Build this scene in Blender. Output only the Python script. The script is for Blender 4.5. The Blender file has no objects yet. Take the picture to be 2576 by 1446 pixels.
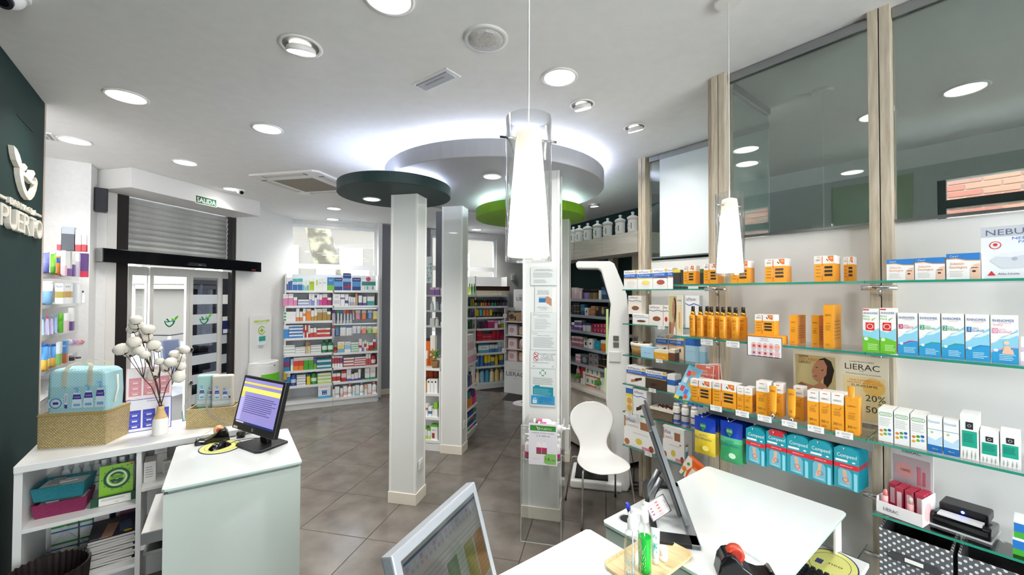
import bpy,bmesh,math,random
from mathutils import Matrix,Vector
random.seed(7)
SC=bpy.context.scene
COL=SC.collection
R=math.radians
# ---------------------------------------------------------------- camera
FPX,PITCH,ROLL,CAMH=1027.4,0.01623,0.00279,1.885
cam=bpy.data.cameras.new('camera');cam.sensor_width=36.0;cam.lens=36.0*FPX/2576.0
cam.clip_start=0.02;cam.clip_end=300
camo=bpy.data.objects.new('camera',cam);COL.objects.link(camo)
camo.location=(0,0,CAMH)
camo.rotation_euler=(Matrix.Rotation(math.pi/2+PITCH,4,'X')@Matrix.Rotation(ROLL,4,'Z')).to_euler()
SC.camera=camo
# ---------------------------------------------------------------- world, exposure
wd=bpy.data.worlds.new('sky');SC.world=wd;wd.use_nodes=True
bg=wd.node_tree.nodes['Background'];bg.inputs[0].default_value=(0.93,0.965,1.0,1);bg.inputs[1].default_value=4.0
SC.view_settings.view_transform='Standard';SC.view_settings.look='None'
SC.view_settings.gamma=1;SC.view_settings.use_curve_mapping=False
SC.view_settings.exposure=1.75
CY=SC.cycles;CY.max_bounces=7;CY.diffuse_bounces=4;CY.glossy_bounces=3;CY.transmission_bounces=4;CY.transparent_max_bounces=16;CY.sample_clamp_indirect=6;CY.caustics_reflective=False;CY.caustics_refractive=False;CY.use_adaptive_sampling=True;CY.adaptive_threshold=.05;CY.use_light_tree=False
LAMP=4.0 # glow of a downlight disc
BEAM=2.5 # watts of its beam
CEIL=3.17
# ---------------------------------------------------------------- frames
class Fr:
    """a plan frame: local x runs along a front, local y into it; hits turn a sight line into a point on a real plane"""
    def __init__(s,ox,oy,deg):
        s.o=Vector((ox,oy));s.deg=deg;a=R(deg)
        s.ex=Vector((math.cos(a),math.sin(a)));s.ey=Vector((-math.sin(a),math.cos(a)))
    def w(s,x,y,z=0.0):
        p=s.o+s.ex*x+s.ey*y;return Vector((p.x,p.y,z))
    def loc(s,P):
        d=Vector((P[0],P[1]))-s.o;return Vector((d.dot(s.ex),d.dot(s.ey),P[2]))
    def y(s,px,py,y0):
        d=ray(px,py);h=Vector((d.x,d.y));t=(y0+s.o.dot(s.ey))/h.dot(s.ey)
        return s.loc((d.x*t,d.y*t,CAMH+d.z*t))
    def x(s,px,py,x0):
        d=ray(px,py);h=Vector((d.x,d.y));t=(x0+s.o.dot(s.ex))/h.dot(s.ex)
        return s.loc((d.x*t,d.y*t,CAMH+d.z*t))
    def z(s,px,py,z0):
        return s.loc(hz(px,py,z0))
    @property
    def rz(s):return R(s.deg)
def ray(px,py):
    x=(px-1288)/FPX;y=-(py-723)/FPX
    c,s=math.cos(ROLL),math.sin(ROLL);x,y=c*x-s*y,s*x+c*y
    return Vector((x,math.cos(PITCH)-y*math.sin(PITCH),math.sin(PITCH)+y*math.cos(PITCH)))
def hz(px,py,z):
    d=ray(px,py);t=(z-CAMH)/d.z;return Vector((d.x*t,d.y*t,z))
WLD=Fr(0,0,0)
FB=Fr(0,0,-51.9) # glass wall and till counters
FBK=Fr(-3.593,6.622,26.5) # window wall with the tall display
FPF=Fr(1.3,4.25,-63.5) # perfume wall
FD=Fr(-3.75,6.8,77.3) # entrance wall
FA=Fr(0,0,-12.7) # columns and floor tiles
_p=hz(33,1175,1.0);FL=Fr(_p.x,_p.y,38.1) # low shelf unit
_p=hz(405.4,1233.6,1.0);FC=Fr(_p.x,_p.y,34.7) # monitor counter
# ---------------------------------------------------------------- materials
_mc={}
def lin(c):return c/12.92 if c<=.04045 else((c+.055)/1.055)**2.4
def hexc(h):
    h=h.lstrip('#');return tuple(lin(int(h[i:i+2],16)/255)for i in(0,2,4))+(1,)
def M(col,rough=.5,metal=0.0,emit=0.0,spec=.5,name=None):
    k=(col,rough,metal,emit,spec,name)
    if k in _mc:return _mc[k]
    m=bpy.data.materials.new(name or 'paint_'+col);m.use_nodes=True
    b=m.node_tree.nodes['Principled BSDF'];c=hexc(col)
    b.inputs['Base Color'].default_value=c;b.inputs['Roughness'].default_value=rough
    b.inputs['Metallic'].default_value=metal;b.inputs['Specular IOR Level'].default_value=spec
    if emit:
        b.inputs['Emission Color'].default_value=c;b.inputs['Emission Strength'].default_value=emit
    m.diffuse_color=c;_mc[k]=m;return m
def nodes_mat(name,fn):
    if name in _mc:return _mc[name]
    m=bpy.data.materials.new(name);m.use_nodes=True
    nt=m.node_tree;b=nt.nodes['Principled BSDF'];fn(nt,b);_mc[name]=m;return m
def N(nt,t,**kw):
    n=nt.nodes.new(t)
    for k,v in kw.items():
        if k.startswith('i_'):n.inputs[int(k[2:])].default_value=v
        else:setattr(n,k,v)
    return n
def noise_mat(name,c1,c2,scale=5,rough=.5,bump=0.0,stretch=(1,1,1),detail=4,metal=0.0,rvar=0.0):
    def fn(nt,b):
        tc=N(nt,'ShaderNodeTexCoord');mp=N(nt,'ShaderNodeMapping');mp.inputs['Scale'].default_value=stretch
        nz=N(nt,'ShaderNodeTexNoise');nz.inputs['Scale'].default_value=scale;nz.inputs['Detail'].default_value=detail
        rp=N(nt,'ShaderNodeValToRGB');rp.color_ramp.elements[0].position=.32;rp.color_ramp.elements[1].position=.68
        rp.color_ramp.elements[0].color=hexc(c1);rp.color_ramp.elements[1].color=hexc(c2)
        L=nt.links.new;L(tc.outputs['Object'],mp.inputs[0]);L(mp.outputs[0],nz.inputs['Vector']);L(nz.outputs[0],rp.inputs[0])
        L(rp.outputs[0],b.inputs['Base Color']);b.inputs['Roughness'].default_value=rough;b.inputs['Metallic'].default_value=metal
        if rvar:
            mr=N(nt,'ShaderNodeMapRange');mr.inputs[3].default_value=rough-rvar;mr.inputs[4].default_value=rough+rvar
            L(nz.outputs[0],mr.inputs[0]);L(mr.outputs[0],b.inputs['Roughness'])
        if bump:
            bp=N(nt,'ShaderNodeBump');bp.inputs['Strength'].default_value=bump;bp.inputs['Distance'].default_value=.01
            L(nz.outputs[0],bp.inputs['Height']);L(bp.outputs[0],b.inputs['Normal'])
    return nodes_mat(name,fn)
def glass_mat(name,col=(1,1,1),refl=1.0,rough=0.0,ior=1.5,floor=0.0):
    """thin clear sheet: passes light straight, mirrors by Fresnel"""
    if name in _mc:return _mc[name]
    m=bpy.data.materials.new(name);m.use_nodes=True;nt=m.node_tree
    nt.nodes.remove(nt.nodes['Principled BSDF']);out=nt.nodes['Material Output']
    tr=N(nt,'ShaderNodeBsdfTransparent');tr.inputs[0].default_value=(*col,1)
    gl=N(nt,'ShaderNodeBsdfGlossy');gl.inputs['Roughness'].default_value=rough
    lw=N(nt,'ShaderNodeLayerWeight');lw.inputs[0].default_value=.5
    pw=N(nt,'ShaderNodeMath',operation='POWER');pw.inputs[1].default_value=4.0
    f0=((ior-1)/(ior+1))**2+floor
    mp=N(nt,'ShaderNodeMapRange');mp.inputs[3].default_value=f0;mp.inputs[4].default_value=refl
    mx=N(nt,'ShaderNodeMixShader');L=nt.links.new
    L(lw.outputs['Facing'],pw.inputs[0]);L(pw.outputs[0],mp.inputs[0]);L(mp.outputs[0],mx.inputs[0]);L(tr.outputs[0],mx.inputs[1]);L(gl.outputs[0],mx.inputs[2])
    L(mx.outputs[0],out.inputs[0]);_mc[name]=m;return m
def frost_mat(name,col,mixt=.35,rough=.3):
    if name in _mc:return _mc[name]
    m=bpy.data.materials.new(name);m.use_nodes=True;nt=m.node_tree
    b=nt.nodes['Principled BSDF'];b.inputs['Base Color'].default_value=hexc(col);b.inputs['Roughness'].default_value=rough
    tl=N(nt,'ShaderNodeBsdfTranslucent');tl.inputs[0].default_value=hexc(col)
    mx=N(nt,'ShaderNodeMixShader');mx.inputs[0].default_value=mixt;L=nt.links.new
    L(b.outputs[0],mx.inputs[1]);L(tl.outputs[0],mx.inputs[2]);L(mx.outputs[0],nt.nodes['Material Output'].inputs[0])
    _mc[name]=m;return m
GLASS=glass_mat('clear_glass',(.985,.995,.99));ACRYL=glass_mat('clear_acrylic',(.99,.995,.995),refl=.7,ior=1.2)
FILM=glass_mat('clear_film',(.97,.98,.98),refl=.7,rough=.08,ior=1.25,floor=.01)
GEDGE=nodes_mat('green_glass_edge',lambda nt,b:(b.inputs['Base Color'].__setattr__('default_value',hexc('2F8F78')),b.inputs['Roughness'].__setattr__('default_value',.12)))
WHITE=M('E4E4E2',.35,name='white_lacquer');WALLW=noise_mat('white_wall_paint','DEDDDB','E3E2E0',30,.75,.02)
GLOSSW=M('E2E3E0',.04,name='glossy_white_glass');CHROME=M('D8D8D6',.14,1.0,name='chrome');STEEL=M('A8AAAB',.3,1.0,name='brushed_steel')
BLACK=M('16161A',.35,name='black_plastic');BLACKG=M('0D0D10',.12,name='gloss_black');ALU=M('C9CBCC',.35,.8,name='aluminium')
EMIT=M('FFFCF7',.5,0,LAMP,name='lamp_disc')
def wood_mat(name,c1,c2,stretch=(9,9,.8),scale=6,rough=.5):return noise_mat(name,c1,c2,scale,rough,.05,stretch,6)
OAK=wood_mat('pale_oak','B3A58F','D3C7B3',(14,14,1.2),5);OAKH=wood_mat('pale_oak_across','CBBFAE','E6DED2',(1.2,14,14),5)
OAKW=wood_mat('whitened_oak','D2C8BC','E4DCD2',(1.0,12,12),4)
# ---------------------------------------------------------------- mesh building
_tc={}
def text_geo(s,res=2):
    if(s,res)in _tc:return _tc[(s,res)]
    cu=bpy.data.curves.new('lettering','FONT');cu.body=s;cu.size=1.0;cu.resolution_u=res;cu.align_x='LEFT'
    o=bpy.data.objects.new('lettering',cu);COL.objects.link(o)
    dg=bpy.context.evaluated_depsgraph_get();me=bpy.data.meshes.new_from_object(o.evaluated_get(dg))
    v=[(q.co.x,q.co.y)for q in me.vertices];f=[tuple(p.vertices)for p in me.polygons]
    bpy.data.objects.remove(o);bpy.data.curves.remove(cu);bpy.data.meshes.remove(me)
    if v:
        x0=min(a for a,b in v);v=[(a-x0,b)for a,b in v]
    wd=max((a for a,b in v),default=1);_tc[(s,res)]=(v,f,wd);return _tc[(s,res)]
class MB:
    def __init__(s):s.v=[];s.f=[];s.mi=[];s.ms=[];s.sm=[];s._w=False
    def mid(s,m):
        if m not in s.ms:s.ms.append(m)
        return s.ms.index(m)
    def add(s,vs,fs,m,smooth=False):
        b=len(s.v);s.v+=[tuple(p)for p in vs];k=s.mid(m)
        for f in fs:s.f.append(tuple(b+i for i in f));s.mi.append(k);s.sm.append(smooth)
        return s
    def box(s,x0,x1,y0,y1,z0,z1,m,top=None,front=None):
        vs=[(x,y,z)for z in(z0,z1)for y in(y0,y1)for x in(x0,x1)]
        fs=[(0,2,3,1),(4,5,7,6),(0,1,5,4),(2,6,7,3),(0,4,6,2),(1,3,7,5)]
        b=len(s.v);s.v+=vs;k=s.mid(m);kt=s.mid(top)if top else k;kf=s.mid(front)if front else k
        for i,f in enumerate(fs):s.f.append(tuple(b+j for j in f));s.mi.append(kt if i==1 else kf if i==2 else k);s.sm.append(False)
        return s
    def bands(s,x0,x1,y0,y1,z0,z1,cols):
        """one box whose faces change colour at heights: cols from the top [(height share, material)]"""
        zs=[z1];ms=[];tot=sum(c[0]for c in cols)
        for fr,m in cols:zs.append(zs[-1]-(z1-z0)*fr/tot);ms.append(m)
        zs[-1]=z0;b=len(s.v)
        for z in zs:s.v+=[(x0,y0,z),(x1,y0,z),(x1,y1,z),(x0,y1,z)]
        n=len(zs)
        for i in range(n-1):
            k=s.mid(ms[i])
            for j in range(4):
                a,c=b+4*i+j,b+4*i+(j+1)%4;s.f.append((a,a+4,c+4,c));s.mi.append(k);s.sm.append(False)
        s.f.append((b,b+1,b+2,b+3));s.mi.append(s.mid(ms[0]));s.sm.append(False)
        e=b+4*(n-1);s.f.append((e+3,e+2,e+1,e));s.mi.append(s.mid(ms[-1]));s.sm.append(False);return s
    def lathe(s,prof,m,n=16,c=(0,0),sx=1.0,sy=1.0,smooth=True,caps=True):
        """prof [(r, z) or (r, z, material of the band above)]"""
        b=len(s.v);k=s.mid(m)
        for p in prof:
            for i in range(n):
                a=2*math.pi*i/n;s.v.append((c[0]+p[0]*sx*math.cos(a),c[1]+p[0]*sy*math.sin(a),p[1]))
        for j in range(len(prof)-1):
            kk=s.mid(prof[j][2])if len(prof[j])>2 else k
            for i in range(n):
                i2=(i+1)%n;s.f.append((b+j*n+i,b+j*n+i2,b+(j+1)*n+i2,b+(j+1)*n+i));s.mi.append(kk);s.sm.append(smooth)
        if caps:
            s.f.append(tuple(b+i for i in reversed(range(n))));s.mi.append(s.mid(prof[0][2])if len(prof[0])>2 else k);s.sm.append(False)
            e=b+(len(prof)-1)*n;s.f.append(tuple(e+i for i in range(n)));s.mi.append(k);s.sm.append(False)
        return s
    def tube(s,pts,r,m,n=8,smooth=True,caps=True):
        pts=[Vector(p)for p in pts];rs=r if isinstance(r,(list,tuple))else[r]*len(pts);b=len(s.v);k=s.mid(m);up=None
        for i,p in enumerate(pts):
            t=(pts[min(i+1,len(pts)-1)]-pts[max(i-1,0)]).normalized()
            if up is None:up=Vector((0,0,1))if abs(t.z)<.9 else Vector((1,0,0))
            u=t.cross(up).normalized();up=u.cross(t).normalized()
            for j in range(n):
                a=2*math.pi*j/n;q=p+(u*math.cos(a)+up*math.sin(a))*rs[i];s.v.append(tuple(q))
        for i in range(len(pts)-1):
            for j in range(n):
                j2=(j+1)%n;s.f.append((b+i*n+j,b+i*n+j2,b+(i+1)*n+j2,b+(i+1)*n+j));s.mi.append(k);s.sm.append(smooth)
        if caps:
            s.f.append(tuple(b+j for j in reversed(range(n))));s.mi.append(k);s.sm.append(False)
            e=b+(len(pts)-1)*n;s.f.append(tuple(e+j for j in range(n)));s.mi.append(k);s.sm.append(False)
        return s
    def prism(s,poly,h0,h1,m,axis='z',side=None,smooth=False):
        """polygon (a, b) extruded from h0 to h1: axis z -> (a,b,h), y -> (a,h,b), x -> (h,a,b)"""
        g={'z':lambda a,b,h:(a,b,h),'y':lambda a,b,h:(a,h,b),'x':lambda a,b,h:(h,a,b)}[axis]
        n=len(poly);b=len(s.v);s.v+=[g(p[0],p[1],h0)for p in poly]+[g(p[0],p[1],h1)for p in poly]
        k=s.mid(m);ks=s.mid(side)if side else k;s._w=True
        s.f.append(tuple(range(b,b+n)));s.mi.append(k);s.sm.append(False)
        s.f.append(tuple(range(b+2*n-1,b+n-1,-1)));s.mi.append(k);s.sm.append(False)
        for i in range(n):
            j=(i+1)%n;s.f.append((b+j,b+i,b+n+i,b+n+j));s.mi.append(ks);s.sm.append(smooth)
        return s
    def rect(s,x0,x1,z0,z1,y,m): # print on a front face
        return s.add([(x0,y,z0),(x1,y,z0),(x1,y,z1),(x0,y,z1)],[(0,1,2,3)],m)
    def disc(s,x,z,r,y,m,n=16,rz=None):
        rz=rz or r
        return s.add([(x+r*math.cos(2*math.pi*i/n),y,z+rz*math.sin(2*math.pi*i/n))for i in range(n)],[tuple(range(n))],m)
    def ring(s,x,z,r,t,y,m,n=20,a0=0,a1=360):
        full=a1-a0>=360;k=n if full else n+1
        vs=[]
        for i in range(k):
            a=R(a0+(a1-a0)*i/n);vs+=[(x+r*math.cos(a),y,z+r*math.sin(a)),(x+(r-t)*math.cos(a),y,z+(r-t)*math.sin(a))]
        fs=[(2*i,2*((i+1)%k),2*((i+1)%k)+1,2*i+1)for i in range(n)]
        return s.add(vs,fs,m)
    def poly(s,pts,y,m):return s.add([(a,y,b)for a,b in pts],[tuple(range(len(pts)))],m)
    def text(s,t,h,x,y,z,m,align='c',width=None,ux=(1,0,0),uz=(0,0,1),res=2,depth=0):
        """lettering whose cap height is h, base line at (x, y, z), fitted to width when given"""
        v,f,w=text_geo(t,res);k=h/.69;sx=k if width is None else width/w
        off={'c':-w/2,'l':0,'r':-w}[align];ux=Vector(ux);uz=Vector(uz);o=Vector((x,y,z))
        pts=[o+ux*((a+off)*sx)+uz*(b*k)for a,b in v]
        if not depth:return s.add(pts,f,m)
        nrm=ux.cross(uz).normalized()*depth;n=len(pts)
        s.add(pts+[p+nrm for p in pts],[],m)
        b=len(s.v)-2*n;kk=s.mid(m);ed={}
        for fa in f:
            s.f.append(tuple(b+n+i for i in fa));s.mi.append(kk);s.sm.append(False)
            for i in range(len(fa)):
                e=(fa[i],fa[(i+1)%len(fa)]);ed[e]=ed.get(e,0)+1
        for(a,c)in ed:
            if(c,a)not in ed:s.f.append((b+a,b+c,b+n+c,b+n+a));s.mi.append(kk);s.sm.append(False)
        return s
    def lines(s,x0,x1,z0,z1,n,y,m,ragged=.25,fill=.4):
        dz=(z1-z0)/max(n,1)
        for i in range(n):
            e=x1-(x1-x0)*random.random()*ragged;zz=z1-dz*(i+.5);s.rect(x0,e,zz-dz*fill/2,zz+dz*fill/2,y,m)
        return s
    def mesh(s,name):
        me=bpy.data.meshes.new(name);me.from_pydata(s.v,[],s.f)
        for m in s.ms:me.materials.append(m)
        me.polygons.foreach_set('material_index',s.mi);me.polygons.foreach_set('use_smooth',s.sm)
        if s._w:
            bm=bmesh.new();bm.from_mesh(me);bmesh.ops.recalc_face_normals(bm,faces=bm.faces);bm.to_mesh(me);bm.free()
        me.update();return me
    def build(s,name,parent=None,loc=None,rz=0.0,bevel=0.0,seg=2,rot=None):
        return obj(name,s.mesh(name),parent,loc,rz,bevel,seg,rot)
def obj(name,me,parent=None,loc=None,rz=0.0,bevel=0.0,seg=2,rot=None):
    o=bpy.data.objects.new(name,me);COL.objects.link(o)
    if parent is not None:o.parent=parent
    if loc is not None:o.location=loc
    o.rotation_euler=rot if rot else(0,0,rz)
    if bevel:
        b=o.modifiers.new('bevel','BEVEL');b.width=bevel;b.segments=seg;b.limit_method='ANGLE';b.angle_limit=R(40);b.harden_normals=False
    return o
def tag(o,label,cat,group=None):
    o['label']=label;o['category']=cat
    if group:o['group']=group
    return o
def thing(name,label,cat,loc=(0,0,0),rz=0.0,group=None,rot=None):
    o=bpy.data.objects.new(name,None);COL.objects.link(o);o.location=loc;o.rotation_euler=rot if rot else(0,0,rz);o.empty_display_size=.05
    return tag(o,label,cat,group)
def struct(o,label=None):
    o['kind']='structure'
    if label:o['label']=label
    return o
def sbox(name,fr,x0,x1,y0,y1,z0,z1,m,parent=None,bevel=0.0):
    """a box of the setting in a frame, placed at its own base"""
    mb=MB().box(0,x1-x0,0,y1-y0,0,z1-z0,m)
    o=mb.build(name,parent,fr.w(x0,y0,z0),fr.rz,bevel)
    return struct(o)if parent is None else o
ORD=('first second third fourth fifth sixth seventh eighth ninth tenth eleventh twelfth thirteenth fourteenth fifteenth sixteenth seventeenth '
       'eighteenth nineteenth twentieth').split()+['twenty-'+w for w in 'first second third fourth fifth sixth seventh eighth ninth'.split()]+['thirtieth']+['thirty-'+w for w in 'first second third fourth fifth sixth seventh eighth ninth'.split()]
def copy_tree(o,parent=None):
    c=o.copy();COL.objects.link(c);c.parent=parent
    for ch in o.children:copy_tree(ch,c)
    return c
# ================================================================ setting
# ---- floor: square porcelain tiles with recessed joints
def _tilemat(nt,b):
    L=nt.links.new;oi=N(nt,'ShaderNodeObjectInfo');tc=N(nt,'ShaderNodeTexCoord')
    n1=N(nt,'ShaderNodeTexNoise');n1.inputs['Scale'].default_value=5;n1.inputs['Detail'].default_value=5
    n2=N(nt,'ShaderNodeTexNoise');n2.inputs['Scale'].default_value=160;n2.inputs['Detail'].default_value=2
    ad=N(nt,'ShaderNodeVectorMath',operation='ADD');L(tc.outputs['Object'],ad.inputs[0]);L(oi.outputs['Location'],ad.inputs[1])
    L(ad.outputs[0],n1.inputs['Vector']);L(ad.outputs[0],n2.inputs['Vector'])
    mx=N(nt,'ShaderNodeMath',operation='MULTIPLY_ADD');mx.inputs[1].default_value=.35;L(n2.outputs[0],mx.inputs[0]);L(n1.outputs[0],mx.inputs[2])
    rp=N(nt,'ShaderNodeValToRGB');e=rp.color_ramp.elements;e[0].position=.45;e[0].color=hexc('5F5954');e[1].position=.95;e[1].color=hexc('79726B')
    L(mx.outputs[0],rp.inputs[0]);L(rp.outputs[0],b.inputs['Base Color'])
    mr=N(nt,'ShaderNodeMapRange');mr.inputs[1].default_value=.3;mr.inputs[2].default_value=.8;mr.inputs[3].default_value=.12;mr.inputs[4].default_value=.24
    L(n1.outputs[0],mr.inputs[0]);L(mr.outputs[0],b.inputs['Roughness'])
TILE=nodes_mat('grey_porcelain',_tilemat)
fl=MB().prism([(-6.2,-3.6),(5.8,-3.6),(5.8,9.6),(-6.2,9.6)],-.06,-.003,M('2C2826',.8)).build('floor')
struct(fl,'dark grey floor of square glossy porcelain tiles')
_tm=MB()
_h,_c=.2980,.0015
_tm.add([(-_h,-_h,-.003),(_h,-_h,-.003),(_h,_h,-.003),(-_h,_h,-.003),(-_h+_c,-_h+_c,0),(_h-_c,-_h+_c,0),(_h-_c,_h-_c,0),(-_h+_c,_h-_c,0)],
        [(4,5,6,7),(0,1,5,4),(1,2,6,5),(2,3,7,6),(3,0,4,7)],TILE)
_tme=_tm.mesh('tile')
_g=Vector((-1.1137,3.1757));_yw=.22145
for i in range(-9,9):
    for j in range(-9,12):
        x=_g.x+(j+.5)*.6*math.sin(_yw)+(i+.5)*.6*math.cos(_yw);y=_g.y+(j+.5)*.6*math.cos(_yw)-(i+.5)*.6*math.sin(_yw)
        L=FD.loc((x,y,0));Lb=FBK.loc((x,y,0));n=FB.loc((x,y,0))
        if L.y>.25 or Lb.y>.7 or(n.y>3.7 and FPF.loc((x,y,0)).y>.3)or y<.6 or n.y<-1.2:continue
        if FPF.loc((x,y,0)).y>.9 and y<5:continue
        obj('tile',_tme,fl,(x,y,0),-_yw)
# ---- ceiling
CEILM=noise_mat('ceiling_paint','EDECEA','F1F0EE',12,.85,.01)
A1=FBK.w(-.33,.42);gw=FB.y(97,1000,-.80)
cp=[FD.w(-2.62,0),FB.w(-5.9,-1.0),FB.w(-5.9,-1.5),FB.w(2.6,-1.5),FB.w(2.6,4.98),FB.w(-2.2,4.98),FPF.w(-4.9,1.35),FBK.w(4.9,.5),FBK.w(-.33,.5),FD.w(-.1,0)]
struct(MB().prism([(p.x,p.y)for p in cp],CEIL,CEIL+.1,CEILM).build('ceiling'),'plain white painted ceiling with round downlights')
# ---- dark green wall with the pharmacy sign
GREEN=M('163230',.7,0,0,.25,name='deep_green_paint')
gs=gw.x;sbox('wall_green',FB,gs,2.6,-.92,-.80,0,CEIL,GREEN)
sbox('trim_1',FB,gs-.012,gs-.001,-.93,-.795,0,CEIL,M('E8D2C2',.2,.3))
# ---- recess behind the green wall
sbox('wall_recess',FB,-5.9,gs,-1.42,-1.30,0,CEIL,WALLW)
sbox('wall_recess_end',FB,-5.88,-5.76,-1.30,-.80,0,CEIL,WALLW)
_q=FB.w(-5.76,-.80);_d=FD.w(-2.5,0);_fx=FD.loc((_q.x,_q.y,0))
_e=Vector((_q.x,_q.y));_f=Vector((FD.w(-2.62,0).x,FD.w(-2.62,0).y))
MB().prism([(_e.x,_e.y),(_f.x,_f.y),(_f.x-.1,_f.y-.03),(_e.x-.1,_e.y-.06)],0,CEIL,WALLW).build('wall_pier').__setitem__('kind','structure')
# ---- entrance wall
dx0=FD.y(291,700,0).x;dx1=FD.y(592,690,0).x
sbox('wall_entrance_near',FD,-2.66,dx0,0,.28,0,CEIL,WALLW);sbox('wall_entrance_far',FD,dx1,.12,0,.28,0,CEIL,WALLW)
sbox('wall_entrance_above',FD,dx0,dx1,0,.28,2.98,CEIL,WALLW)
sf0=FD.y(330,460,-.458).x;sf1=FD.y(655,520,-.458).x
sbox('trim_2',FD,sf0,sf1,-.458,-.002,2.962,CEIL-.001,M('E3E1DE',.6),bevel=.003)
sbox('trim_3',FD,dx0-.09,dx0-.005,-.012,-.001,0,2.96,M('DEDBD6',.5));sbox('trim_4',FD,dx1+.005,dx1+.10,-.012,-.001,0,2.96,M('DEDBD6',.5))
# ---- window wall
def bw(name,x0,x1,z0,z1,m=WALLW,y0=.42,y1=.6):return sbox(name,FBK,x0,x1,y0,y1,z0,z1,m)
bw('wall_window_near',-.40,-.20,0,CEIL);bw('wall_window_mid',1.46,2.42,0,CEIL,M('8E9097',.6));bw('wall_window_far',3.86,5.0,0,CEIL)
bw('wall_window_above',-.20,1.46,3.10,CEIL);bw('wall_window_above_far',2.42,3.86,3.06,CEIL)
bw('wall_window_below',-.20,1.46,0,.12);bw('wall_window_below_far',2.42,3.86,0,.12)
sbox('trim_5',FBK,1.405,1.465,.22,.42,0,CEIL,WALLW);sbox('trim_6',FBK,-.205,-.15,.30,.42,0,CEIL,WALLW)
sbox('baseboard_window',FBK,1.47,2.4,.402,.419,0,.1,M('E6D9C6',.5))
for k,(x0,x1,zt,tr)in enumerate([(-.15,1.405,3.10,2.32),(2.42,3.86,3.06,2.36)]):
    wn=MB().box(0,.05,0,.06,0,zt-.12,ALU).build('window_%d'%(k+1),None,FBK.w(x0,.46,.12),FBK.rz);struct(wn,'tall shop window with pale frame behind the display shelves')
    w=x1-x0;AW=M('E9EAEA',.4)
    MB().box(w-.05,w,0,.06,0,zt-.12,AW).build('window_frame',wn);MB().box(.05,w-.05,0,.06,zt-.17,zt-.12,AW).build('window_frame',wn)
    MB().box(.05,w-.05,0,.06,tr-.12,tr-.03,AW).build('transom',wn);MB().box(.05,w-.05,0,.06,0,.05,AW).build('window_frame',wn)
    MB().box(.05,w-.05,.028,.034,tr-.03,zt-.17,GLASS).build('pane',wn);MB().box(.05,w-.05,.028,.034,.05,tr-.12,GLASS).build('pane',wn)
# ---- perfume wall: rear green wall
sbox('wall_perfume',FPF,-4.95,.30,1.30,1.42,0,CEIL,GREEN)
# ---- glass partition to the back office (posts, white panels, glazing)
NP=2.40;S1=-1.16;S2=-.452
POSTS=[(-2.30,3.32),(S1,NP),(S2,NP)]
def post(s,n,one=False,lab=None):
    t=thing('timber_post',lab,'post',FB.w(s,n,0),FB.rz,'pale oak shelf posts')
    for a,b in([(0,.036)]if one else[(0,.036),(.040,.076)]):
        MB().box(a,b,0,.11,0,CEIL,OAK).build('upright',t,bevel=.0015)
    if not one:MB().box(.0365,.0395,.006,.1,0,CEIL,BLACK).build('channel',t)
    return t
post(-2.30,3.32,False,'pale oak double post beside the weighing machine');post(S1,NP,False,'pale oak double post where the clear glass partition begins')
post(S2,NP,False,'pale oak double post between the orange and blue boxed products')
MB().box(0,.03,0,.1,0,CEIL,OAK).build('trim_7',None,FB.w(S1-.034,NP+.03,0),FB.rz).__setitem__('kind','structure')
PANEL=M('E2E2E0',.45,name='white_melamine')
def ppan(name,s0,s1,n,z0,z1,m=PANEL,t=.03):return sbox(name,FB,s0,s1,n,n+t,z0,z1,m)
ppan('wall_panel_till',S1+.076,S2,NP+.07,0,2.205);ppan('wall_panel_corner',S2+.076,2.2,NP+.07,0,2.205);ppan('wall_panel_diet',-2.20,S1-.02,3.38,0,2.20)
sbox('wall_panel_return',FB,S1-.03,S1,NP+.13,3.38,0,2.205,PANEL)
OFFGL=glass_mat('partition_glass',(.80,.86,.84),refl=1.0,ior=1.6,floor=.10)
def glz(name,s0,s1,n,z0,z1,m):
    o=struct(MB().box(0,s1-s0,0,.01,0,z1-z0,m).build(name,None,FB.w(s0,n,z0),FB.rz))
    MB().box(0,s1-s0,-.012,.022,z1-z0,z1-z0+.045,STEEL).build('top_rail',o);MB().box(0,s1-s0,-.006,.016,-.012,0,STEEL).build('bottom_rail',o);return o
glz('window_3',S1+.078,S2-.002,NP+.055,2.22,3.12,OFFGL)['label']='clear glass partition above the orange boxes'
glz('window_4',S2+.078,2.2,NP+.055,2.22,3.12,OFFGL)['label']='clear glass partition above the blue boxes'
g5=struct(MB().box(0,.01,0,3.0-NP,0,.90,OFFGL).build('window_5',None,FB.w(S1+.04,NP+.11,2.22),FB.rz),'side glass of the partition behind the oak post')
MB().box(-.012,.022,0,3.0-NP,.90,.945,STEEL).build('top_rail',g5)
g6=glz('window_6',-2.20,-2.10,3.36,2.23,3.12,OFFGL);g6['label']='narrow clear strip beside the frosted glass'
g7=glz('window_7',-2.098,S1-.04,3.36,2.23,3.12,M('DCE4E6',.08,name='frosted_white_glass'));g7['label']='frosted white glass panel above the diet boxes'
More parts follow.
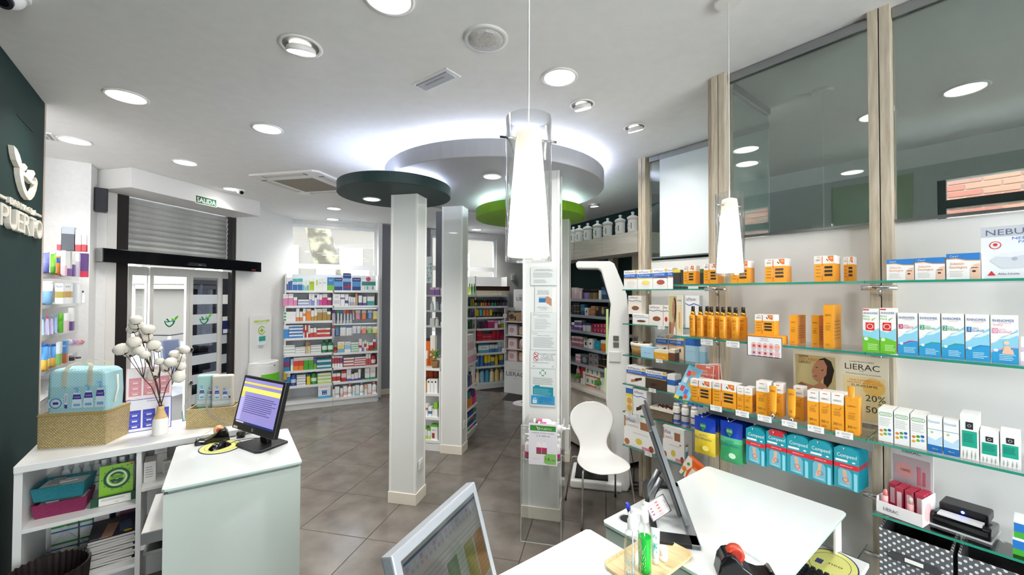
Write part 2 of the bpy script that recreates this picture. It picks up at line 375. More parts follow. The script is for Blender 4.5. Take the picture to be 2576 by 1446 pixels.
# ---- back office seen through the glass
sbox('wall_office_back_a',FB,-2.2,-.49,4.95,5.05,0,CEIL,WALLW);sbox('wall_office_back_b',FB,.9,2.6,4.95,5.05,0,CEIL,WALLW)
sbox('wall_office_back_c',FB,-.49,.9,4.95,5.05,0,2.2,WALLW);sbox('wall_office_back_d',FB,-.49,.9,4.95,5.05,2.85,CEIL,WALLW)
sbox('wall_office_side',FB,2.55,2.65,2.5,4.95,0,CEIL,WALLW);sbox('wall_rear',FB,2.5,2.6,-.80,-.3,0,CEIL,WALLW);sbox('wall_rear_far',FB,2.5,2.6,2.2,2.5,0,CEIL,WALLW);sbox('wall_rear_above',FB,2.5,2.6,-.3,2.2,2.95,CEIL,WALLW);sbox('wall_rear_below',FB,2.5,2.6,-.3,2.2,0,.4,WALLW);sbox('wall_office_divide',FB,2.2,2.5,2.47,2.55,0,CEIL,WALLW)
sbox('trim_8',FB,-1.2,-.92,4.93,4.949,0,2.93,M('C2CDB0',.6));sbox('trim_9',FB,-.735,-.64,4.93,4.949,0,2.95,M('C2CDB0',.6))
DF=M('5A5C5E',.4)
ow=MB().box(0,.05,0,.08,0,.65,DF).build('window_8',None,FB.w(-.49,4.96,2.2),FB.rz);struct(ow,'dark framed office window looking onto red brick')
for x0,x1,z0,z1 in((1.34,1.39,0,.65),(.05,1.34,.41,.48),(.05,1.34,0,.05)):MB().box(x0,x1,0,.08,z0,z1,DF).build('window_frame',ow)
MB().box(.05,1.34,.035,.041,.05,.41,GLASS).build('pane',ow);MB().box(.05,1.34,.035,.041,.48,.65,GLASS).build('pane',ow)
rw=MB().box(0,.06,-.3,-.24,.4,2.95,ALU).build('window_9',None,FB.w(2.52,0,0),FB.rz);struct(rw,'street window behind the camera')
MB().box(0,.06,2.14,2.2,.4,2.95,ALU).build('window_frame',rw);MB().box(0,.06,.92,.98,.4,2.95,ALU).build('window_frame',rw);MB().box(.025,.031,-.24,.92,.4,2.95,GLASS).build('pane',rw);MB().box(.025,.031,.98,2.14,.4,2.95,GLASS).build('pane',rw)
# brick house across the yard: single bricks where the window shows them
bk=MB().box(-2.2,2.6,0,.2,1.2,5.0,M('B9A89C',.9)).build('wall_brick_yard',None,FB.w(-.2,6.3,0),FB.rz);struct(bk,'red brick wall across the yard')
_bms=[]
for c in('A4655A','8E564E','B47A68','9C6F66'):_bms.append(MB().box(0,.235,-.012,0,0,.052,M(c,.85)).mesh('brick'))
for r in range(10):
    for c in range(15):obj('brick',random.choice(_bms),bk,(-1.45+c*.247+(r%2)*.12,0,2.72+r*.066))
# ---- columns
def column(px,py,w,d,top,lab):
    p=FA.z(px,py,0);t=thing('column',lab,'column',FA.w(p.x-w,p.y,0),FA.rz);t['kind']='structure'
    MB().box(.012,w-.012,.012,d-.012,.0,top,M('DAD9D5',.5)).build('core',t)
    for a in(0,w-.022):
        for b in(0,d-.022):MB().box(a,a+.022,b,b+.022,.1,top,M('EDEDEA',.25)).build('corner_trim',t,bevel=.002)
    MB().box(.022,w-.022,.004,.012,.1,top,GLOSSW).build('glass_panel',t);MB().box(w-.012,w-.004,.022,d-.022,.1,top,GLOSSW).build('glass_panel',t)
    MB().box(.004,.012,.022,d-.022,.1,top,GLOSSW).build('glass_panel',t);MB().box(.022,w-.022,d-.012,d-.004,.1,top,GLOSSW).build('glass_panel',t)
    MB().box(-.006,w+.006,-.006,d+.006,0,.1,M('E9E2D4',.45)).build('plinth',t,bevel=.002)
    return t
cA=column(1045,1272,.262,.205,2.79,'glossy white square column under the dark green disc');cB=column(1161,1144,.262,.20,2.93,'glossy white square column joined to the low shelves')
cC=column(1407,1312,.315,.215,2.93,'white square column with notices fixed to its front');cD=column(1432,1162,.262,.20,2.74,'white square column behind the white chair')
def socket(col,x,y,z,lab):
    t=thing('wall_socket',lab,'socket',FA.w(*(Vector((x,y))),z),FA.rz+math.pi/2)
    MB().box(-.042,.042,-.011,0,-.042,.042,WHITE).build('plate',t,bevel=.003);MB().prism([(.022*math.cos(a),.022*math.sin(a))for a in[2*math.pi*i/16 for i in range(16)]],-.014,-.011,M('D9D9D6',.4),'y').build('socket_face',t)
    for k in(-.009,.009):MB().box(k-.0025,k+.0025,-.0145,-.0139,-.0025,.0025,BLACK).build('hole',t)
for(px,py),(sx,sy),lab in[((1057,1166),(1045,1272),'white wall socket low on the column under the green disc'),((1167,1067),(1161,1144),'white wall socket on the column joined to the shelves')]:
    p=FA.z(sx,sy,0);q=FA.x(px,py,p.x+.001);socket(None,p.x+.001,q.y,q.z,lab)
# ---- ceiling discs with cove light
def ceil_disc(name,c,r,z0,z1,m,mb_,lab,z_hang):
    t=thing(name,lab,'ceiling disc',(c[0],c[1],0),0,'round ceiling discs')
    prof=[(r-.004,z0),(r,z0+.004),(r,z1-.004),(r-.004,z1)]
    MB().lathe(prof,m,72,smooth=False).build('disc',t)
    MB().lathe([(r-.10,z1+.003),(r-.09,z1+.003),(r-.09,z1+.018),(r-.10,z1+.018),(r-.10,z1+.003)],M('DDE6FF',.5,0,12,name='cove_strip'),48,caps=False).build('light_strip',t)
    for a in(.6,2.7,4.8):
        x,y=(r-.16)*math.cos(a),(r-.16)*math.sin(a);MB().box(x-.02,x+.02,y-.01,y+.01,z1,z_hang,ALU).build('bracket',t)
    return t
ceil_disc('ceiling_disc',(-.172,4.167),1.086,2.93,3.07,M('A9A9AE',.6),0,'large grey ceiling disc glowing around its upper edge',CEIL)
ceil_disc('ceiling_disc',(-1.09,3.80),.508,2.79,2.885,M('183231',.55),0,'dark green ceiling disc on a square column',2.93)
ceil_disc('ceiling_disc',(.203,4.66),.617,2.74,2.842,M('84BC1C',.55),0,'lime green ceiling disc behind the glass pendant',2.93)
# ---- downlights
_beam={}
def beam(parent,r,w,rot=(0,0,0),z=-.006):
    k=(round(r,3),w)
    if k not in _beam:
        l=bpy.data.lights.new('downlight_beam','AREA');l.shape='DISK';l.size=2*r;l.energy=w;l.color=(1,.97,.925);l.spread=R(122);_beam[k]=l
    o=bpy.data.objects.new('downlight_beam',_beam[k]);COL.objects.link(o);o.parent=parent;o.location=(0,0,z);o.rotation_euler=rot
def downlight(px,py,r,z,lab,tilt=None):
    p=hz(px,py,z);t=thing('downlight',lab,'downlight',(p.x,p.y,z),0,'ceiling downlights')
    MB().lathe([(r*.80,-.001),(r*.99,-.002),(r,-.006),(r*.86,-.010),(r*.82,-.004)],M('EFEDE9',.4),32,caps=False).build('trim_ring',t)
    if tilt is None:
        MB().lathe([(r*.83,-.004),(r*.83,-.0045)],EMIT,32).build('lamp_disc',t);beam(t,r*.80,BEAM)
    else:
        MB().lathe([(r*.83,-.003),(r*.83,-.0035)],M('8A8784',.6),32).build('recess',t)
        h=MB().lathe([(r*.52,.0),(r*.66,-.010),(r*.68,-.03),(r*.64,-.034)],M('E4E2DE',.4),28,caps=False).build('lamp_head',t,(0,0,.001),rot=(tilt[0],tilt[1],0))
        MB().lathe([(r*.64,-.034),(r*.64,-.035)],EMIT,28).build('lamp_disc',h);beam(h,r*.6,BEAM*.8,z=-.037)
_dl=[(318,242,.118,None,'large downlight near the dark green wall'),(757,115,.105,(.30,.1),'tilting downlight nearest the camera dome'),(1408,193,.108,None,'bright downlight just beyond the oblong emergency light'),
       (1465,262,.085,(.25,-.2),'tilting downlight between bright downlight and grey disc'),(1597,319,.085,(.25,-.25),'tilting downlight nearest the frosted glass panel'),(673,323,.112,None,'downlight between the air conditioner and the emergency light'),
       (188,353,.112,None,'downlight beside the top edge of the green wall'),(466,408,.108,None,'downlight in front of the entrance soffit'),(583,475,.10,None,'downlight beside the white security dome'),
       (840,524,.11,None,'downlight over the floor before the tall display'),(837,551,.11,None,'downlight right in front of the shop window'),(1199,577,.11,None,'downlight before the far perfume shelves'),
       (1495,514,.085,(.1,-.1),'small tilting downlight over the jar shelf'),(978,-6,.112,None,'downlight cut by the top of the picture'),(1330,640,.1,None,'downlight hidden deep behind the glass pendant')]
for px,py,r,tl,lab in _dl[:-1]:downlight(px,py,r,CEIL,lab,tl)
downlight(935,500,.085,2.79,'downlight set in the dark green disc');downlight(1238,443,.085,2.93,'downlight set in the large grey disc')
# downlights of the part of the shop behind the camera
for k,(x,y)in enumerate([(.75,.9),(-1.1,.6),(1.35,-.3),(2.6,2.9),(3.6,1.9)]):
    t=thing('downlight',['downlight over the till counter behind the camera','downlight near the end of the green wall','downlight over the rear counter','downlight in the back office','downlight over the office door'][k],'downlight',(x,y,CEIL),0,'ceiling downlights')
    MB().lathe([(.085,-.001),(.108,-.002),(.11,-.006),(.095,-.010),(.09,-.004)],M('EFEDE9',.4),32,caps=False).build('trim_ring',t);MB().lathe([(.09,-.004),(.09,-.0045)],EMIT,32).build('lamp_disc',t);beam(t,.088,BEAM)
# ================================================================ logo used on sign, door glass and price cards
def logo_parts(w,h):
    """mortar with pestle and two leaves in a w x h field, lower left corner at 0,0: list of outlines"""
    P=lambda pts:[(a*w,b*h)for a,b in pts]
    bowl=[(.22,.60),(.24,.45),(.30,.30),(.40,.14),(.52,.04),(.64,.0),(.74,.05),(.86,.18),(.95,.36),(1.0,.55),(.97,.62),(.90,.66),(.93,.58),(.88,.40),(.80,.26),(.70,.15),(.62,.14),(.52,.20),(.44,.30),(.40,.42),(.38,.50),(.48,.50),(.62,.46),(.78,.44),(.88,.47),(.92,.52),(.86,.55),(.72,.52),(.58,.55),(.44,.60)]
    pest=[(.62,.53),(.72,.50),(.88,.74),(.82,.79),(.76,.78)]
    leaf1=[(.22,.62),(.10,.72),(.04,.84),(.0,1.0),(.12,.98),(.22,.90),(.30,.78),(.30,.62)]
    leaf2=[(.32,.61),(.34,.72),(.42,.79),(.54,.76),(.50,.68),(.42,.61)]
    return[P(bowl),P(pest)],[P(leaf1),P(leaf2)]
_o=FB.w(0,-.80);FG=Fr(_o.x,_o.y,128.1)
CREAM=M('E6E0D2',.5)
sg=thing('pharmacy_sign','raised cream lettering and mortar emblem on the dark green wall','sign',FG.w(0,0,0),FG.rz)
a=FG.y(94.4,602,0);b=FG.y(94.4,557,0);c=FG.y(-16,560,0)
lw_,n_=a.x-c.x,6
xx=c.x
for ch,wd_ in zip('PUERTO',(.165,.18,.145,.17,.155,.185)):
    MB().text(ch,(b.z-a.z),xx,-.002,a.z,CREAM,'l',width=wd_*lw_*.94,depth=.022,res=4).build('letter',sg);xx+=wd_*lw_
a2=FG.y(83,543,0);b2=FG.y(83,530,0);c2=FG.y(12.6,512,0);fw_=(a2.x-c2.x)/8
for i,ch in enumerate('FARMACIA'):
    MB().text(ch,(b2.z-a2.z)*1.0,c2.x+i*fw_,-.002,a2.z,CREAM,'l',width=fw_*(.35 if ch=='I' else.85),depth=.016).build('letter',sg)
for x0,x1 in((c2.x-.17,c2.x-.03),(a2.x+.02,a2.x+.12)):MB().box(x0,x1,-.014,-.001,(a2.z+b2.z)/2-.007,(a2.z+b2.z)/2+.007,CREAM).build('dash',sg)
la=FG.y(16,450,0);lb=FG.y(81,450,0);lz0=FG.y(62,504,0).z;lz1=FG.y(20,365,0).z
o1,o2=logo_parts(lb.x-la.x,lz1-lz0)
for q,nm in[(o1[0],'bowl'),(o1[1],'pestle'),(o2[0],'leaf'),(o2[1],'leaf')]:
    MB().prism([(la.x+u,lz0+v)for u,v in q],-.024,-.002,CREAM,'y').build(nm,sg)
hp=FG.y(43,240,0)
tag(MB().box(0,.3,-.004,-.0005,0,.004,M('122626',.5)).build('service_hatch',None,FG.w(hp.x,0,2.9),FG.rz),'outline of a hatch high on the dark green wall','hatch')
# ================================================================ entrance: shutter, beam, sliding glass doors
sh=thing('roller_shutter','half lowered silver slatted roller shutter above the entrance','shutter',FD.w(dx0,.10,0),FD.rz)
W_=dx1-dx0;SLAT=noise_mat('galvanised_steel','C9CAC8','E2E2DE',3,.33,0,(1,1,1),3,.55,.05)
jl=FD.y(321,700,0).x-dx0;jr=FD.y(583,700,0).x-dx0
arc=[(.0+.016*math.sin(math.pi*i/6),i/6*.066)for i in range(7)]
sm_=MB();poly=[(-a_,z_)for a_,z_ in arc]+[(-a_+.004,z_)for a_,z_ in reversed(arc)]
sm_.prism([(a_,z_)for a_,z_ in poly],jl+.005,jr-.005,SLAT,'x');sm_.add([(jl+.01,.0,-.002),(jr-.01,.0,-.002),(jr-.01,.0,.004),(jl+.01,0,.004)],[(0,1,2,3)],M('3A3A38',.6))
sme=sm_.mesh('slat')
for i in range(10):obj('slat',sme,sh,(0,0,2.30+i*.067))
BRN=M('241F1E',.35)
for x0,x1 in((0,jl),(jr,W_)):
    o=sbox('trim_10' if x0==0 else 'trim_11',FD,dx0+x0,dx0+x1,-.004,.16,0,2.975,BRN,None,.003)
bx0=FD.y(246,640,-.06).x;bx1=FD.y(648,672,-.06).x
bm_=thing('door_operator','long black operator beam over the sliding doors','door operator',FD.w(bx0,0,2.205),FD.rz)
MB().box(0,bx1-bx0,-.13,-.001,0,.145,BLACKG).build('housing',bm_,bevel=.006);MB().box(-.012,0,-.125,-.002,.004,.14,ALU).build('end_cap',bm_)
mx_=FD.y(492,660,-.13).x-bx0;MB().prism([(mx_-.12,.02),(mx_+.12,.02),(mx_+.10,.06),(mx_-.10,.06)],-.165,-.131,BLACK,'y').build('motion_sensor',bm_,bevel=.004)
MB().text('Manusa',.009,mx_+.03,-.166,.033,M('C8C8C8'),'c').build('lettering',bm_);MB().text('Manusa',.016,bx1-bx0-.14,-.132,.02,M('D8552E'),'c').build('lettering',bm_)
DGL=glass_mat('tinted_door_glass',(.17,.18,.20),refl=.9);STRIPE=M('C3C7CB',.4)
FRM=M('D6D3CE',.35,.2)
def door_panel(k,p0,p1,y,tint,lab,fw=.042):
    x0=FD.y(p0,740,y).x;x1=FD.y(p1,740,y).x;w=x1-x0;g=DGL if tint else GLASS
    t=MB().box(0,fw,0,.035,0,2.19,FRM).build('door_%d'%k,None,FD.w(x0,y,0),FD.rz,.002);struct(t,lab)
    MB().box(w-fw,w,0,.035,0,2.19,FRM).build('door_stile',t,bevel=.002);MB().box(fw,w-fw,0,.035,2.09,2.19,FRM).build('door_rail',t);MB().box(fw,w-fw,0,.035,0,.1,FRM).build('door_rail',t)
    MB().box(fw,w-fw,.014,.020,.1,2.09,g).build('pane',t)
    return t,x0,w
dl0,_,_=door_panel(1,322,379,.06,False,'fixed clear glass panel beside the black jamb');dl1,xl,wl=door_panel(2,377,477,.02,False,'sliding clear glass door with green mortar emblem')
dr1,xr_,wr=door_panel(3,478,556,.02,True,'sliding dark glass door with frosted stripes');dr0,xf,wf=door_panel(4,553,586,.06,True,'fixed dark glass panel with notices')
for t,x0,w,nm in((dr1,xr_,wr,0),(dr0,xf,wf,1)):
    for k,(ya,yb)in enumerate([(692,704),(741,765),(790,815),(841,864),(891,914),(938,962),(986,1010)]):
        if nm and k in(0,2,6):continue
        z1=FD.y(515 if not nm else 570,ya,.02).z;z0=FD.y(515 if not nm else 570,yb,.02).z
        MB().box(.044,w-.044,.010,.0135,z0,z1,STRIPE if k else M('8C9298',.4)).build('frosted_stripe',t)
for t,x0,px,py in((dl1,xl,414,824),(dr1,xr_,503,817)):
    q=FD.y(px,py,.02);o1,o2=logo_parts(-.17,.17)
    e=MB();
    for pl in o1:e.prism([(q.x-x0+.17+u,q.z+v*.8)for u,v in pl],.0085,.0095,M('1C7A5A',.5),'y')
    for pl in o2:e.prism([(q.x-x0+.17+u,q.z+v*.8)for u,v in pl],.0085,.0095,M('5FB82E',.5),'y')
    e.build('mortar_emblem',t)
for z in(1.16,.74):
    MB().lathe([(.024,0),(.03,.004),(.03,.012),(.02,.014)],CHROME,16).build('lock',dr1,(.021,-.001,z),rot=(math.pi/2,0,0))
for ya,yb,cl in((741,764,'ECECEA'),(796,817,'E4E4E2')):
    z1=FD.y(566,ya,.06).z;z0=FD.y(566,yb,.06).z;MB().box(.05,wf-.045,.004,.006,z0,z1,M(cl,.6)).build('notice',dr0)
pc=FD.y(560,841,.06);MB().box(.05,.05+.12,.003,.0045,pc.z,pc.z+.19,M('1B2A5A',.5)).build('notice',dr0);MB().box(.06,.15,.002,.003,pc.z+.015,pc.z+.07,M('DDE3EE',.5)).build('notice',dr0)
# exit sign on the soffit
q=FD.y(491,517,-.458);q2=FD.y(545,489,-.458);es=thing('exit_sign','green SALIDA exit sign on the entrance soffit','sign',FD.w(q.x,-.459,0),FD.rz)
zz=FD.y(518,515,-.458).z;MB().box(0,q2.x-q.x,-.003,0,zz-.005,zz+.09,M('E9EDE6',.5)).build('rim',es);MB().box(.006,q2.x-q.x-.006,-.004,-.003,zz,zz+.085,M('0C4E2A',.5)).build('plate',es)
MB().text('SALIDA',.056,(q2.x-q.x)/2,-.0045,zz+.014,M('F2F4EE',.5),'c',width=(q2.x-q.x)*.88).build('lettering',es)
# loudspeaker, domes, ceiling devices
q=FB.z(243,475,2.96);sp=FD.y(254,500,-.10)
t=thing('loudspeaker','small black wall loudspeaker by the entrance','loudspeaker',FD.w(sp.x,-.10,0),FD.rz-.5)
MB().box(-.05,.05,-.05,.06,2.72,2.96,M('222326',.5)).build('cabinet',t,bevel=.008);MB().box(-.043,.043,-.056,-.05,2.73,2.95,M('2C2E33',.8)).build('grille',t,bevel=.003);MB().box(-.015,.015,.06,.10,2.82,2.88,BLACK).build('bracket',t)
def dome(px,py,lab,big=1.0,look=(0,-.7,-.7)):
    p=hz(px,py,CEIL);t=thing('security_camera',lab,'camera',(p.x,p.y,CEIL),0)
    b=.055*big;MB().lathe([(b*1.05,0),(b*1.05,-.018*big),(b,-.024*big)],M('EFEFED',.3),24).build('mount',t)
    e=MB().lathe([(b*.86*math.cos(R(a)),-.02*big-b*.86*math.sin(R(a)))for a in(0,15,30,45,60,75,88)],M('F1F1EF',.25),24).build('dome',t)
    v=Vector(look).normalized();c=v*b*.62+Vector((0,0,-.024*big))
    MB().tube([c,c+v*b*.42],b*.44,M('2A2B30',.3),16).build('lens_hood',t);MB().tube([c+v*b*.42,c+v*b*.44],b*.26,M('0A0A14',.05),16).build('lens',t)
dome(605,477,'white security dome beside the exit sign',.9,(.75,-.6,-.5))
p=hz(20,-26,CEIL);dome(20,-26,'white security camera at the ceiling corner above the green wall',1.15,(.35,-.5,-.75))
t=thing('ceiling_speaker','flush round ceiling speaker with fine grille','speaker',hz(1222,97,CEIL),.3)
MB().lathe([(.112,0),(.113,-.004),(.09,-.008),(.088,-.006)],M('DEDCD7',.5),32,caps=False).build('rim',t);MB().lathe([(.089,-.005),(.088,-.009),(.05,-.012),(.01,-.013)],noise_mat('perforated_grille','B9B5B0','D8D6D2',120,.7),32).build('grille',t)
MB().box(-.02,.02,-.075,-.06,-.0145,-.011,M('C9C9C9')).build('badge',t)
q0=hz(1060,178,CEIL);q1=hz(1143,225,CEIL);ang=math.atan2(q1.y-q0.y,q1.x-q0.x);c=(q0+q1)/2
t=thing('emergency_light','oblong recessed emergency light in the ceiling','emergency light',hz(1096,202,CEIL),R(-37))
MB().box(-.155,.155,-.06,.06,-.006,0,M('EFEFEE',.4)).build('frame',t,bevel=.002);MB().box(-.13,.13,-.038,.038,-.009,-.006,M('BFC2CC',.15)).build('diffuser',t);MB().box(-.08,.08,-.012,-.004,-.0105,-.009,M('8F8B84',.5)).build('lamp',t);MB().box(-.13,.13,-.04,-.036,-.011,-.006,M('9898A8',.4)).build('rim',t)
# air conditioner cassette
q0=hz(632,440,CEIL);q1=hz(806,420,CEIL);q2=hz(785,494,CEIL)
ac=thing('air_conditioner','square white ceiling air conditioner cassette','air conditioner',(-2.36,4.72,CEIL),R(-12.7))
h=.44;MB().prism([(-h+.05,-h),(h-.05,-h),(h,-h+.05),(h,h-.05),(h-.05,h),(-h+.05,h),(-h,h-.05),(-h,-h+.05)],-.022,0,M('E7E5E1',.4)).build('panel',ac,bevel=.004)
MB().prism([(-.27,-.27),(.27,-.27),(.27,.27),(-.27,.27)],-.028,-.022,M('DAD6D0',.5)).build('grille_frame',ac)
MB().box(-.25,.25,-.25,.25,-.032,-.027,noise_mat('dusty_filter','8C8478','A89F92',40,.8,.2,(1,30,1))).build('filter_grille',ac)
for a in range(4):
    lo=MB().box(-.25,.25,-.40,-.335,-.025,-.021,M('CFCBC5',.5)).build('louvre',ac,rot=(0,0,a*math.pi/2));MB().box(-.262,-.25,-.40,-.335,-.0255,-.0215,BLACK).build('gap',lo);MB().box(.25,.262,-.40,-.335,-.0255,-.0215,BLACK).build('gap',lo)
for(px,py,w,d,a,lab)in[(866,563,.6,.07,26.5,'slim ceiling air grille in front of the shop window'),(1225,590,.4,.06,26.5,'slim ceiling air grille before the far window'),(112,340,.2,.12,-52,'ceiling air grille beside the top of the green wall')]:
    t=thing('air_grille',lab,'air grille',hz(px,py,CEIL),R(a));MB().box(-w/2,w/2,-d/2,d/2,-.008,0,M('D9D9D7',.4)).build('frame',t)
    for i in range(3):MB().box(-w/2+.02,w/2-.02,-d/2+d*(.2+.25*i),-d/2+d*(.33+.25*i),-.011,-.008,M('8F9092',.5)).build('slat',t)
# ================================================================ pendant lamps: clear cylinder round a white glass cone
LG=glass_mat('pendant_glass',(.97,.98,.98),refl=1.0,floor=.05)
CONE=frost_mat('opal_glass','F6F2EA',.75,.15)
def pendant(x,y,z0,r,h,lab):
    t=thing('pendant_lamp',lab,'pendant lamp',(x,y,z0),.25)
    MB().lathe([(r,0),(r,h),(r-.003,h),(r-.003,0),(r,0)],LG,48,caps=False).build('glass_cylinder',t)
    ct=h*.94;pr=[(r*.93,.012),(r*.80,h*.35),(r*.64,h*.7),(r*.55,ct-.02),(r*.50,ct-.004),(r*.3,ct)]
    MB().lathe(pr,CONE,40,caps=False).build('opal_shade',t)
    MB().lathe([(r*.88,.030),(r*.88,.0305)],M('FFFBF4',.5,0,3,name='pendant_diffuser'),32).build('lit_diffuser',t)
    for a in(0,math.pi):
        MB().tube([(math.cos(a)*r*.5,math.sin(a)*r*.5,ct-.03),(math.cos(a)*(r+.016),math.sin(a)*(r+.016),ct-.03)],.0035,CHROME,8).build('pin',t)
    MB().tube([(0,0,ct),(0,0,CEIL-z0-.02)],.0022,M('E6E4E0',.4),6).build('cord',t);MB().lathe([(.05,CEIL-z0-.022),(.055,CEIL-z0-.018),(.055,CEIL-z0)],M('E9E8E5',.3),24).build('ceiling_rose',t)
    l=bpy.data.lights.new('pendant_bulb','POINT');l.energy=1.1;l.color=(1,.95,.86);l.shadow_soft_size=.03
    lo=bpy.data.objects.new('pendant_bulb',l);COL.objects.link(lo);lo.parent=t;lo.location=(0,0,h*.28)
pendant((1329-1288)/FPX,1.0,1.965,.0565,.352,'large clear glass pendant hanging in front of the columns')
pendant((1836.5-1288)/FPX*1.75,1.75,1.967,.0565,.352,'clear glass pendant in front of the orange boxes')
# ================================================================ till counters
TOPG=M('D6DAD9',.05,name='white_glass_top');GLP=M('CBD6CF',.06,name='pale_green_backed_glass')
def gtop(fr,x0,x1,y0,y1,t):MB().prism([(x0+.012,y0),(x1-.012,y0),(x1,y0+.012),(x1,y1-.012),(x1-.012,y1),(x0+.012,y1),(x0,y1-.012),(x0,y0+.012)],.988,1.0,TOPG,side=M('BFD8CF',.1)).build('glass_top',t,bevel=.0015)
ct=thing('till_counter','white glass till counter carrying the touch monitor','counter',FB.w(0,0,0),FB.rz,'white till counters')
gtop(FB,-1.05,-.478,1.272,2.114,ct)
MB().box(-1.035,-.50,1.285,1.297,0,.975,GLP).build('side_panel',ct);MB().box(-1.04,-1.028,1.285,2.10,0,.975,GLP).build('front_panel',ct);MB().box(-1.035,-.50,2.09,2.102,0,.975,WHITE).build('side_panel',ct)
MB().box(-1.026,-.50,1.30,2.088,.955,.986,WHITE).build('sub_top',ct);MB().box(-1.02,-.62,1.31,2.08,0,.6,M('DADAD8',.5)).build('cabinet_body',ct);MB().box(-.50,-.493,2.02,2.10,.70,.97,M('E4E4E2',.4)).build('end_stile',ct)
MB().box(-.96,-.40,1.33,2.065,.835,.853,WHITE).build('keyboard_tray',ct,bevel=.003);MB().box(-.9,-.40,2.066,2.074,.838,.85,STEEL).build('tray_runner',ct)
MB().box(-.60,-.595,2.03,2.088,.87,.95,M('C9CCCF',.3)).build('cable_plate',ct)
fc=thing('till_counter','white glass counter corner in front of the clear bottles','counter',FB.w(0,0,0),FB.rz,'white till counters')
gtop(FB,-1.05,-.478,.30,1.193,fc);MB().box(-1.04,-1.028,.32,1.18,0,.975,GLP).build('front_panel',fc);MB().box(-1.035,-.50,1.168,1.18,0,.975,GLP).build('side_panel',fc);MB().box(-1.026,-.50,.33,1.165,.955,.986,WHITE).build('sub_top',fc);MB().box(-1.02,-.6,.34,1.16,0,.7,M('DADAD8',.5)).build('cabinet_body',fc);MB().box(-1.035,-.50,.32,.332,0,.975,GLP).build('side_panel',fc)
lc=thing('till_counter','white glass counter carrying the black monitor and tape dispenser','counter',FC.w(0,0,0),FC.rz,'white till counters')
gtop(FC,0,.568,0,.645,lc);MB().box(.006,.562,.012,.024,0,.972,GLP).build('front_panel',lc);MB().box(.550,.562,.024,.63,0,.972,GLP).build('side_panel',lc);MB().box(.02,.548,.026,.63,.955,.986,M('9EA3A0',.4)).build('sub_top',lc);MB().box(.006,.018,.026,.2,0,.972,GLP).build('side_panel',lc);MB().box(.03,.54,.4,.63,0,.95,M('DADAD8',.5)).build('cabinet_body',lc);MB().box(-.075,.3,.08,.52,.775,.795,WHITE).build('pull_out_tray',lc,bevel=.002)
MB().box(-.075,.3,.07,.08,.745,.795,STEEL).build('tray_runner',lc);MB().box(-.065,.3,.06,.5,.70,.715,STEEL).build('tray_runner',lc)
# ---- low white shelf unit by the green wall
lu=thing('shelf_unit','low white open shelf unit beside the dark green wall','shelf unit',FL.w(0,0,0),FL.rz)
MB().box(0,.98,0,.50,.962,1.0,WHITE).build('top',lu,bevel=.003);MB().box(.0,.03,.012,.49,0,.962,WHITE).build('side',lu);MB().box(.462,.484,.012,.49,0,.962,WHITE).build('divider',lu);MB().box(.94,.97,.012,.49,0,.962,WHITE).build('side',lu)
MB().box(.03,.94,.478,.49,0,.962,M('E2E2E0',.5)).build('back',lu)
for z in(.665,.325):MB().box(.03,.462,.012,.478,z-.02,z,WHITE).build('shelf',lu,bevel=.0015)
for z in(.74,.40):MB().box(.484,.94,.03,.478,z-.02,z,WHITE).build('shelf',lu,bevel=.0015)
# ---- medicine return bin
mb0=FD.y(633,793,-.05).x;t=thing('medicine_bin','white medicine recycling bin with green label by the entrance','recycling bin',FD.w(mb0,-.012,0),FD.rz)
MB().box(0,.385,-.03,0,0,1.56,WHITE).build('back_board',t,bevel=.004)
hal=[(.19+.245*math.cos(R(a)),-.03-.24*math.sin(R(a)))for a in range(0,181,12)]
MB().prism([(x,y)for x,y in hal],.0,.80,WHITE,smooth=False).build('bin_body',t,bevel=.004);MB().prism([(.19+(x-.19)*.98,y*.98)for x,y in hal],.80,.85,WHITE).build('bin_lid',t,bevel=.006)
MB().box(.07,.31,-.16,-.08,.851,.853,M('C9CACA',.4)).build('slot',t);MB().lathe([(.012,0),(.012,.006)],STEEL,12).build('lock',t,(.19,-.272,.80),rot=(math.pi/2,0,0))
MB().add([(.19+.247*math.cos(R(a)),-.03-.242*math.sin(R(a)),z)for z in(.42,.68)for a in range(135,44,-9)],[(i,i+1,i+12,i+11)for i in range(10)],M('63C414',.5)).build('green_label',t)
pm=MB();G2=M('A5C72C',.6);pm.rect(.05,.34,1.45,1.475,-.0315,G2);pm.text('PUNTO SIGRE',.016,.195,-.032,1.454,M('F4F6EE'),'c');pm.text('RECUERDA TRAER TUS MEDICAMENTOS',.010,.195,-.032,1.43,G2,'c',width=.25);pm.text('Y ENVASES AL PUNTO',.010,.195,-.032,1.41,G2,'c',width=.2)
pm.ring(.195,1.32,.065,.014,-.0318,G2,24,30,350);pm.rect(.185,.205,1.285,1.355,-.032,G2);pm.rect(.16,.23,1.31,1.33,-.032,G2);pm.build('print',t)
MB().box(.12,.25,-.05,-.031,1.10,1.21,M('DFE8EE',.3)).build('leaflet_pocket',t);MB().box(.125,.245,-.052,-.05,1.16,1.23,M('2E9C8C',.5)).build('leaflet',t)
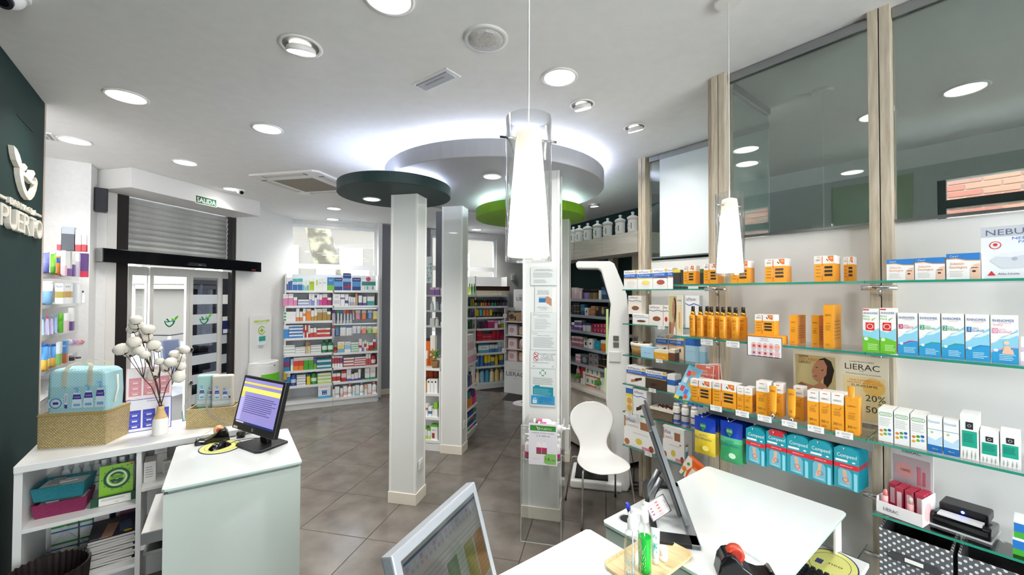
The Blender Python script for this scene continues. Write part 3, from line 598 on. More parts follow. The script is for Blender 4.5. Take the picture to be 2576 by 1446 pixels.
# ================================================================ display shelving (frames and shelves only)
RAIL=M('E9EBEC',.3)
def zc(fr,px,py,y=0.0):return fr.y(px,py,y).z
def shelfobj(name,root,x0,x1,y0,y1,z,m=WHITE,rail=True):
    o=MB().box(x0,x1,y0,y1,z-.016,z,m).build(name,root)
    if rail:MB().box(x0,x1,y0-.008,y0,z-.036,z+.002,RAIL).build('price_rail',o)
    return o
C6=lambda cx,cy:(690+cx/2.892,540+cy/2.892)
bd=thing('window_display','tall white two bay shelf display in front of the shop window','shelf display',FBK.w(0,0,0),FBK.rz)
ZL=[zc(FBK,*C6(240,y))for y in(551,661,773,894,1011,1129,1239)];ZR=[zc(FBK,*C6(580,y))for y in(551,661,998,1103,1208)]
zb=zc(FBK,*C6(480,1330));BX0,BXM,BX1=-.07,.640,1.378
MB().box(BX0,BX1,.33,.35,.1,2.215,M('CFD2D6',.4)).build('back_panel',bd)
for x in(BX0,BXM,BX1):MB().box(x-.012,x+.012,.03 if x!=BXM else.1,.35,0,2.21 if x!=BXM else 2.0,WHITE).build('upright',bd)
for z in ZL:shelfobj('shelf',bd,BX0+.012,BXM-.012,.0,.33,z)
for z in ZR:shelfobj('shelf',bd,BXM+.012,BX1-.012,.0,.33,z)
zb2=.135
for a,b in((BX0+.012,BXM-.002),(BXM+.002,BX1-.012)):shelfobj('shelf',bd,a,b,-.06,.33,zb2);MB().box(a,b,-.03,.3,0,.1,WHITE).build('plinth',bd)
for cy in(686,797):
    z=zc(FBK,*C6(580,cy));MB().box(BXM+.012,BX1-.012,.10,.12,z-.01,z+.01,STEEL).build('hook_bar',bd)
S2=lambda cx,cy:(1040+cx/2.3333,540+cy/2.3333)
fd=thing('hair_care_display','white shelf display of hair and skin care before the far window','shelf display',FBK.w(0,0,0),FBK.rz)
Z2=[zc(FBK,*S2(465,y))for y in(471,536,600,666,738,809,886,981)]
X20,X2M,X21=2.78,FBK.y(1198,800,0).x,FBK.y(1279,800,0).x
MB().box(X20,X21,.33,.35,.1,2.24,M('DADDE0',.4)).build('back_panel',fd)
for x in(X20,X2M,X21):MB().box(x-.011,x+.011,.05,.35,0,2.24,WHITE).build('upright',fd)
for z in Z2:
    shelfobj('shelf',fd,X20+.01,X2M-.01,0,.33,z);shelfobj('shelf',fd,X2M+.01,X21-.01,0,.33,z)
MB().box(X20,X21,.0,.3,0,Z2[-1]-.03,WHITE).build('plinth',fd)
# low gondola behind the second column
gd=thing('gondola','low white gondola shelves built behind the second column','shelf display',FA.w(0,0,0),FA.rz)
yG=4.60;xGl=-2.40;xGr=-1.70;yGb=5.42
zg=[.985,.685,.40,.125]
MB().box(xGl,xGr-.22,yG,yGb,zg[0]-.025,zg[0],WHITE).build('top',gd,bevel=.002)
for z in zg[1:]:MB().box(xGl,-1.93,yG+.005,yG+.34,z-.03,z,WHITE).build('shelf',gd)
MB().box(-1.93,-1.905,yG,yGb,0,zg[0]-.025,WHITE).build('side',gd);MB().box(xGl,-1.93,yG+.01,yG+.3,0,.095,WHITE).build('plinth',gd);MB().box(xGl,-1.93,yG+.34,yG+.36,0,.96,M('D8D8D6',.5)).build('back_panel',gd)
zgr=[1.21,.97,.676,.395,.10]
for k,z in enumerate(zgr[1:]):shelfobj('shelf',gd,xGr-.2,xGr+.0,yG+.20,yGb,z)
MB().box(xGr-.2,xGr-.03,yG+.20,yGb,0,.07,WHITE).build('plinth',gd);MB().box(xGr-.215,xGr-.2,yG+.2,yGb,0,1.45,WHITE).build('back_panel',gd)
# tall slim display standing on the gondola, with oak post and glass shelves
td=thing('tall_display','narrow tall display with oak post and small white shelves','shelf display',FA.w(0,0,0),FA.rz)
MB().box(-2.30,-2.24,5.6,5.68,0,3.0,OAK).build('post',td);MB().box(-2.205,-2.195,5.45,5.75,0,2.2,M('8A8D90',.4)).build('side_panel',td);MB().box(-2.42,-2.31,5.62,5.64,0,3.1,M('7F828A',.5)).build('back_panel',td)
for py in(742,781,820):
    z=FA.y(1080,py,5.45).z;MB().box(-2.52,-2.20,5.45,5.6,z-.02,z,WHITE).build('shelf',td)
lb_=FA.y(1072,712,5.44);MB().box(lb_.x-.12,lb_.x+.1,5.43,5.44,lb_.z,lb_.z+.38,M('EFF3F2',.4)).build('header_card',td);e=MB()
for i in range(26):
    x=lb_.x+.0+random.random()*.085;z=lb_.z+.02+random.random()*.24;e.poly([(x,z),(x+.010,z+.018),(x+.004,z+.03),(x-.006,z+.012)],5.4285,M('38B5B0',.5))
e.build('print',td)
# perfume wall shelving
pf=thing('perfume_wall','oak framed perfume shelving with jar ledge on the dark green wall','shelf display',FPF.w(0,0,0),FPF.rz)
ZP=[1.826,1.626,1.428,1.226,1.018];PX0,PX1=-2.2,-.20
MB().box(PX0,PX1,.30,.32,.74,2.33,GREEN).build('back_panel',pf)
for i,z in enumerate(ZP):o=MB().box(PX0,PX1-.0,0,.30,z-.018,z,M('8E9196',.4)).build('shelf',pf);MB().box(PX0,PX1,-.008,0,z-.032,z+.002,M('9FA6B2',.3)).build('price_rail',o)
MB().box(PX0,PX1,-.14,.32,.735,.765,OAKW).build('ledge',pf)
for k in range(5):x=PX0+k*.40;MB().box(x+.002,x+.398,-.10,.3,.05,.735,OAKW).build('cabinet_door',pf)
for x in(-1.75,-.72,-.31):MB().box(x,x+.09,.22,.298,.765,2.33,OAK).build('post',pf)
for k in range(4):x=PX0+.0+k*.56;MB().box(x+.002,x+.557,-.03,.30,2.325,2.545,OAKW).build('fascia_panel',pf)
MB().box(PX0-.06,PX0,-.05,.35,0,2.9,OAKW).build('end_panel',pf)
# ================================================================ glass shelves of the till wall
def gshelf(s0,s1,n0,n1,z,lab,grp='glass wall shelves',clamps=(),t=.009):
    o=thing('glass_shelf',lab,'glass shelf',FB.w(s0,n0,z),FB.rz,grp);w,d=s1-s0,n1-n0
    m=MB();m.add([(0,0,0),(w,0,0),(w,d,0),(0,d,0)],[(0,1,2,3)],GLASS);m.add([(0,0,-t),(w,0,-t),(w,d,-t),(0,d,-t)],[(3,2,1,0)],GLASS)
    m.build('pane',o)
    e=MB();e.add([(0,0,-t),(w,0,-t),(w,0,0),(0,0,0)],[(0,1,2,3)],GEDGE);e.add([(0,d,-t),(0,0,-t),(0,0,0),(0,d,0)],[(0,1,2,3)],GEDGE);e.add([(w,0,-t),(w,d,-t),(w,d,0),(w,0,0)],[(0,1,2,3)],GEDGE);e.build('ground_edge',o)
    for x in clamps:
        cl=MB().tube([(x-s0-.06,d-.035,-t-.016),(x-s0+.06,d-.035,-t-.016)],.011,CHROME,12).build('clamp',o);MB().tube([(x-s0,d-.035,-t-.02),(x-s0,d-.008,-t-.05)],.006,CHROME,8).build('clamp_arm',cl)
    return o
ZS=(1.942,1.656,1.310,1.030,.775)
for i,z in enumerate(ZS[:3]):
    gshelf(-1.24,-.4165,2.12,NP-.005,z,['top glass shelf of orange boxes on the till wall','middle glass shelf of orange sprays on the till wall','lower glass shelf of sun creams over the hanging packs'][i],clamps=(-1.122,))
    gshelf(-.4145,.60,2.12,NP-.005,z,['top glass shelf of eye care boxes','glass shelf of blue nasal spray boxes','glass shelf of white and teal cartons'][i],clamps=(-.414,))
gshelf(-.40,.60,2.12,NP-.005,ZS[3],'low glass shelf with lip balm display and card reader',clamps=(-.414,));gshelf(-.47,.60,2.12,NP-.005,ZS[4],'lowest glass shelf holding the spotted storage boxes',clamps=(-.414,))
ZD=(1.930,1.625,1.345,1.090,.842,.545)
for i,z in enumerate(ZD):gshelf(-2.28,-1.30,3.05,3.375,z,['top glass shelf of diet boxes by the weighing machine','second glass diet shelf by the weighing machine','third glass diet shelf with wicker basket','fourth glass diet shelf with chocolate bars','fifth glass diet shelf with grey basket','lowest glass diet shelf with large white boxes'][i],'glass diet shelves',clamps=(-2.262,))
hb=FB.w(-1.06,2.15,1.262);tag(MB().box(0,.66,0,.012,0,.035,STEEL).build('hook_rail',None,hb,FB.rz),'steel hook rail under the shelf of sun creams','rail')
# ================================================================ white shell chair
def chair():
    t=thing('shell_chair','white moulded chair with rounded waisted back and chrome legs','chair',(.765,3.56,0),R(7.6))
    prof=[(-.248,.432,.07),(-.243,.440,.125),(-.225,.448,.172),(-.19,.454,.200),(-.12,.455,.216),(-.03,.452,.214),(.05,.450,.192),(.11,.457,.158),(.152,.482,.132),(.178,.53,.124),(.193,.585,.140),(.207,.64,.176),(.222,.70,.206),(.238,.76,.212),(.252,.81,.192),(.262,.85,.150),(.268,.875,.095),(.270,.887,.03)]
    n=11;vs=[];fs=[]
    for i,(y,z,hw)in enumerate(prof):
        k=min(max((z-.47)/.12,0),1)
        for j in range(n):
            u=-1+2*j/(n-1);vs.append((hw*u,y-k*.022*u*u*(hw/.2),z+(1-k)*.012*u*u))
    for i in range(len(prof)-1):
        for j in range(n-1):a=i*n+j;fs.append((a,a+1,a+n+1,a+n))
    o=MB().add(vs,fs,M('F4F4F2',.25,name='white_shell'),True).build('seat_shell',t);s=o.modifiers.new('thick','SOLIDIFY');s.thickness=.011;s.offset=-1
    b=o.modifiers.new('sub','SUBSURF');b.levels=1;b.render_levels=1
    for sx in(-1,1):
        for sy,fy in((-1,-.245),(1,.245)):
            a=(sx*.10,sy*.08,.436);c=(sx*.185,sy*.14,.437);d=(sx*.20,sy*.155,.425);f=(sx*.238,fy,.012)
            lg=MB().tube([a,c,d,tuple(d[i]+(f[i]-d[i])*.06 for i in range(3)),f],.0085,CHROME,10).build('leg',t);MB().lathe([(.0105,0),(.0105,.016)],BLACK,10).build('foot_cap',lg,(f[0],f[1],0))
chair()
# ================================================================ weighing and measuring machine
FW=Fr(.595,4.017,-12.7)
def wm():
    t=thing('weighing_machine','tall white weighing and height machine with overhanging arm','scale',FW.w(0,0,0),FW.rz);W1=M('F3F3F2',.22,name='machine_white')
    q=lambda px,py:(lambda v:(v.x,v.z))(FW.y(px,py,.10))
    outl=[q(1449,664),q(1454,658),q(1534,658),q(1545,664),q(1560,700),q(1576,740),q(1582,795)]+[(q(1582,795)[0]+.005,.06),(q(1582,795)[0]-.02,.0),(.40,0),(.40,.17)]+[q(1524,1000),q(1527,890),q(1533,800),q(1536,765),q(1512,682),q(1504,677),q(1452,676)]
    MB().prism([(a-.0,b)for a,b in outl],.02,.26,W1,'y').build('body',t,bevel=.022,seg=3)
    a,b,c,d=q(1514,690),q(1534,752),q(1540,750),q(1520,688)
    MB().prism([(a[0]-.016,a[1]),(b[0]-.016,b[1]),(b[0]+.01,b[1]),(a[0]+.01,a[1])],.05,.23,M('2B2F38',.08),'y').build('screen',t)
    g=M('BFD79A',.4)
    for p0,p1,m,nm in[((1528,778),(1527,888),g,'green_label'),((1524,930),(1523,985),g,'green_label')]:
        u,v=q(*p0),q(*p1);MB().prism([(u[0]-.012,u[1]),(v[0]-.012,v[1]),(v[0]+.01,v[1]),(u[0]+.01,u[1])],.06,.22,m,'y').build(nm,t)
    for py0,py1 in((842,855),(858,871)):
        u,v=q(1542,py0),q(1556,py1);MB().box(u[0],v[0],.012,.026,v[1],u[1],M('8C8A86',.25,.6)).build('dispenser_slot',t,bevel=.003)
    u=q(1540,876);MB().box(u[0]-.03,u[0]+.075,.008,.03,u[1]-.12,u[1]-.02,M('E2E2E0',.3)).build('coin_tray',t,bevel=.006)
    MB().box(-.02,.47,-.02,.42,0,.085,W1).build('base',t,bevel=.02,seg=3);MB().box(.02,.34,.02,.38,.085,.098,BLACK).build('foot_plate',t,bevel=.004)
    for i in range(14):MB().box(.03+i*.022,.038+i*.022,.03,.37,.098,.102,M('232327',.6)).build('rib',t)
    MB().lathe([(.085*math.cos(R(a)),.085*math.sin(R(a)))for a in range(0,90,12)],CHROME,20).build('blood_pressure_dome',t,(.16,.33,.62));MB().tube([(.16,.33,.1),(.16,.33,.62)],.03,M('55565A',.4),12).build('dome_stem',t)
wm()
# ================================================================ column notices
pC=FA.z(1407,1312,0);YC=pC.y-.0035
def notice(box,lab,fn):
    q=lambda cx,cy:FA.y(1260+cx/3.615,640+cy/3.615,YC)
    a=q(box[0],box[3]);b=q(box[2],box[1]);w,h=b.x-a.x,b.z-a.z
    t=thing('notice',lab,'notice',FA.w(a.x,YC,a.z),FA.rz,'notices on the white column');MB().box(0,w,-.0012,0,0,h,M('F0F0EE',.45)).build('sheet',t)
    m=MB();fn(m,w,h);m.build('print',t);MB().box(-.003,w+.003,-.0030,-.0024,-.003,h+.003,FILM).build('plastic_sleeve',t)
TX=M('6E6E70',.7);TXL=M('A6A6A8',.7);RED=M('C8242E',.6);YY=-.0016
def n1(m,w,h):m.text('OBLIGATORIEDAD DE COBRAR LAS',.008,w/2,YY,h*.83,TX,width=w*.6);m.text('BOLSAS DE PLASTICO EN LA FARMACIA',.008,w/2,YY,h*.77,TX,width=w*.72);m.lines(w*.1,w*.88,h*.42,h*.70,7,YY,TXL,.2);m.lines(w*.12,w*.7,h*.12,h*.32,4,YY,TXL)
def n2(m,w,h):
    for i,s in enumerate(['A partir del 1 de marzo','necesitará presentar su','tarjeta sanitaria original','junto con sus recetas']):m.text(s,.009,w*.16,YY,h*(.82-i*.045),M('4A4A4C',.7),'l',width=w*.66)
    m.rect(w*.24,w*.68,h*.38,h*.60,YY,M('2E78B4',.5));m.rect(w*.24,w*.68,h*.54,h*.60,YY-.0002,M('B8C4CE',.5));m.poly([(w*.60,h*.42),(w*.72,h*.34),(w*.98,h*.24),(w*.98,h*.52),(w*.78,h*.62),(w*.62,h*.60),(w*.66,h*.52)],YY-.0003,M('C88D72',.6));m.lines(w*.16,w*.86,h*.16,h*.22,2,YY,TXL);m.text('COFM',.014,w*.52,YY,h*.08,M('B2A98E',.6))
def n3(m,w,h):m.text('COFM',.011,w*.16,YY,h*.85,M('A8A08A',.6));m.lines(w*.28,w*.8,h*.84,h*.9,1,YY,TXL);m.text('NOTA INFORMATIVA DE LA FARMACIA',.006,w*.5,YY,h*.76,TX,width=w*.5);m.lines(w*.14,w*.86,h*.12,h*.68,9,YY,TXL,.4,.25)
def n4(m,w,h):m.text('COFM',.011,w*.16,YY,h*.85,M('A8A08A',.6));m.text('NORMAS DE LA FARMACIA',.007,w*.5,YY,h*.76,TX,width=w*.5);m.lines(w*.10,w*.92,h*.14,h*.70,10,YY,TXL,.15,.35)
def n5(m,w,h):
    for i,s in enumerate(['PROHIBIDO FUMAR','Y EL USO DE','CIGARRILLOS','ELECTRÓNICOS']):m.text(s,.012,w*.65,YY,h*(.74-i*.10),M('5C5C60',.7))
    for z in(.74,.52):m.ring(w*.22,h*z,.022,.004,YY,RED,20);m.rect(w*.19,w*.25,h*z-.003,h*z+.001,YY,M('333333'));m.poly([(w*.22-.016,h*z+.012),(w*.22-.012,h*z+.016),(w*.22+.016,h*z-.012),(w*.22+.012,h*z-.016)],YY-.0002,RED)
    m.lines(w*.08,w*.92,h*.28,h*.36,2,YY,TXL);m.text('SM',.010,w*.14,YY,h*.10,M('2E3C78'));m.text('SM',.010,w*.88,YY,h*.10,RED)
def n6(m,w,h):
    G=M('1F9A5A',.5);c=(w*.5,h*.88);s=.017
    cr=[(-s,s*2.6),(s,s*2.6),(s,s),(s*2.6,s),(s*2.6,-s),(s,-s),(s,-s*2.6),(-s,-s*2.6),(-s,-s),(-s*2.6,-s),(-s*2.6,s),(-s,s)]
    m.poly([(c[0]+a*.6,c[1]+b*.6)for a,b in cr],YY,G);m.poly([(c[0]+a*.44,c[1]+b*.44)for a,b in cr],YY-.0002,M('F4F6F4'));m.lines(w*.1,w*.92,h*.57,h*.76,8,YY,TXL,.1)
    m.poly([(w*.1,h*.30),(w*.1,h*.52),(w*.18,h*.52),(w*.18,h*.555),(w*.38,h*.555),(w*.38,h*.52),(w*.92,h*.51),(w*.92,h*.28)],YY,M('1E97AC',.5));m.lines(w*.14,w*.88,h*.30,h*.47,7,YY-.0003,M('7CC8D6'));m.rect(w*.03,w*.98,h*.05,h*.285,YY-.0004,M('3FA9DC',.5));m.lines(w*.34,w*.94,h*.08,h*.25,8,YY-.0006,M('1F6FA6'))
    m.rect(w*.10,w*.26,h*.08,h*.17,YY-.0006,M('F2F8FA'));m.ring(w*.18,h*.18,w*.065,w*.025,YY-.0006,M('F2F8FA'),12,0,180);m.disc(w*.18,h*.13,w*.02,YY-.0008,M('3FA9DC'))
for bx,lab,fn in[((270,112,505,280),'topmost notice on the column, about plastic bags',n1),((308,290,465,525),'narrow notice with a hand holding a blue health card',n2),((275,530,505,697),'printed notice just below the health card notice',n3),((272,703,503,868),'densely printed notice just above the no smoking notice',n4),((268,870,500,1035),'no smoking notice with two red prohibition rings',n5),((268,1040,495,1375),'tall data protection notice with green cross and blue padlock',n6)]:notice(bx,lab,fn)
# ================================================================ acrylic dump bin with pump bottles
a0=FA.loc((.075,3.154,0));AX0,AY0,AW_,AD_=a0.x,a0.y-.005,.305,.30
t=thing('acrylic_stand','clear acrylic display tower in front of the notice column','display stand',FA.w(AX0,AY0,0),FA.rz)
for x0,x1,y0,y1 in((0,AW_,0,.005),(0,AW_,AD_-.005,AD_),(0,.005,.005,AD_-.005),(AW_-.005,AW_,.005,AD_-.005)):
    MB().box(x0,x1,y0,y1,0,.882,ACRYL).build('wall_sheet',t)
for z in(.585,):MB().box(.005,AW_-.005,.005,AD_-.005,z,z+.005,ACRYL).build('shelf',t)
ED=M('E8EEEE',.1)
for x in(0,AW_):MB().box(x-.0012,x+.0012,-.0012,.0012,0,.884,ED).build('polished_edge',t)
MB().box(0,AW_,-.001,.001,.881,.884,ED).build('polished_edge',t);MB().box(0,AW_,-.001,.001,.0,.003,ED).build('polished_edge',t)
def pumpbottle(root,r,h,body,band,cap,sy=.62,bands=None):
    prof=[(r*.94,0),(r,.006)]
    if band:prof+=[(r,h*.10,band[0]),(r,h*.30,band[1]if len(band)>1 else band[0]),(r,h*.45)]
    prof+=[(r,h*.78),(r*.8,h*.88),(r*.36,h*.95),(r*.36,h)]
    MB().lathe(prof,body,18,sy=sy).build('bottle',root)
    MB().lathe([(r*.42,h),(r*.42,h+.018),(r*.16,h+.020),(r*.16,h+.035),(r*.3,h+.037),(r*.3,h+.047)],cap,12).build('pump',root);MB().box(-r*.95,r*.2,-.006,.006,h+.038,h+.048,cap).build('spout',root)
PB=[M('F2F0EF',.3),M('8F6A66',.5),M('E0268A',.5)]
k=0
for j in range(2):
    for i in range(4):
        t=thing('pump_bottle','white pump bottle with pink band, %s in %s row of acrylic stand'%(['leftmost','second','third','rightmost'][i],['front','rear'][j]),'bottle',FA.w(AX0+.045+i*.072,AY0+.075+j*.13,.591),FA.rz,'pump bottles in the acrylic stand')
        pumpbottle(t,.031,.155,PB[0],[PB[1],PB[2]],M('EDEDED',.3))
for i in range(3):
    t=thing('pump_bottle',['white pump bottle with pink label lying on top at the column side','white pump bottle lying across the top of the acrylic stand','white pump bottle lying with its pump towards the chair'][i],'bottle',FA.w(AX0+.06+i*.05,AY0+.22-.07*i,.84+.002*i),0,'pump bottles in the acrylic stand',rot=(0,R(90),FA.rz+(.1,-.2,.15)[i]));pumpbottle(t,.031,.155,PB[0],[PB[1],PB[2]],M('EDEDED',.3))
a=FA.y(1330,1166,AY0-.004);b=FA.y(1402,1068,AY0-.004);w,h=b.x-a.x,b.z-a.z
t=thing('price_card','offer card reading 14,90 on the acrylic stand','price card',FA.w(a.x,AY0-.004,a.z),FA.rz);MB().box(0,w,-.0015,0,0,h,M('ECE8F0',.5)).build('card',t);m=MB()
m.rect(w*.05,w*.95,h*.82,h*.95,YY-.0004,M('3E8E3A',.5));m.text('PUERTO',.014,w*.62,YY-.0008,h*.85,M('EEF2E8'),width=w*.36);o1,o2=logo_parts(.03,.028)
for pl in o1+o2:m.poly([(w*.27+u,h*.84+v)for u,v in pl],YY-.0008,M('EEF2E8'))
m.text('HIGIENE ÍNTIMA DIARIA',.0085,w*.5,YY-.0004,h*.755,M('4A4658'),width=w*.8);m.text('2 X 500 ml',.013,w*.5,YY-.0004,h*.68,M('3A3648'),width=w*.46)
for x in(.36,.55):m.poly([(w*x-w*.09,h*.24),(w*x+w*.09,h*.24),(w*x+w*.09,h*.5),(w*x+w*.02,h*.56),(w*x-w*.02,h*.56),(w*x-w*.09,h*.5)],YY-.0004,M('F4F0F2'));m.rect(w*x-w*.09,w*x+w*.09,h*.34,h*.42,YY-.0006,M('C02A6A'));m.rect(w*x-w*.09,w*x+w*.09,h*.26,h*.34,YY-.0006,M('8A5A52'));m.rect(w*x-w*.01,w*x+w*.01,h*.56,h*.61,YY-.0005,M('E2DEE2'))
m.poly([(w*.54,h*.06),(w*.62,h*.03),(w*.96,h*.03),(w*.96,h*.28),(w*.66,h*.28),(w*.54,h*.22)],YY-.0007,M('8CC66A'));m.text('14,',.026,w*.68,YY-.001,h*.11,M('33503A'));m.text('90€',.013,w*.87,YY-.001,h*.11,M('33503A'));m.text('CUMLAUDE',.007,w*.25,YY-.0004,h*.13,M('E6A8BE'));m.build('print',t)
# ================================================================ monitors
def EM(c,e):
    k=('em',c,e)
    if k not in _mc:
        m=bpy.data.materials.new('screen_'+c);m.use_nodes=True;b=m.node_tree.nodes['Principled BSDF'];b.inputs['Base Color'].default_value=hexc('101010');b.inputs['Roughness'].default_value=.12
        b.inputs['Emission Color'].default_value=hexc(c);b.inputs['Emission Strength'].default_value=e;_mc[k]=m
    return _mc[k]
t=thing('monitor','black desktop monitor showing a yellow and lilac list','monitor',(-1.454,2.405,1.0),R(-30))
MB().box(-.215,.215,-.012,.016,-.155,.155,BLACK).build('bezel',t,(0,-.02,.232),rot=(R(-13),0,0),bevel=.004)
scr=nodes_mat('lit_list_screen',lambda nt,b:(b.inputs['Base Color'].__setattr__('default_value',hexc('0A0A12')),b.inputs['Roughness'].__setattr__('default_value',.12),b.inputs['Emission Color'].__setattr__('default_value',hexc('7A74A8')),b.inputs['Emission Strength'].__setattr__('default_value',.55)))
m=MB();E_=lambda c,e=.6:EM(c,e);m.rect(-.195,.195,-.115,.14,-.0125,scr);m.rect(-.195,.195,.108,.120,-.0129,E_('B9A83E'));m.rect(-.195,.195,.064,.090,-.0129,E_('C9BC58'));m.rect(-.195,-.16,.03,.064,-.0129,E_('B9A83E'));m.rect(-.195,.195,-.115,-.103,-.0129,E_('1C2A5A',.5));m.rect(-.195,-.155,-.10,.03,-.0128,E_('8E8AB8'))
for i in range(9):m.rect(-.145,.10+.08*random.random(),.038-i*.011,.041-i*.011,-.0129,E_('3A3468',.3))
for i in range(7):m.rect(-.185+i*.012,-.178+i*.012,-.113,-.106,-.0132,E_('D8DCE8'))
m.ring(0,-.135,.009,.002,-.0125,M('B8B8BC'),14);m.text('hp',.008,0,-.0126,-.1385,M('B8B8BC'));m.rect(-.20,-.155,-.15,-.137,-.0125,M('D8D8D8'));m.build('screen',t,(0,-.02,.232),rot=(R(-13),0,0))
MB().box(-.035,.035,.0,.03,.012,.17,BLACK).build('neck',t,bevel=.004);MB().prism([(-.10,-.10),(.10,-.10),(.125,-.08),(.10,.09),(-.10,.09),(-.125,-.08)],0,.014,BLACK).build('base',t,bevel=.004)
# foreground silver monitor, on the near counter
T1=hz(1195,1210,1.35);T0=hz(985,1400,1.35);d=(T1-T0);wm_=d.length;th=math.atan2(d.y,d.x);cx_=(T0+T1)/2;tilt=R(-16);hm=.30
t=thing('monitor','silver framed monitor seen from above, showing a faint spreadsheet','monitor',(cx_.x,cx_.y,1.35),th)
SIL=M('B9BEC4',.35,.5,name='silver_plastic')
fr=thing_part=bpy.data.objects.new('display_head',MB().mesh('display_head'));COL.objects.link(fr);fr.parent=t;fr.rotation_euler=(tilt,0,0)
bb=.022
MB().box(-wm_/2,wm_/2,.0,.03,-hm,0,SIL).build('bezel',fr,bevel=.004)
SC3=nodes_mat('dim_sheet_screen',lambda nt,b:(b.inputs['Base Color'].__setattr__('default_value',hexc('23211E')),b.inputs['Roughness'].__setattr__('default_value',.10),b.inputs['Emission Color'].__setattr__('default_value',hexc('8C8F88')),b.inputs['Emission Strength'].__setattr__('default_value',.13)))
m=MB();m.rect(-wm_/2+bb,wm_/2-bb,-hm+.045,-bb,-.0008,SC3);X0_,X1_=-wm_/2+bb+.003,wm_/2-bb-.003
m.rect(X0_,X1_,-.036,-.030,-.0012,E_('3E5E7E',.1));
for i in range(18):m.rect(X0_+.004+i*.017,X0_+.013+i*.017,-.050,-.041,-.0012,E_('9AA0B4' if i%3 else '8A7AA0',.12));m.rect(X0_+.004+i*.017,X0_+.011+i*.017,-.062,-.055,-.0012,E_('7C8498',.12))
for i in range(16):m.rect(X0_,X1_,-.082-i*.0115,-.0814-i*.0115,-.0012,E_('55585A',.08))
for i,(x,c)in enumerate([(-.02,'5E7A4A'),(.06,'8A8A3A'),(.11,'A0753A')]):m.rect(x,x+.045,-.22,-.11,-.001,E_(c,.10))
m.text('36',.016,X0_+.05,-.0016,-.118,E_('4A58C0',.3));m.build('screen',fr)
MB().box(-.03,.03,.03,.06,-.36,-.12,SIL).build('neck',t,(0,-.015,.05));MB().prism([(.11*math.cos(R(a)),.09*math.sin(R(a)))for a in range(0,360,15)],-.349,-.335,SIL).build('base',t,(.0,.0,0))
# touch monitor seen edge-on on the till counter
Bp=hz(1742,1350,1.02);th=math.atan2(.973,.23)
t=thing('touch_monitor','slim touch monitor seen edge-on on the till counter','monitor',(Bp.x,Bp.y,1.0),th)
# local x runs away from the camera, local -y faces the oak posts; the head leans back
hd_=bpy.data.objects.new('display_head',MB().mesh('display_head'));COL.objects.link(hd_);hd_.parent=t;hd_.location=(.06,.0,.03);hd_.rotation_euler=(R(-18.5),0,0)
MB().box(0,.40,0,.012,0,.375,M('2A2B2E',.3)).build('bezel',hd_,bevel=.003);MB().box(.002,.398,.012,.030,.03,.36,M('46484C',.4)).build('rear_case',hd_,bevel=.006);MB().box(-.003,0,-.001,.014,0,.378,M('AEB2B6',.3,.7)).build('side_trim',hd_);MB().box(.01,.39,-.0012,0,.01,.365,M('0E0F12',.06)).build('glass',hd_)
MB().box(-.045,.02,-.02,.13,0,.016,M('1D1E20',.4)).build('foot',t,bevel=.004);MB().box(.40,.45,-.02,.13,0,.016,M('1D1E20',.4)).build('foot',t,bevel=.004);MB().box(-.045,.45,-.02,.012,0,.016,M('8E9296',.35,.6)).build('front_bar',t,bevel=.003);MB().box(-.02,.42,.115,.14,0,.02,M('1D1E20',.4)).build('rear_bar',t,bevel=.003)
for x in(.16,.24):MB().tube([(x,.12,.02),(x,.12,.08),(x,.085,.15)],.012,M('AEB2B6',.3,.6),10).build('hinge_arm',t)
# photo card leaning on the monitor stand
def derm_card(t,w,h,edge):
    MB().box(0,w,-.0015,0,0,h,M('F0EDEE',.35)).build('card',t);m=MB()
    for(x0,x1,z0,z1)in((0,w,0,.0025),(0,w,h-.0025,h),(0,.0025,0,h),(w-.0025,w,0,h)):m.rect(x0,x1,z0,z1,-.002,edge)
    m.text('ABCDE',h*.07,w*.5,-.002,h*.86,M('B86A5A'));m.text('de los lunares',h*.05,w*.5,-.002,h*.78,M('5A5A68'))
    for r in range(2):
        for c in range(5):
            x=w*(.13+c*.165);z=h*(.42-r*.34);m.rect(x,x+w*.14,z,z+h*.20,-.002,M('EFA59A' if r==0 else 'E8B4B8'));
            if c<4:m.disc(x+w*.07,z+h*.10,w*.035,-.0023,M(('C4453C','A03048','B83A34','D86A5A')[c]if r==0 else('7A5A8A','8A5068','A83A38','6A3A50')[c]),9,h*.06)
            m.rect(x,x+w*.12,z-h*.05,z-h*.03,-.002,TX);m.rect(x+w*.02,x+w*.11,z+h*.23,z+h*.25,-.002,TX)
    m.build('print',t)
O_=hz(1621,1269,1.085);X_=hz(1643,1313,1.03)-O_;Z_=hz(1664,1236,1.12)-O_;w_,h_=X_.length,Z_.length;X_.normalize();Y_=Z_.cross(X_).normalized();Z_=X_.cross(Y_)
t=thing('photo_card','card of mole photographs leaning on the touch monitor stand','card',O_,0,None,rot=Matrix((X_,Y_,Z_)).transposed().to_euler());derm_card(t,w_,h_,BLACK)
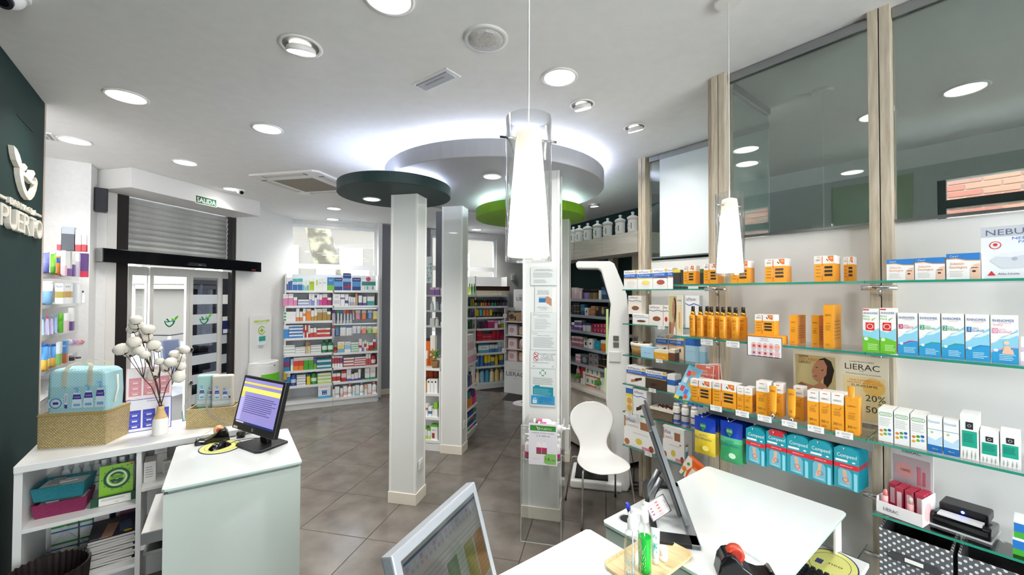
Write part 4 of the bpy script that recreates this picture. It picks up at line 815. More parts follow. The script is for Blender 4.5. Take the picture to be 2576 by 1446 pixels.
# tape dispensers, mouse, mat, webcam
def dispenser(loc,rz,tape,core,lab,k=1.0):
    t=thing('tape_dispenser',lab,'tape dispenser',loc,rz)
    o=[(-.085,0),(.085,0),(.085,.018),(.080,.030),(.07,.034),(.062,.026),(.04,.022),(.015,.028),(-.01,.045),(-.03,.068),(-.045,.075),(-.062,.070),(-.075,.05)]
    MB().prism([(x*k,z*k)for x,z in o],-.032*k,.032*k,BLACKG,'y').build('body',t,bevel=.006*k,seg=3)
    w_=MB();w_.lathe([(.012*k,-.012*k),(.026*k,-.012*k),(.026*k,.012*k),(.012*k,.012*k),(.012*k,-.012*k)],tape,24,caps=False);w_.build('tape_roll',t,(-.028*k,0,.067*k),rot=(math.pi/2,0,0))
    MB().lathe([(.013*k,-.0135*k),(.013*k,.0135*k)],core,20).build('tape_core',t,(-.028*k,0,.067*k),rot=(math.pi/2,0,0));MB().box(.064*k,.072*k,-.016*k,.016*k,.034*k,.042*k,STEEL).build('cutter',t);MB().add([(-.005*k,-.011*k,.078*k),(-.005*k,.011*k,.078*k),(.066*k,.011*k,.0385*k),(.066*k,-.011*k,.0385*k)],[(0,1,2,3),(3,2,1,0)],FILM).build('tape_end',t)
p=(hz(497,1118,1.0)+hz(572,1105,1.0))/2;dispenser(p+Vector((0,0,.0)),R(36)+math.pi,M('D8B27C',.35),M('B8342C',.4),'black tape dispenser with beige tape beside the black monitor',1.0)
dispenser((.735,1.30,1.0),R(-14),M('C8452E',.3),M('A8281E',.4),'black tape dispenser with red tape on the till counter',1.0)
def pad(fr,x,y,z,rx,ry,rz,lab):
    t=thing('mouse_mat',lab,'mouse mat',fr.w(x,y,z),fr.rz+rz);e=[(rx*math.cos(R(a)),ry*math.sin(R(a)))for a in range(0,360,10)]
    MB().prism(e,0,.003,M('2A3158',.6)).build('rim',t);MB().prism([(a*.95,b*.94)for a,b in e],.003,.0034,M('D9D77C',.6)).build('cover',t);m=MB()
    m.add([(rx*.74*math.cos(R(a)),ry*.74*math.sin(R(a)),.0037)for a in range(0,360,15)]+[(rx*.72*math.cos(R(a)),ry*.72*math.sin(R(a)),.0037)for a in range(0,360,15)],[(i,(i+1)%24,24+(i+1)%24,24+i)for i in range(24)],M('3A3E3A'));m.add([(-rx*.5,-ry*.2,.0037),(-rx*.25,-ry*.2,.0037),(-rx*.25,ry*.1,.0037),(-rx*.5,ry*.1,.0037)],[(0,1,2,3)],M('3A4070'));m.text('neo',.02,rx*.2,0,.0037,M('3A3E3A'),uz=(0,1,0));m.build('print',t)
pad(FC,.21,.485,1.0,.103,.118,R(10),'yellow oval mouse mat by the black monitor')
q=FC.z(553,1127,1.0);t=thing('mouse','black computer mouse on the yellow mat','mouse',FC.w(q.x,q.y,1.0037),FC.rz+R(-58))
vs=[];ny,nx=12,9
for i in range(ny):
    v=i/(ny-1);y=-.055+.11*v;hw=.030*(math.sin(math.pi*(.08+.84*v)))**.45;hh=.036*(math.sin(math.pi*(.06+.86*v)))**.7*(1.05-.25*v)
    for j in range(nx):a=math.pi*j/(nx-1);vs.append((hw*math.cos(a),y,hh*math.sin(a)))
MB().add(vs,[(i*nx+j,(i+1)*nx+j,(i+1)*nx+j+1,i*nx+j+1)for i in range(ny-1)for j in range(nx-1)]+[tuple(range(nx)),tuple(reversed(range((ny-1)*nx,ny*nx)))],BLACKG,True).build('shell',t);MB().box(-.004,.004,.018,.036,.026,.034,M('3A3A3E',.5)).build('wheel',t)
MB().tube([(0,.052,.006),(.01,.09,.012),(.05,.15,.012),(.10,.20,.006)],.0018,BLACK,6).build('cable',t)
t=thing('webcam','small black clip webcam beside the black monitor','webcam',hz(606,1100,1.0),R(20));MB().box(-.02,.02,-.015,.015,.0,.008,BLACK).build('clip',t,bevel=.002);MB().box(-.022,.022,-.014,.016,.012,.038,BLACK).build('head',t,bevel=.007);MB().lathe([(.009,0),(.008,.004)],M('2A2C34',.08),14).build('lens',t,(0,-.014,.026),rot=(math.pi/2,0,0));MB().tube([(0,0,.006),(0,0,.014)],.006,BLACK,8).build('stem',t);MB().tube([(.01,.01,.006),(.05,.03,.02),(.10,-.01,.012),(.17,-.03,.02)],.002,BLACK,6).build('cable',t)
# keyboard and mat on the pull-out tray, cable hole, pen
pad(FB,-.49,1.93,.8535,.085,.12,R(0),'yellow oval mouse mat on the pull-out tray')
t=thing('keyboard','black keyboard on the pull-out tray','keyboard',FB.w(-.475,1.58,.8575),FB.rz);MB().box(-.075,.068,-.22,.24,0,.018,M('15161A',.4)).build('case',t,bevel=.005)
km=MB().add([(-.0085,-.0085,0),(.0085,-.0085,0),(.0085,.0085,0),(-.0085,.0085,0),(-.006,-.006,.009),(.006,-.006,.009),(.006,.006,.009),(-.006,.006,.009)],[(4,5,6,7),(0,1,5,4),(1,2,6,5),(2,3,7,6),(3,0,4,7)],M('1E2024',.45)).mesh('key')
for i in range(6):
    for j in range(22):obj('key',km,t,(-.056+i*.0205,-.20+j*.0205,.018))
q=hz(1580,1306,1.0);t=thing('cable_port','round steel rimmed hole in the till counter','cable port',(q.x,q.y,1.0),0);MB().lathe([(.030,.0005),(.032,.003),(.036,.002),(.037,.0)],ALU,28,caps=False).build('rim',t);MB().lathe([(.030,.0006),(.030,.0012)],M('0B0B0D',.7),28).build('opening',t)
t=thing('marker_pen','blue capped pen standing in the counter hole','pen',(q.x+.014,q.y+.018,1.0015),0,None,rot=(R(12),R(-16),0));MB().lathe([(.006,.0),(.006,.035)],M('20242E',.4),12).build('barrel',t);MB().lathe([(.0075,.035),(.0075,.06),(.005,.064)],M('2A3FC0',.35),12).build('cap',t);MB().box(.006,.009,-.002,.002,.034,.06,M('2A3FC0',.35)).build('clip',t)
# ================================================================ wooden tray with hand gel
t=thing('tray','small pale wooden tray bridging the two till counters','tray',FB.w(-.792,1.20,1.0),FB.rz)
def rr(w,d,r,n=5):return[(sx*(w-r)+r*math.cos(a0+math.pi/2*i/n),sy*(d-r)+r*math.sin(a0+math.pi/2*i/n))for sx,sy,a0 in((1,1,0),(-1,1,math.pi/2),(-1,-1,math.pi),(1,-1,3*math.pi/2))for i in range(n+1)]
BIRCH=wood_mat('birch','D8B985','EAD3A8',(2,14,14),5,.45);o_,i_=rr(.082,.145,.03),rr(.076,.139,.026);n=len(o_)
MB().prism(i_,.0,.005,BIRCH).build('bottom',t);m=MB();m.add([(x,y,0)for x,y in i_]+[(x,y,.014)for x,y in o_]+[(x*.97,y*.985,.016)for x,y in o_]+[(x*.98,y*.985,.004)for x,y in i_],[(k*n+i,k*n+(i+1)%n,(k+1)*n+(i+1)%n,(k+1)*n+i)for k in range(3)for i in range(n)],BIRCH,True).build('rim',t)
LIQC=glass_mat('clear_gel',(.93,.95,.95),refl=.8,floor=.04);
GELG=nodes_mat('green_gel',lambda nt,b:(b.inputs['Base Color'].__setattr__('default_value',hexc('28D84A')),b.inputs['Roughness'].__setattr__('default_value',.08),b.inputs['Transmission Weight'].__setattr__('default_value',.35),b.inputs['IOR'].__setattr__('default_value',1.2)))
def gel(x,y,r,h,full,mat,lab,pr):
    t=thing('gel_bottle',lab,'bottle',(x,y,1.0055),R(-20));MB().lathe([(r*.9,0),(r,.004),(r,h*.86),(r*.8,h*.95),(r*.45,h),(r*.45,h+.012)],FILM,24,caps=False).build('bottle',t)
    MB().lathe([(r*.86,.002),(r*.95,.006),(r*.95,h*full)],mat,24).build('gel',t);w=M('F2F2F0',.3)
    MB().lathe([(r*.62,h+.004),(r*.62,h+.03),(r*.5,h+.034),(r*.5,h+.05),(r*.34,h+.052)],w,20).build('pump_collar',t);MB().tube([(0,0,h*.1),(0,0,h)],.002,w,6).build('dip_tube',t)
    MB().tube([(0,0,h+.052),(.0,-.002,h+.060),(r*.9,-.006,h+.060),(r*1.6,-.008,h+.048)],[r*.36,r*.36,r*.24,r*.14],w,10).build('pump_spout',t);m=MB();c=M(pr,.5)
    for i in range(70):
        a=R(-150+random.random()*70);z=.012+random.random()*h*.5;rr_=r+.0006;da=.05;
        m.add([(rr_*math.cos(a),rr_*math.sin(a),z),(rr_*math.cos(a+da),rr_*math.sin(a+da),z+.002),(rr_*math.cos(a+da*1.4),rr_*math.sin(a+da*1.4),z+.008),(rr_*math.cos(a+da*.3),rr_*math.sin(a+da*.3),z+.005)],[(0,1,2,3),(3,2,1,0)],c)
    m.build('print',t)
gel(.377,1.28,.0265,.15,.78,LIQC,'tall clear hand gel bottle with white pump','7CC0DC');gel(.424,1.312,.0205,.155,.72,GELG,'bright green gel bottle with white pump','BFF0C8')
t=thing('cream_tube','white cream tube with teal print standing on its cap','tube',(.472,1.352,1.0055),R(-20));MB().lathe([(.0105,0),(.0105,.022)],M('F0F0EE',.35),16).build('cap',t);m=MB();
vs=[];
for k,(rx,ry,z)in enumerate([(.0115,.0115,.023),(.0122,.011,.04),(.0135,.007,.085),(.014,.001,.115)]):vs+=[(rx*math.cos(2*math.pi*i/16),ry*math.sin(2*math.pi*i/16),z)for i in range(16)]
m.add(vs,[(k*16+i,k*16+(i+1)%16,(k+1)*16+(i+1)%16,(k+1)*16+i)for k in range(3)for i in range(16)],M('EEF4F3',.3),True).build('body',t);m=MB()
for i in range(16):x=-.008+.014*random.random();z=.04+.05*random.random();m.poly([(x,z),(x+.002,z+.002),(x+.0015,z+.009),(x-.001,z+.006)],-.0125+.06*(z-.04)*1.5-.001,M('2FB0A8'))
m.build('print',t)
t=thing('lip_pot','small white capped pot at the corner of the wooden tray','pot',(.505,1.368,1.0055),0);MB().lathe([(.0125,0),(.013,.003),(.013,.02)],M('EEEEEC',.35),18).build('pot',t);MB().lathe([(.0138,.02),(.0138,.042),(.0125,.044)],M('F6F6F4',.3),18).build('cap',t)
# ================================================================ things on and in the low shelf unit
def weave_mat(name,c1,c2,sc=70,rough=.5,metal=0.0,row=.5):
    def fn(nt,b):
        L=nt.links.new;tc=N(nt,'ShaderNodeTexCoord');br=N(nt,'ShaderNodeTexBrick');br.inputs['Scale'].default_value=sc;br.inputs['Color1'].default_value=hexc(c1);br.inputs['Color2'].default_value=tuple(.5*(p+q)for p,q in zip(hexc(c1),hexc(c2)));br.inputs['Mortar'].default_value=hexc(c2)
        br.inputs['Mortar Size'].default_value=.13;br.inputs['Brick Width'].default_value=.9;br.inputs['Row Height'].default_value=row;sx=N(nt,'ShaderNodeSeparateXYZ');ad=N(nt,'ShaderNodeMath',operation='ADD');cb=N(nt,'ShaderNodeCombineXYZ')
        L(tc.outputs['Object'],sx.inputs[0]);L(sx.outputs[0],ad.inputs[0]);L(sx.outputs[1],ad.inputs[1]);L(ad.outputs[0],cb.inputs[0]);L(sx.outputs[2],cb.inputs[1]);L(cb.outputs[0],br.inputs['Vector'])
        L(br.outputs['Color'],b.inputs['Base Color']);b.inputs['Roughness'].default_value=rough;b.inputs['Metallic'].default_value=metal;bp=N(nt,'ShaderNodeBump');bp.inputs['Strength'].default_value=.8;bp.inputs['Distance'].default_value=.004;bp.invert=True;L(br.outputs['Fac'],bp.inputs['Height']);L(bp.outputs[0],b.inputs['Normal'])
    return nodes_mat(name,fn)
def dots_mat(name,c1,c2,sc=90,r=.22):
    def fn(nt,b):
        L=nt.links.new;tc=N(nt,'ShaderNodeTexCoord');sx=N(nt,'ShaderNodeSeparateXYZ');ad=N(nt,'ShaderNodeMath',operation='ADD');cb=N(nt,'ShaderNodeCombineXYZ');mp=N(nt,'ShaderNodeMapping');mp.inputs['Rotation'].default_value=(0,0,.785);vo=N(nt,'ShaderNodeTexVoronoi');vo.inputs['Scale'].default_value=sc;vo.inputs['Randomness'].default_value=0;vo.voronoi_dimensions='2D'
        L(tc.outputs['Object'],sx.inputs[0]);L(sx.outputs[0],ad.inputs[0]);L(sx.outputs[1],ad.inputs[1]);L(ad.outputs[0],cb.inputs[0]);L(sx.outputs[2],cb.inputs[1]);L(cb.outputs[0],mp.inputs[0]);L(mp.outputs[0],vo.inputs['Vector'])
        lt=N(nt,'ShaderNodeMath',operation='LESS_THAN');lt.inputs[1].default_value=r;mx=N(nt,'ShaderNodeMix',data_type='RGBA');mx.inputs[6].default_value=hexc(c1);mx.inputs[7].default_value=hexc(c2);L(vo.outputs['Distance'],lt.inputs[0]);L(lt.outputs[0],mx.inputs[0]);L(mx.outputs[2],b.inputs['Base Color']);b.inputs['Roughness'].default_value=.6
    return nodes_mat(name,fn)
def tub(w,d,h,t,m,taper=0.0,wf=1.0):
    """open topped rectangular basket: outer and inner skin"""
    b=MB();k=taper;o0=[(-w/2*(1-k),-d/2*(1-k)),(w/2*(1-k),-d/2*(1-k)),(w/2*(1-k),d/2*(1-k)),(-w/2*(1-k),d/2*(1-k))];o1=[(-w/2,-d/2),(w/2,-d/2),(w/2,d/2),(-w/2,d/2)]
    ins=lambda p,s:[(x-math.copysign(s,x),y-math.copysign(s,y))for x,y in p]
    v=[(x,y,0)for x,y in o0]+[(x,y,h)for x,y in o1]+[(x,y,h)for x,y in ins(o1,t)]+[(x,y,t)for x,y in ins(o0,t)]
    f=[(3,2,1,0),(12,13,14,15)]+[(k_*4+i,k_*4+(i+1)%4,(k_+1)*4+(i+1)%4,(k_+1)*4+i)for k_ in range(3)for i in range(4)]
    return b.add(v,f,m)
def ribbon(pts,wdt,m,axis=(1,0,0)):
    a=Vector(axis)*wdt/2;b=MB();vs=[]
    for p in pts:p=Vector(p);vs+=[p-a,p+a]
    fs=[(2*i,2*i+1,2*i+3,2*i+2)for i in range(len(pts)-1)];return b.add(vs,fs+[tuple(reversed(f))for f in fs],m)
def minibottle(m,x,z,w,h,y,tube=False):
    W_=M('DDEAF2',.4);B_=M('4A3E9A',.5);C_=M('7CB0DC',.5)
    if tube:m.poly([(x-w*.4,z+h),(x+w*.4,z+h),(x+w*.25,z+h*.25),(x-w*.25,z+h*.25)],y,W_);m.rect(x-w*.3,x+w*.3,z,z+h*.25,y,B_);m.rect(x-w*.08,x+w*.08,z+h*.4,z+h*.9,y-.0003,M('C85A9A'));return
    m.poly([(x-w/2,z),(x+w/2,z),(x+w*.38,z+h*.6),(x+w*.28,z+h*.74),(x-w*.28,z+h*.74),(x-w*.38,z+h*.6)],y,W_);m.poly([(x-w*.42,z+h*.42),(x+w*.42,z+h*.42),(x+w*.34,z+h*.66),(x-w*.34,z+h*.66)],y-.0003,B_);m.rect(x-w*.32,x+w*.32,z+h*.08,z+h*.2,y-.0003,C_);m.rect(x-w*.12,x+w*.12,z+h*.74,z+h*.92,y,C_);m.rect(x-w*.35,x+w*.15,z+h*.92,z+h,y,C_);m.text('mustela',h*.07,x,y-.0006,z+h*.5,M('E8E6F4'),width=w*.55)
GOLD=weave_mat('gold_weave','EBDCB2','9A824C',62,.45,.1);gb=Fr(-2.684,2.325,13.6)
t=thing('gold_basket','large gold woven basket under the light blue bag','basket',gb.w(.16,.105,1.0),gb.rz);tub(.32,.21,.19,.008,GOLD).build('woven_body',t)
m=tub(.325,.215,.012,.012,M('A98F58',.5)).build('rim',t,(0,0,.180))
t=thing('baby_bag','light blue dotted baby bag with cream handles','bag',gb.w(.165,.10,1.012),gb.rz);BB=dots_mat('blue_dots','9CCAD2','D8ECEC',85)
MB().prism([(-.135,.0),(.135,.0),(.148,.28),(.142,.40),(.12,.425),(-.125,.432),(-.143,.405),(-.148,.28)],-.075,.075,BB,'y').build('body',t,bevel=.022,seg=3)
for y in(-.079,.079):
    ribbon([(-.06,y,.33),(-.058,y*.98,.42),(-.045,y*.8,.452),(-.01,y*.6,.468),(.035,y*.6,.462),(.058,y*.8,.448),(.062,y*.98,.42),(.064,y,.33)],.024,M('E9E6D4',.6)).build('handle',t)
m=MB();y=-.0775
for x,h_ in((.0,.118),(.055,.132),(.112,.15)):minibottle(m,x,.205,.05,h_,y)
minibottle(m,-.052,.205,.02,.085,y,True);m.rect(-.135,-.068,.212,.26,y,M('CFDCE4'));m.ring(-.10,.236,.03,.006,y-.0003,M('3A8AC8'),18);m.rect(-.113,-.087,.229,.243,y-.0004,M('4A3E9A'));m.build('print',t)
MB().box(-.15,.15,-.082,-.079,.185,.33,FILM).build('clear_gift_sleeve',t);MB().tube([(.15,0,.38),(.16,-.01,.30),(.155,-.03,.22)],.005,M('E9E6D4',.6),8).build('strap',t)
# gift chart standing behind
bf=FL.z(313,1092,1.0);t=thing('offer_board','upright board with pink tiles above and blue tiles below','board',FL.w(bf.x,bf.y+.01,1.0),FL.rz,None,rot=(R(-4),0,FL.rz));w=.225
for z0,z1,c,e in((.0,.203,'3E46B4','E9E8F0'),(.205,.405,'E8B4BC','EFE6E6')):
    MB().box(0,w,0,.004,z0,z1,M(c,.4)).build('panel',t);m=MB();m.rect(.004,w-.004,z0+.004,z1-.004,-.0006,M(e,.4));m.text('mustela',.010,w*.55,-.001,z1-.02,M('4A3E9A' if z0==0 else 'D49AA6'))
    for i in range(3):
        x=.014+i*.069;m.rect(x,x+.060,z0+.02,z0+.135,-.0009,M('3A44B8' if z0==0 else 'D98F98',.5));
        for j in range(3):m.rect(x+.018,x+.043,z0+.028+j*.035,z0+.037+j*.035,-.0012,M('DDE0F2' if z0==0 else 'F0D0D2'));m.rect(x+.008,x+.052,z0+.042+j*.035,z0+.045+j*.035,-.0012,M('7A82D8' if z0==0 else 'E8B0B6'))
    m.build('print',t)
# vase and cotton branches
vl=FL.z(403,1092,1.0);t=thing('vase','white ribbed vase with a wood coloured neck','vase',FL.w(vl.x,vl.y,1.0),FL.rz);VW=M('F0EEEA',.35)
MB().lathe([(.036,0),(.039,.006)]+[(.039+(.0008 if i%2 else 0),.01+i*.006)for i in range(14)]+[(.036,.1),(.034,.104)],VW,28,caps=True).build('ribbed_body',t);MB().lathe([(.0345,.1045),(.030,.118),(.022,.135),(.0185,.15),(.0185,.178),(.0165,.178),(.0165,.15)],wood_mat('vase_wood','C9A56C','DDBE8A',(3,3,12),6),28,caps=False).build('wooden_neck',t)
BOLL=noise_mat('cotton','E6DFCF','F4F0E6',25,.9,.5);HUSK=M('4A3226',.7);TWIG=M('4B2F22',.7)
def boll_mesh(seed):
    rnd=random.Random(seed);bm=bmesh.new();bmesh.ops.create_icosphere(bm,subdivisions=2,radius=1)
    lob=[Vector((math.cos(a),math.sin(a),0))for a in(.4,1.97,3.54,5.1)]
    for v in bm.verts:
        d=v.co.normalized();f=.86+.16*max(d.dot(l)for l in lob)+rnd.uniform(-.03,.03);v.co=Vector((d.x*f,d.y*f,d.z*f*.95))
    me=bpy.data.meshes.new('boll');bm.to_mesh(me);bm.free();me.materials.append(BOLL)
    for p in me.polygons:p.use_smooth=True
    return me
_bm=[boll_mesh(i)for i in range(3)];_hk=MB()
for a in range(4):
    a=a*math.pi/2+.3;_hk.add([(0,0,-.95),(.5*math.cos(a-.35),.5*math.sin(a-.35),-.80),(.98*math.cos(a),.98*math.sin(a),-.25),(.5*math.cos(a+.35),.5*math.sin(a+.35),-.80)],[(0,1,2,3),(3,2,1,0)],HUSK)
_hk=_hk.mesh('husk')
bolls=[(282,795,58),(240,845,50),(280,742,52),(420,850,58),(378,940,65),(258,995,60),(115,1075,66),(210,1100,63),(310,1090,50),(480,1030,58),(530,1070,40),(380,1140,45),(545,1215,42),(475,1370,58),(830,1080,50),(720,1130,48),(775,1185,56),(675,1225,56),(790,1270,50),(620,1290,45),(765,1390,64)]
groups_=[([0,1,2,3],'tallest cotton branch, nearest the entrance'),([4,5,9],'cotton branch with large bolls in the middle of the vase'),([6,7,8,11],'cotton branch leaning towards the blue bag'),([10,12,13],'short cotton branch with a low hanging boll'),([14,15,16,17,18,19,20],'cotton branch leaning towards the monitor')]
mo=FL.w(vl.x,vl.y,1.17);rd=random.Random(3)
for gi,(ids,lab)in enumerate(groups_):
    t=thing('cotton_branch',lab,'cotton branch',mo,0,'cotton branches in the vase');base=Vector((math.cos(gi*1.3)*.008,math.sin(gi*1.3)*.008,-.06))
    hub=None
    for n_,k in enumerate(ids):
        cx,cy,r=bolls[k];off=.05*math.sin(k*2.1);q=FL.y(280+cx/4.519,640+cy/4.519,vl.y+off);P=FL.w(q.x,q.y,q.z)-mo;rad=r/4.519/FPX*2.58
        if hub is None:hub=P*.45+Vector((0,0,.02));MB().tube([base,base+Vector((0,0,.06)),hub*.55+Vector((0,0,.03)),hub],[.0032,.003,.0026,.0022],TWIG,6).build('stem',t)
        dirn=(P-hub).normalized();MB().tube([hub,hub+(P-hub)*.5+Vector((.004,.003,-.008)),P-dirn*rad*.6],[.0022,.0018,.0015],TWIG,6).build('twig',t)
        o=obj('boll',_bm[k%3],t,P);o.scale=(rad*1.14,)*3;o.rotation_euler=(dirn.to_track_quat('Z','Y')).to_euler();h2=obj('husk',_hk,o)
# second basket with two small dotted bags
g2=Fr(-2.118,2.669,18);t=thing('straw_basket','small gold woven basket with two little bags','basket',g2.w(.135,.08,1.0),g2.rz);tub(.27,.16,.125,.008,weave_mat('straw_weave','EBDCB4','A08A54',62,.55)).build('woven_body',t)
for x,c1,c2,lab,dy in((.085,'A9CFCB','DDEEEA','mint dotted little bag in the small gold basket',.03),(.185,'CFC4B6','ECE6DC','beige dotted little bag in the small gold basket',-.01)):
    t=thing('little_bag',lab,'bag',g2.w(x,.08+dy,1.012),g2.rz,'little dotted bags');MB().box(-.062,.062,-.025,.025,.10,.32,dots_mat('dots_'+c1,c1,c2,110)).build('body',t,bevel=.014,seg=3);MB().box(-.05,.05,-.02,.02,0,.10,M(c1,.6)).build('lower_body',t)
    m=MB();
    for i,xx in enumerate((-.028,.018)):minibottle(m,xx,.16,.032,.09-.015*i,-.0275)
    minibottle(m,.045,.165,.014,.06,-.0275,True);m.rect(-.055,.055,.125,.15,-.0272,M('DDE4E8'));m.build('print',t);MB().box(-.066,.066,-.031,-.029,.12,.325,FILM).build('clear_gift_sleeve',t)
    ribbon([(-.06,-.02,.26),(-.09,-.05,.2),(-.115,-.09,.10),(-.10,-.11,.045),(-.05,-.10,.06),(.0,-.08,.12)]if x<.1 else[(-.062,-.03,.26),(-.08,-.06,.15),(-.05,-.095,.08),(.03,-.12,.04),(.10,-.13,.012)],.016,M(c1,.6),(.5,0,.8)).build('strap',t)
# ---- under the top
TEAL=weave_mat('teal_weave','3FA6B4','1C6A78',90,.4);PINK=weave_mat('pink_weave','B4386E','6E1A44',90,.4)
for z,m_,lab,rz in((.665,PINK,'magenta woven tray basket under the teal one',R(-4)),(.752,TEAL,'teal woven tray basket in clear wrap under the shelf top',R(-9))):
    t=thing('tray_basket',lab,'basket',FL.w(.152,.19,z),FL.rz+rz,'gift tray baskets');tub(.215,.17,.075,.007,m_,.12).build('woven_body',t);MB().box(-.09,.09,-.065,.065,.02,.066,M('E9EDE8',.5)).build('white_box',t,bevel=.004);MB().box(-.06,-.01,-.06,.05,.066,.078,M('9FA3A0',.3)).build('grey_sachet',t,bevel=.003)
    if m_ is TEAL:
        c=MB().box(-.02,.05,-.055,-.015,.080,.082,M('F2F0EC',.5)).build('price_tag',t,rot=(0,0,.3));MB().text('29,95€',.008,.02,-.045,.0826,BLACK,uz=(0,1,0)).build('lettering',c);MB().add([(-.106,-.084,.076),(.106,-.084,.076),(.106,.084,.076),(-.106,.084,.076),(-.06,-.03,.125),(.09,-.04,.115),(.098,.06,.125),(-.05,.07,.135)],[(0,1,5,4),(1,2,6,5),(2,3,7,6),(3,0,4,7),(4,5,6,7)],FILM).build('clear_wrap',t)
t=thing('leaflet_stand','lime green ring chart card in a dark green leaflet stand','leaflet stand',FL.w(.285,.10,.665),FL.rz);LM=M('86C41E',.4);DG=M('0F4A34',.5)
MB().box(.01,.155,.02,.024,.03,.215,LM).build('back_card',t,rot=(R(-6),0,0));MB().box(-.02,.17,.0,.006,.0,.05,DG).build('front_pocket',t);MB().box(.015,.15,-.012,-.002,.003,.045,M('EDEAE4',.5)).build('leaflets',t,bevel=.001);m=MB()
m.ring(.085,.135,.058,.012,-.001,DG,28);m.ring(.085,.135,.044,.008,-.001,M('DCE8C0'),28);m.ring(.085,.135,.034,.010,-.0012,DG,20,30,150);m.ring(.085,.135,.030,.022,-.0012,DG,20,190,350)
m.lines(.06,.11,.136,.150,2,-.0014,DG,.1);m.text('pm',.007,.08,-.0016,.112,M('DCE8C0'));
for i in range(10):a=R(36*i);m.disc(.085+.064*math.cos(a),.135+.064*math.sin(a),.003,-.001,DG,6)
for i in range(9):m.disc(.125+.03*random.random(),.185+.025*random.random(),.004,-.0012,M(random.choice(['D8842E','B8323A','D8C83A'])),6)
m.build('print',t,(0,.0195,0),rot=(R(-6),0,0));m=MB();m.lines(.025,.13,.028,.04,2,-.0125,TXL);m.text('alvita',.006,.09,-.013,.012,TX);m.build('lettering',t)
FILMB=M('E6EAEA',.25)
for i in range(5):
    t=thing('cream_bottle','white bottle with green bands, %s along the back under the shelf top'%ORD[i],'bottle',FL.w(.12+i*.044,.40,.665),FL.rz,'green banded bottles under the shelf top');b_=M('3F9A4A',.5);MB().lathe([(.018,0),(.02,.004),(.02,.05,b_),(.02,.056),(.02,.09,b_),(.02,.096),(.02,.14),(.012,.16)],FILMB,14).build('bottle',t);MB().lathe([(.013,.16),(.013,.19)],WHITE,12).build('cap',t)
for i in range(4):
    t=thing('white_flacon','white capped bottle behind the ring chart, %s from the oak side'%ORD[i],'bottle',FL.w(.30+i*.04,.25+.03*(i%2),.665),FL.rz,'capped bottles behind the ring chart');MB().lathe([(.018,0),(.019,.004),(.019,.17),(.010,.188)],M('DDE0E4',.25),14).build('bottle',t);MB().lathe([(.013,.188),(.013,.222)],WHITE,12).build('cap',t)
# lower compartment
MG=[M(c,.4)for c in('2A2A34','54505A','C9C4BC','8A8480','3A3440')]
for i in range(11):
    last=i==10;rz=R([2,-3,1,4,-2,3,-1,2,5,1,2][i]);t=thing('magazine','topmost magazine with dark photo cover, lower shelf' if last else 'magazine in the lower shelf stack, %s from the bottom'%ORD[i],'magazine',FL.w(.355,.20,.3255+i*.0152),FL.rz+rz,'magazines stacked on the lower shelf')
    MB().box(-.097,.097,-.135,.135,.0005,.0135,M('C9C6C0',.6)).build('pages',t);MB().box(-.099,.099,-.137,.137,.0136,.0146,MG[0]if last else MG[i%5]).build('cover',t)
    if last:
        m=MB();uz=(0,1,0);m.add([(-.05,-.13,.015),(.0,-.13,.015),(.02,.05,.015),(-.03,.06,.015)],[(0,1,2,3)],M('B08468'));m.add([(.03,-.1,.015),(.085,-.06,.015),(.07,.06,.015),(.02,.03,.015)],[(0,1,2,3)],M('5A6A8A'));m.disc(0,0,.001,0,BLACK);m.add([(.065+.02*math.cos(R(a)),-.10+.015*math.sin(R(a)),.0153)for a in range(0,360,24)],[tuple(range(15))],M('E0B820'));m.text('saludable',.014,-.09,-.125,.0155,M('F0F0F0'),'l',uz=uz);m.text('PSICOLOGÍA',.013,-.09,.08,.0155,M('C84A3A'),'l',uz=uz);m.build('print',t)
t=thing('carton','dark blue carton behind the magazines','carton',FL.w(.29,.40,.325),FL.rz+R(-8));MB().box(-.04,.04,-.05,.05,0,.21,M('25304E',.5)).build('box',t);m=MB();m.rect(-.035,.035,.06,.20,-.0506,M('CDC8C4'));m.text('Colnatur',.008,0,-.051,.17,M('7A4A8A'));m.build('print',t)
tag(MB().box(-.035,.035,-.05,.05,0,.22,M('5A1E40',.5)).build('carton',None,FL.w(.40,.41,.325),FL.rz),'maroon carton at the end behind the magazines','carton')
for i in range(4):t=tag(MB().bands(-.055,.055,-.03,.03,0,.10,[(.35,M('E6EAEA')),(.12,M('3F9A4A')),(.2,M('E6EAEA')),(.1,M('3A78B4')),(.3,M('E6EAEA'))]).build('carton',None,FL.w(.12+.118*(i%2),.43,.3255+.1005*(i//2)),FL.rz),'white carton with green and blue stripe, %s in the lower back'%['lower near','lower far','upper near','upper far'][i],'carton','striped cartons in the lower back')
t=thing('heat_lamp','cream domed heat lamp wrapped in clear plastic','lamp',FL.w(.15,.22,.325),FL.rz);MB().lathe([(.075,0),(.08,.01),(.085,.03),(.08,.055),(.06,.08),(.03,.095),(.012,.10)],M('DCD6C2',.35),28).build('dome',t)
for i in range(6):MB().box(-.002,.002,-.074,-.068,.052,.062,M('4A463E')).build('vent',t,(-.025+i*.01,.0,.0))
MB().lathe([(.105,.0),(.11,.05),(.09,.10),(.04,.16),(.008,.2),(.02,.23)],FILM,18,caps=False).build('plastic_wrap',t)
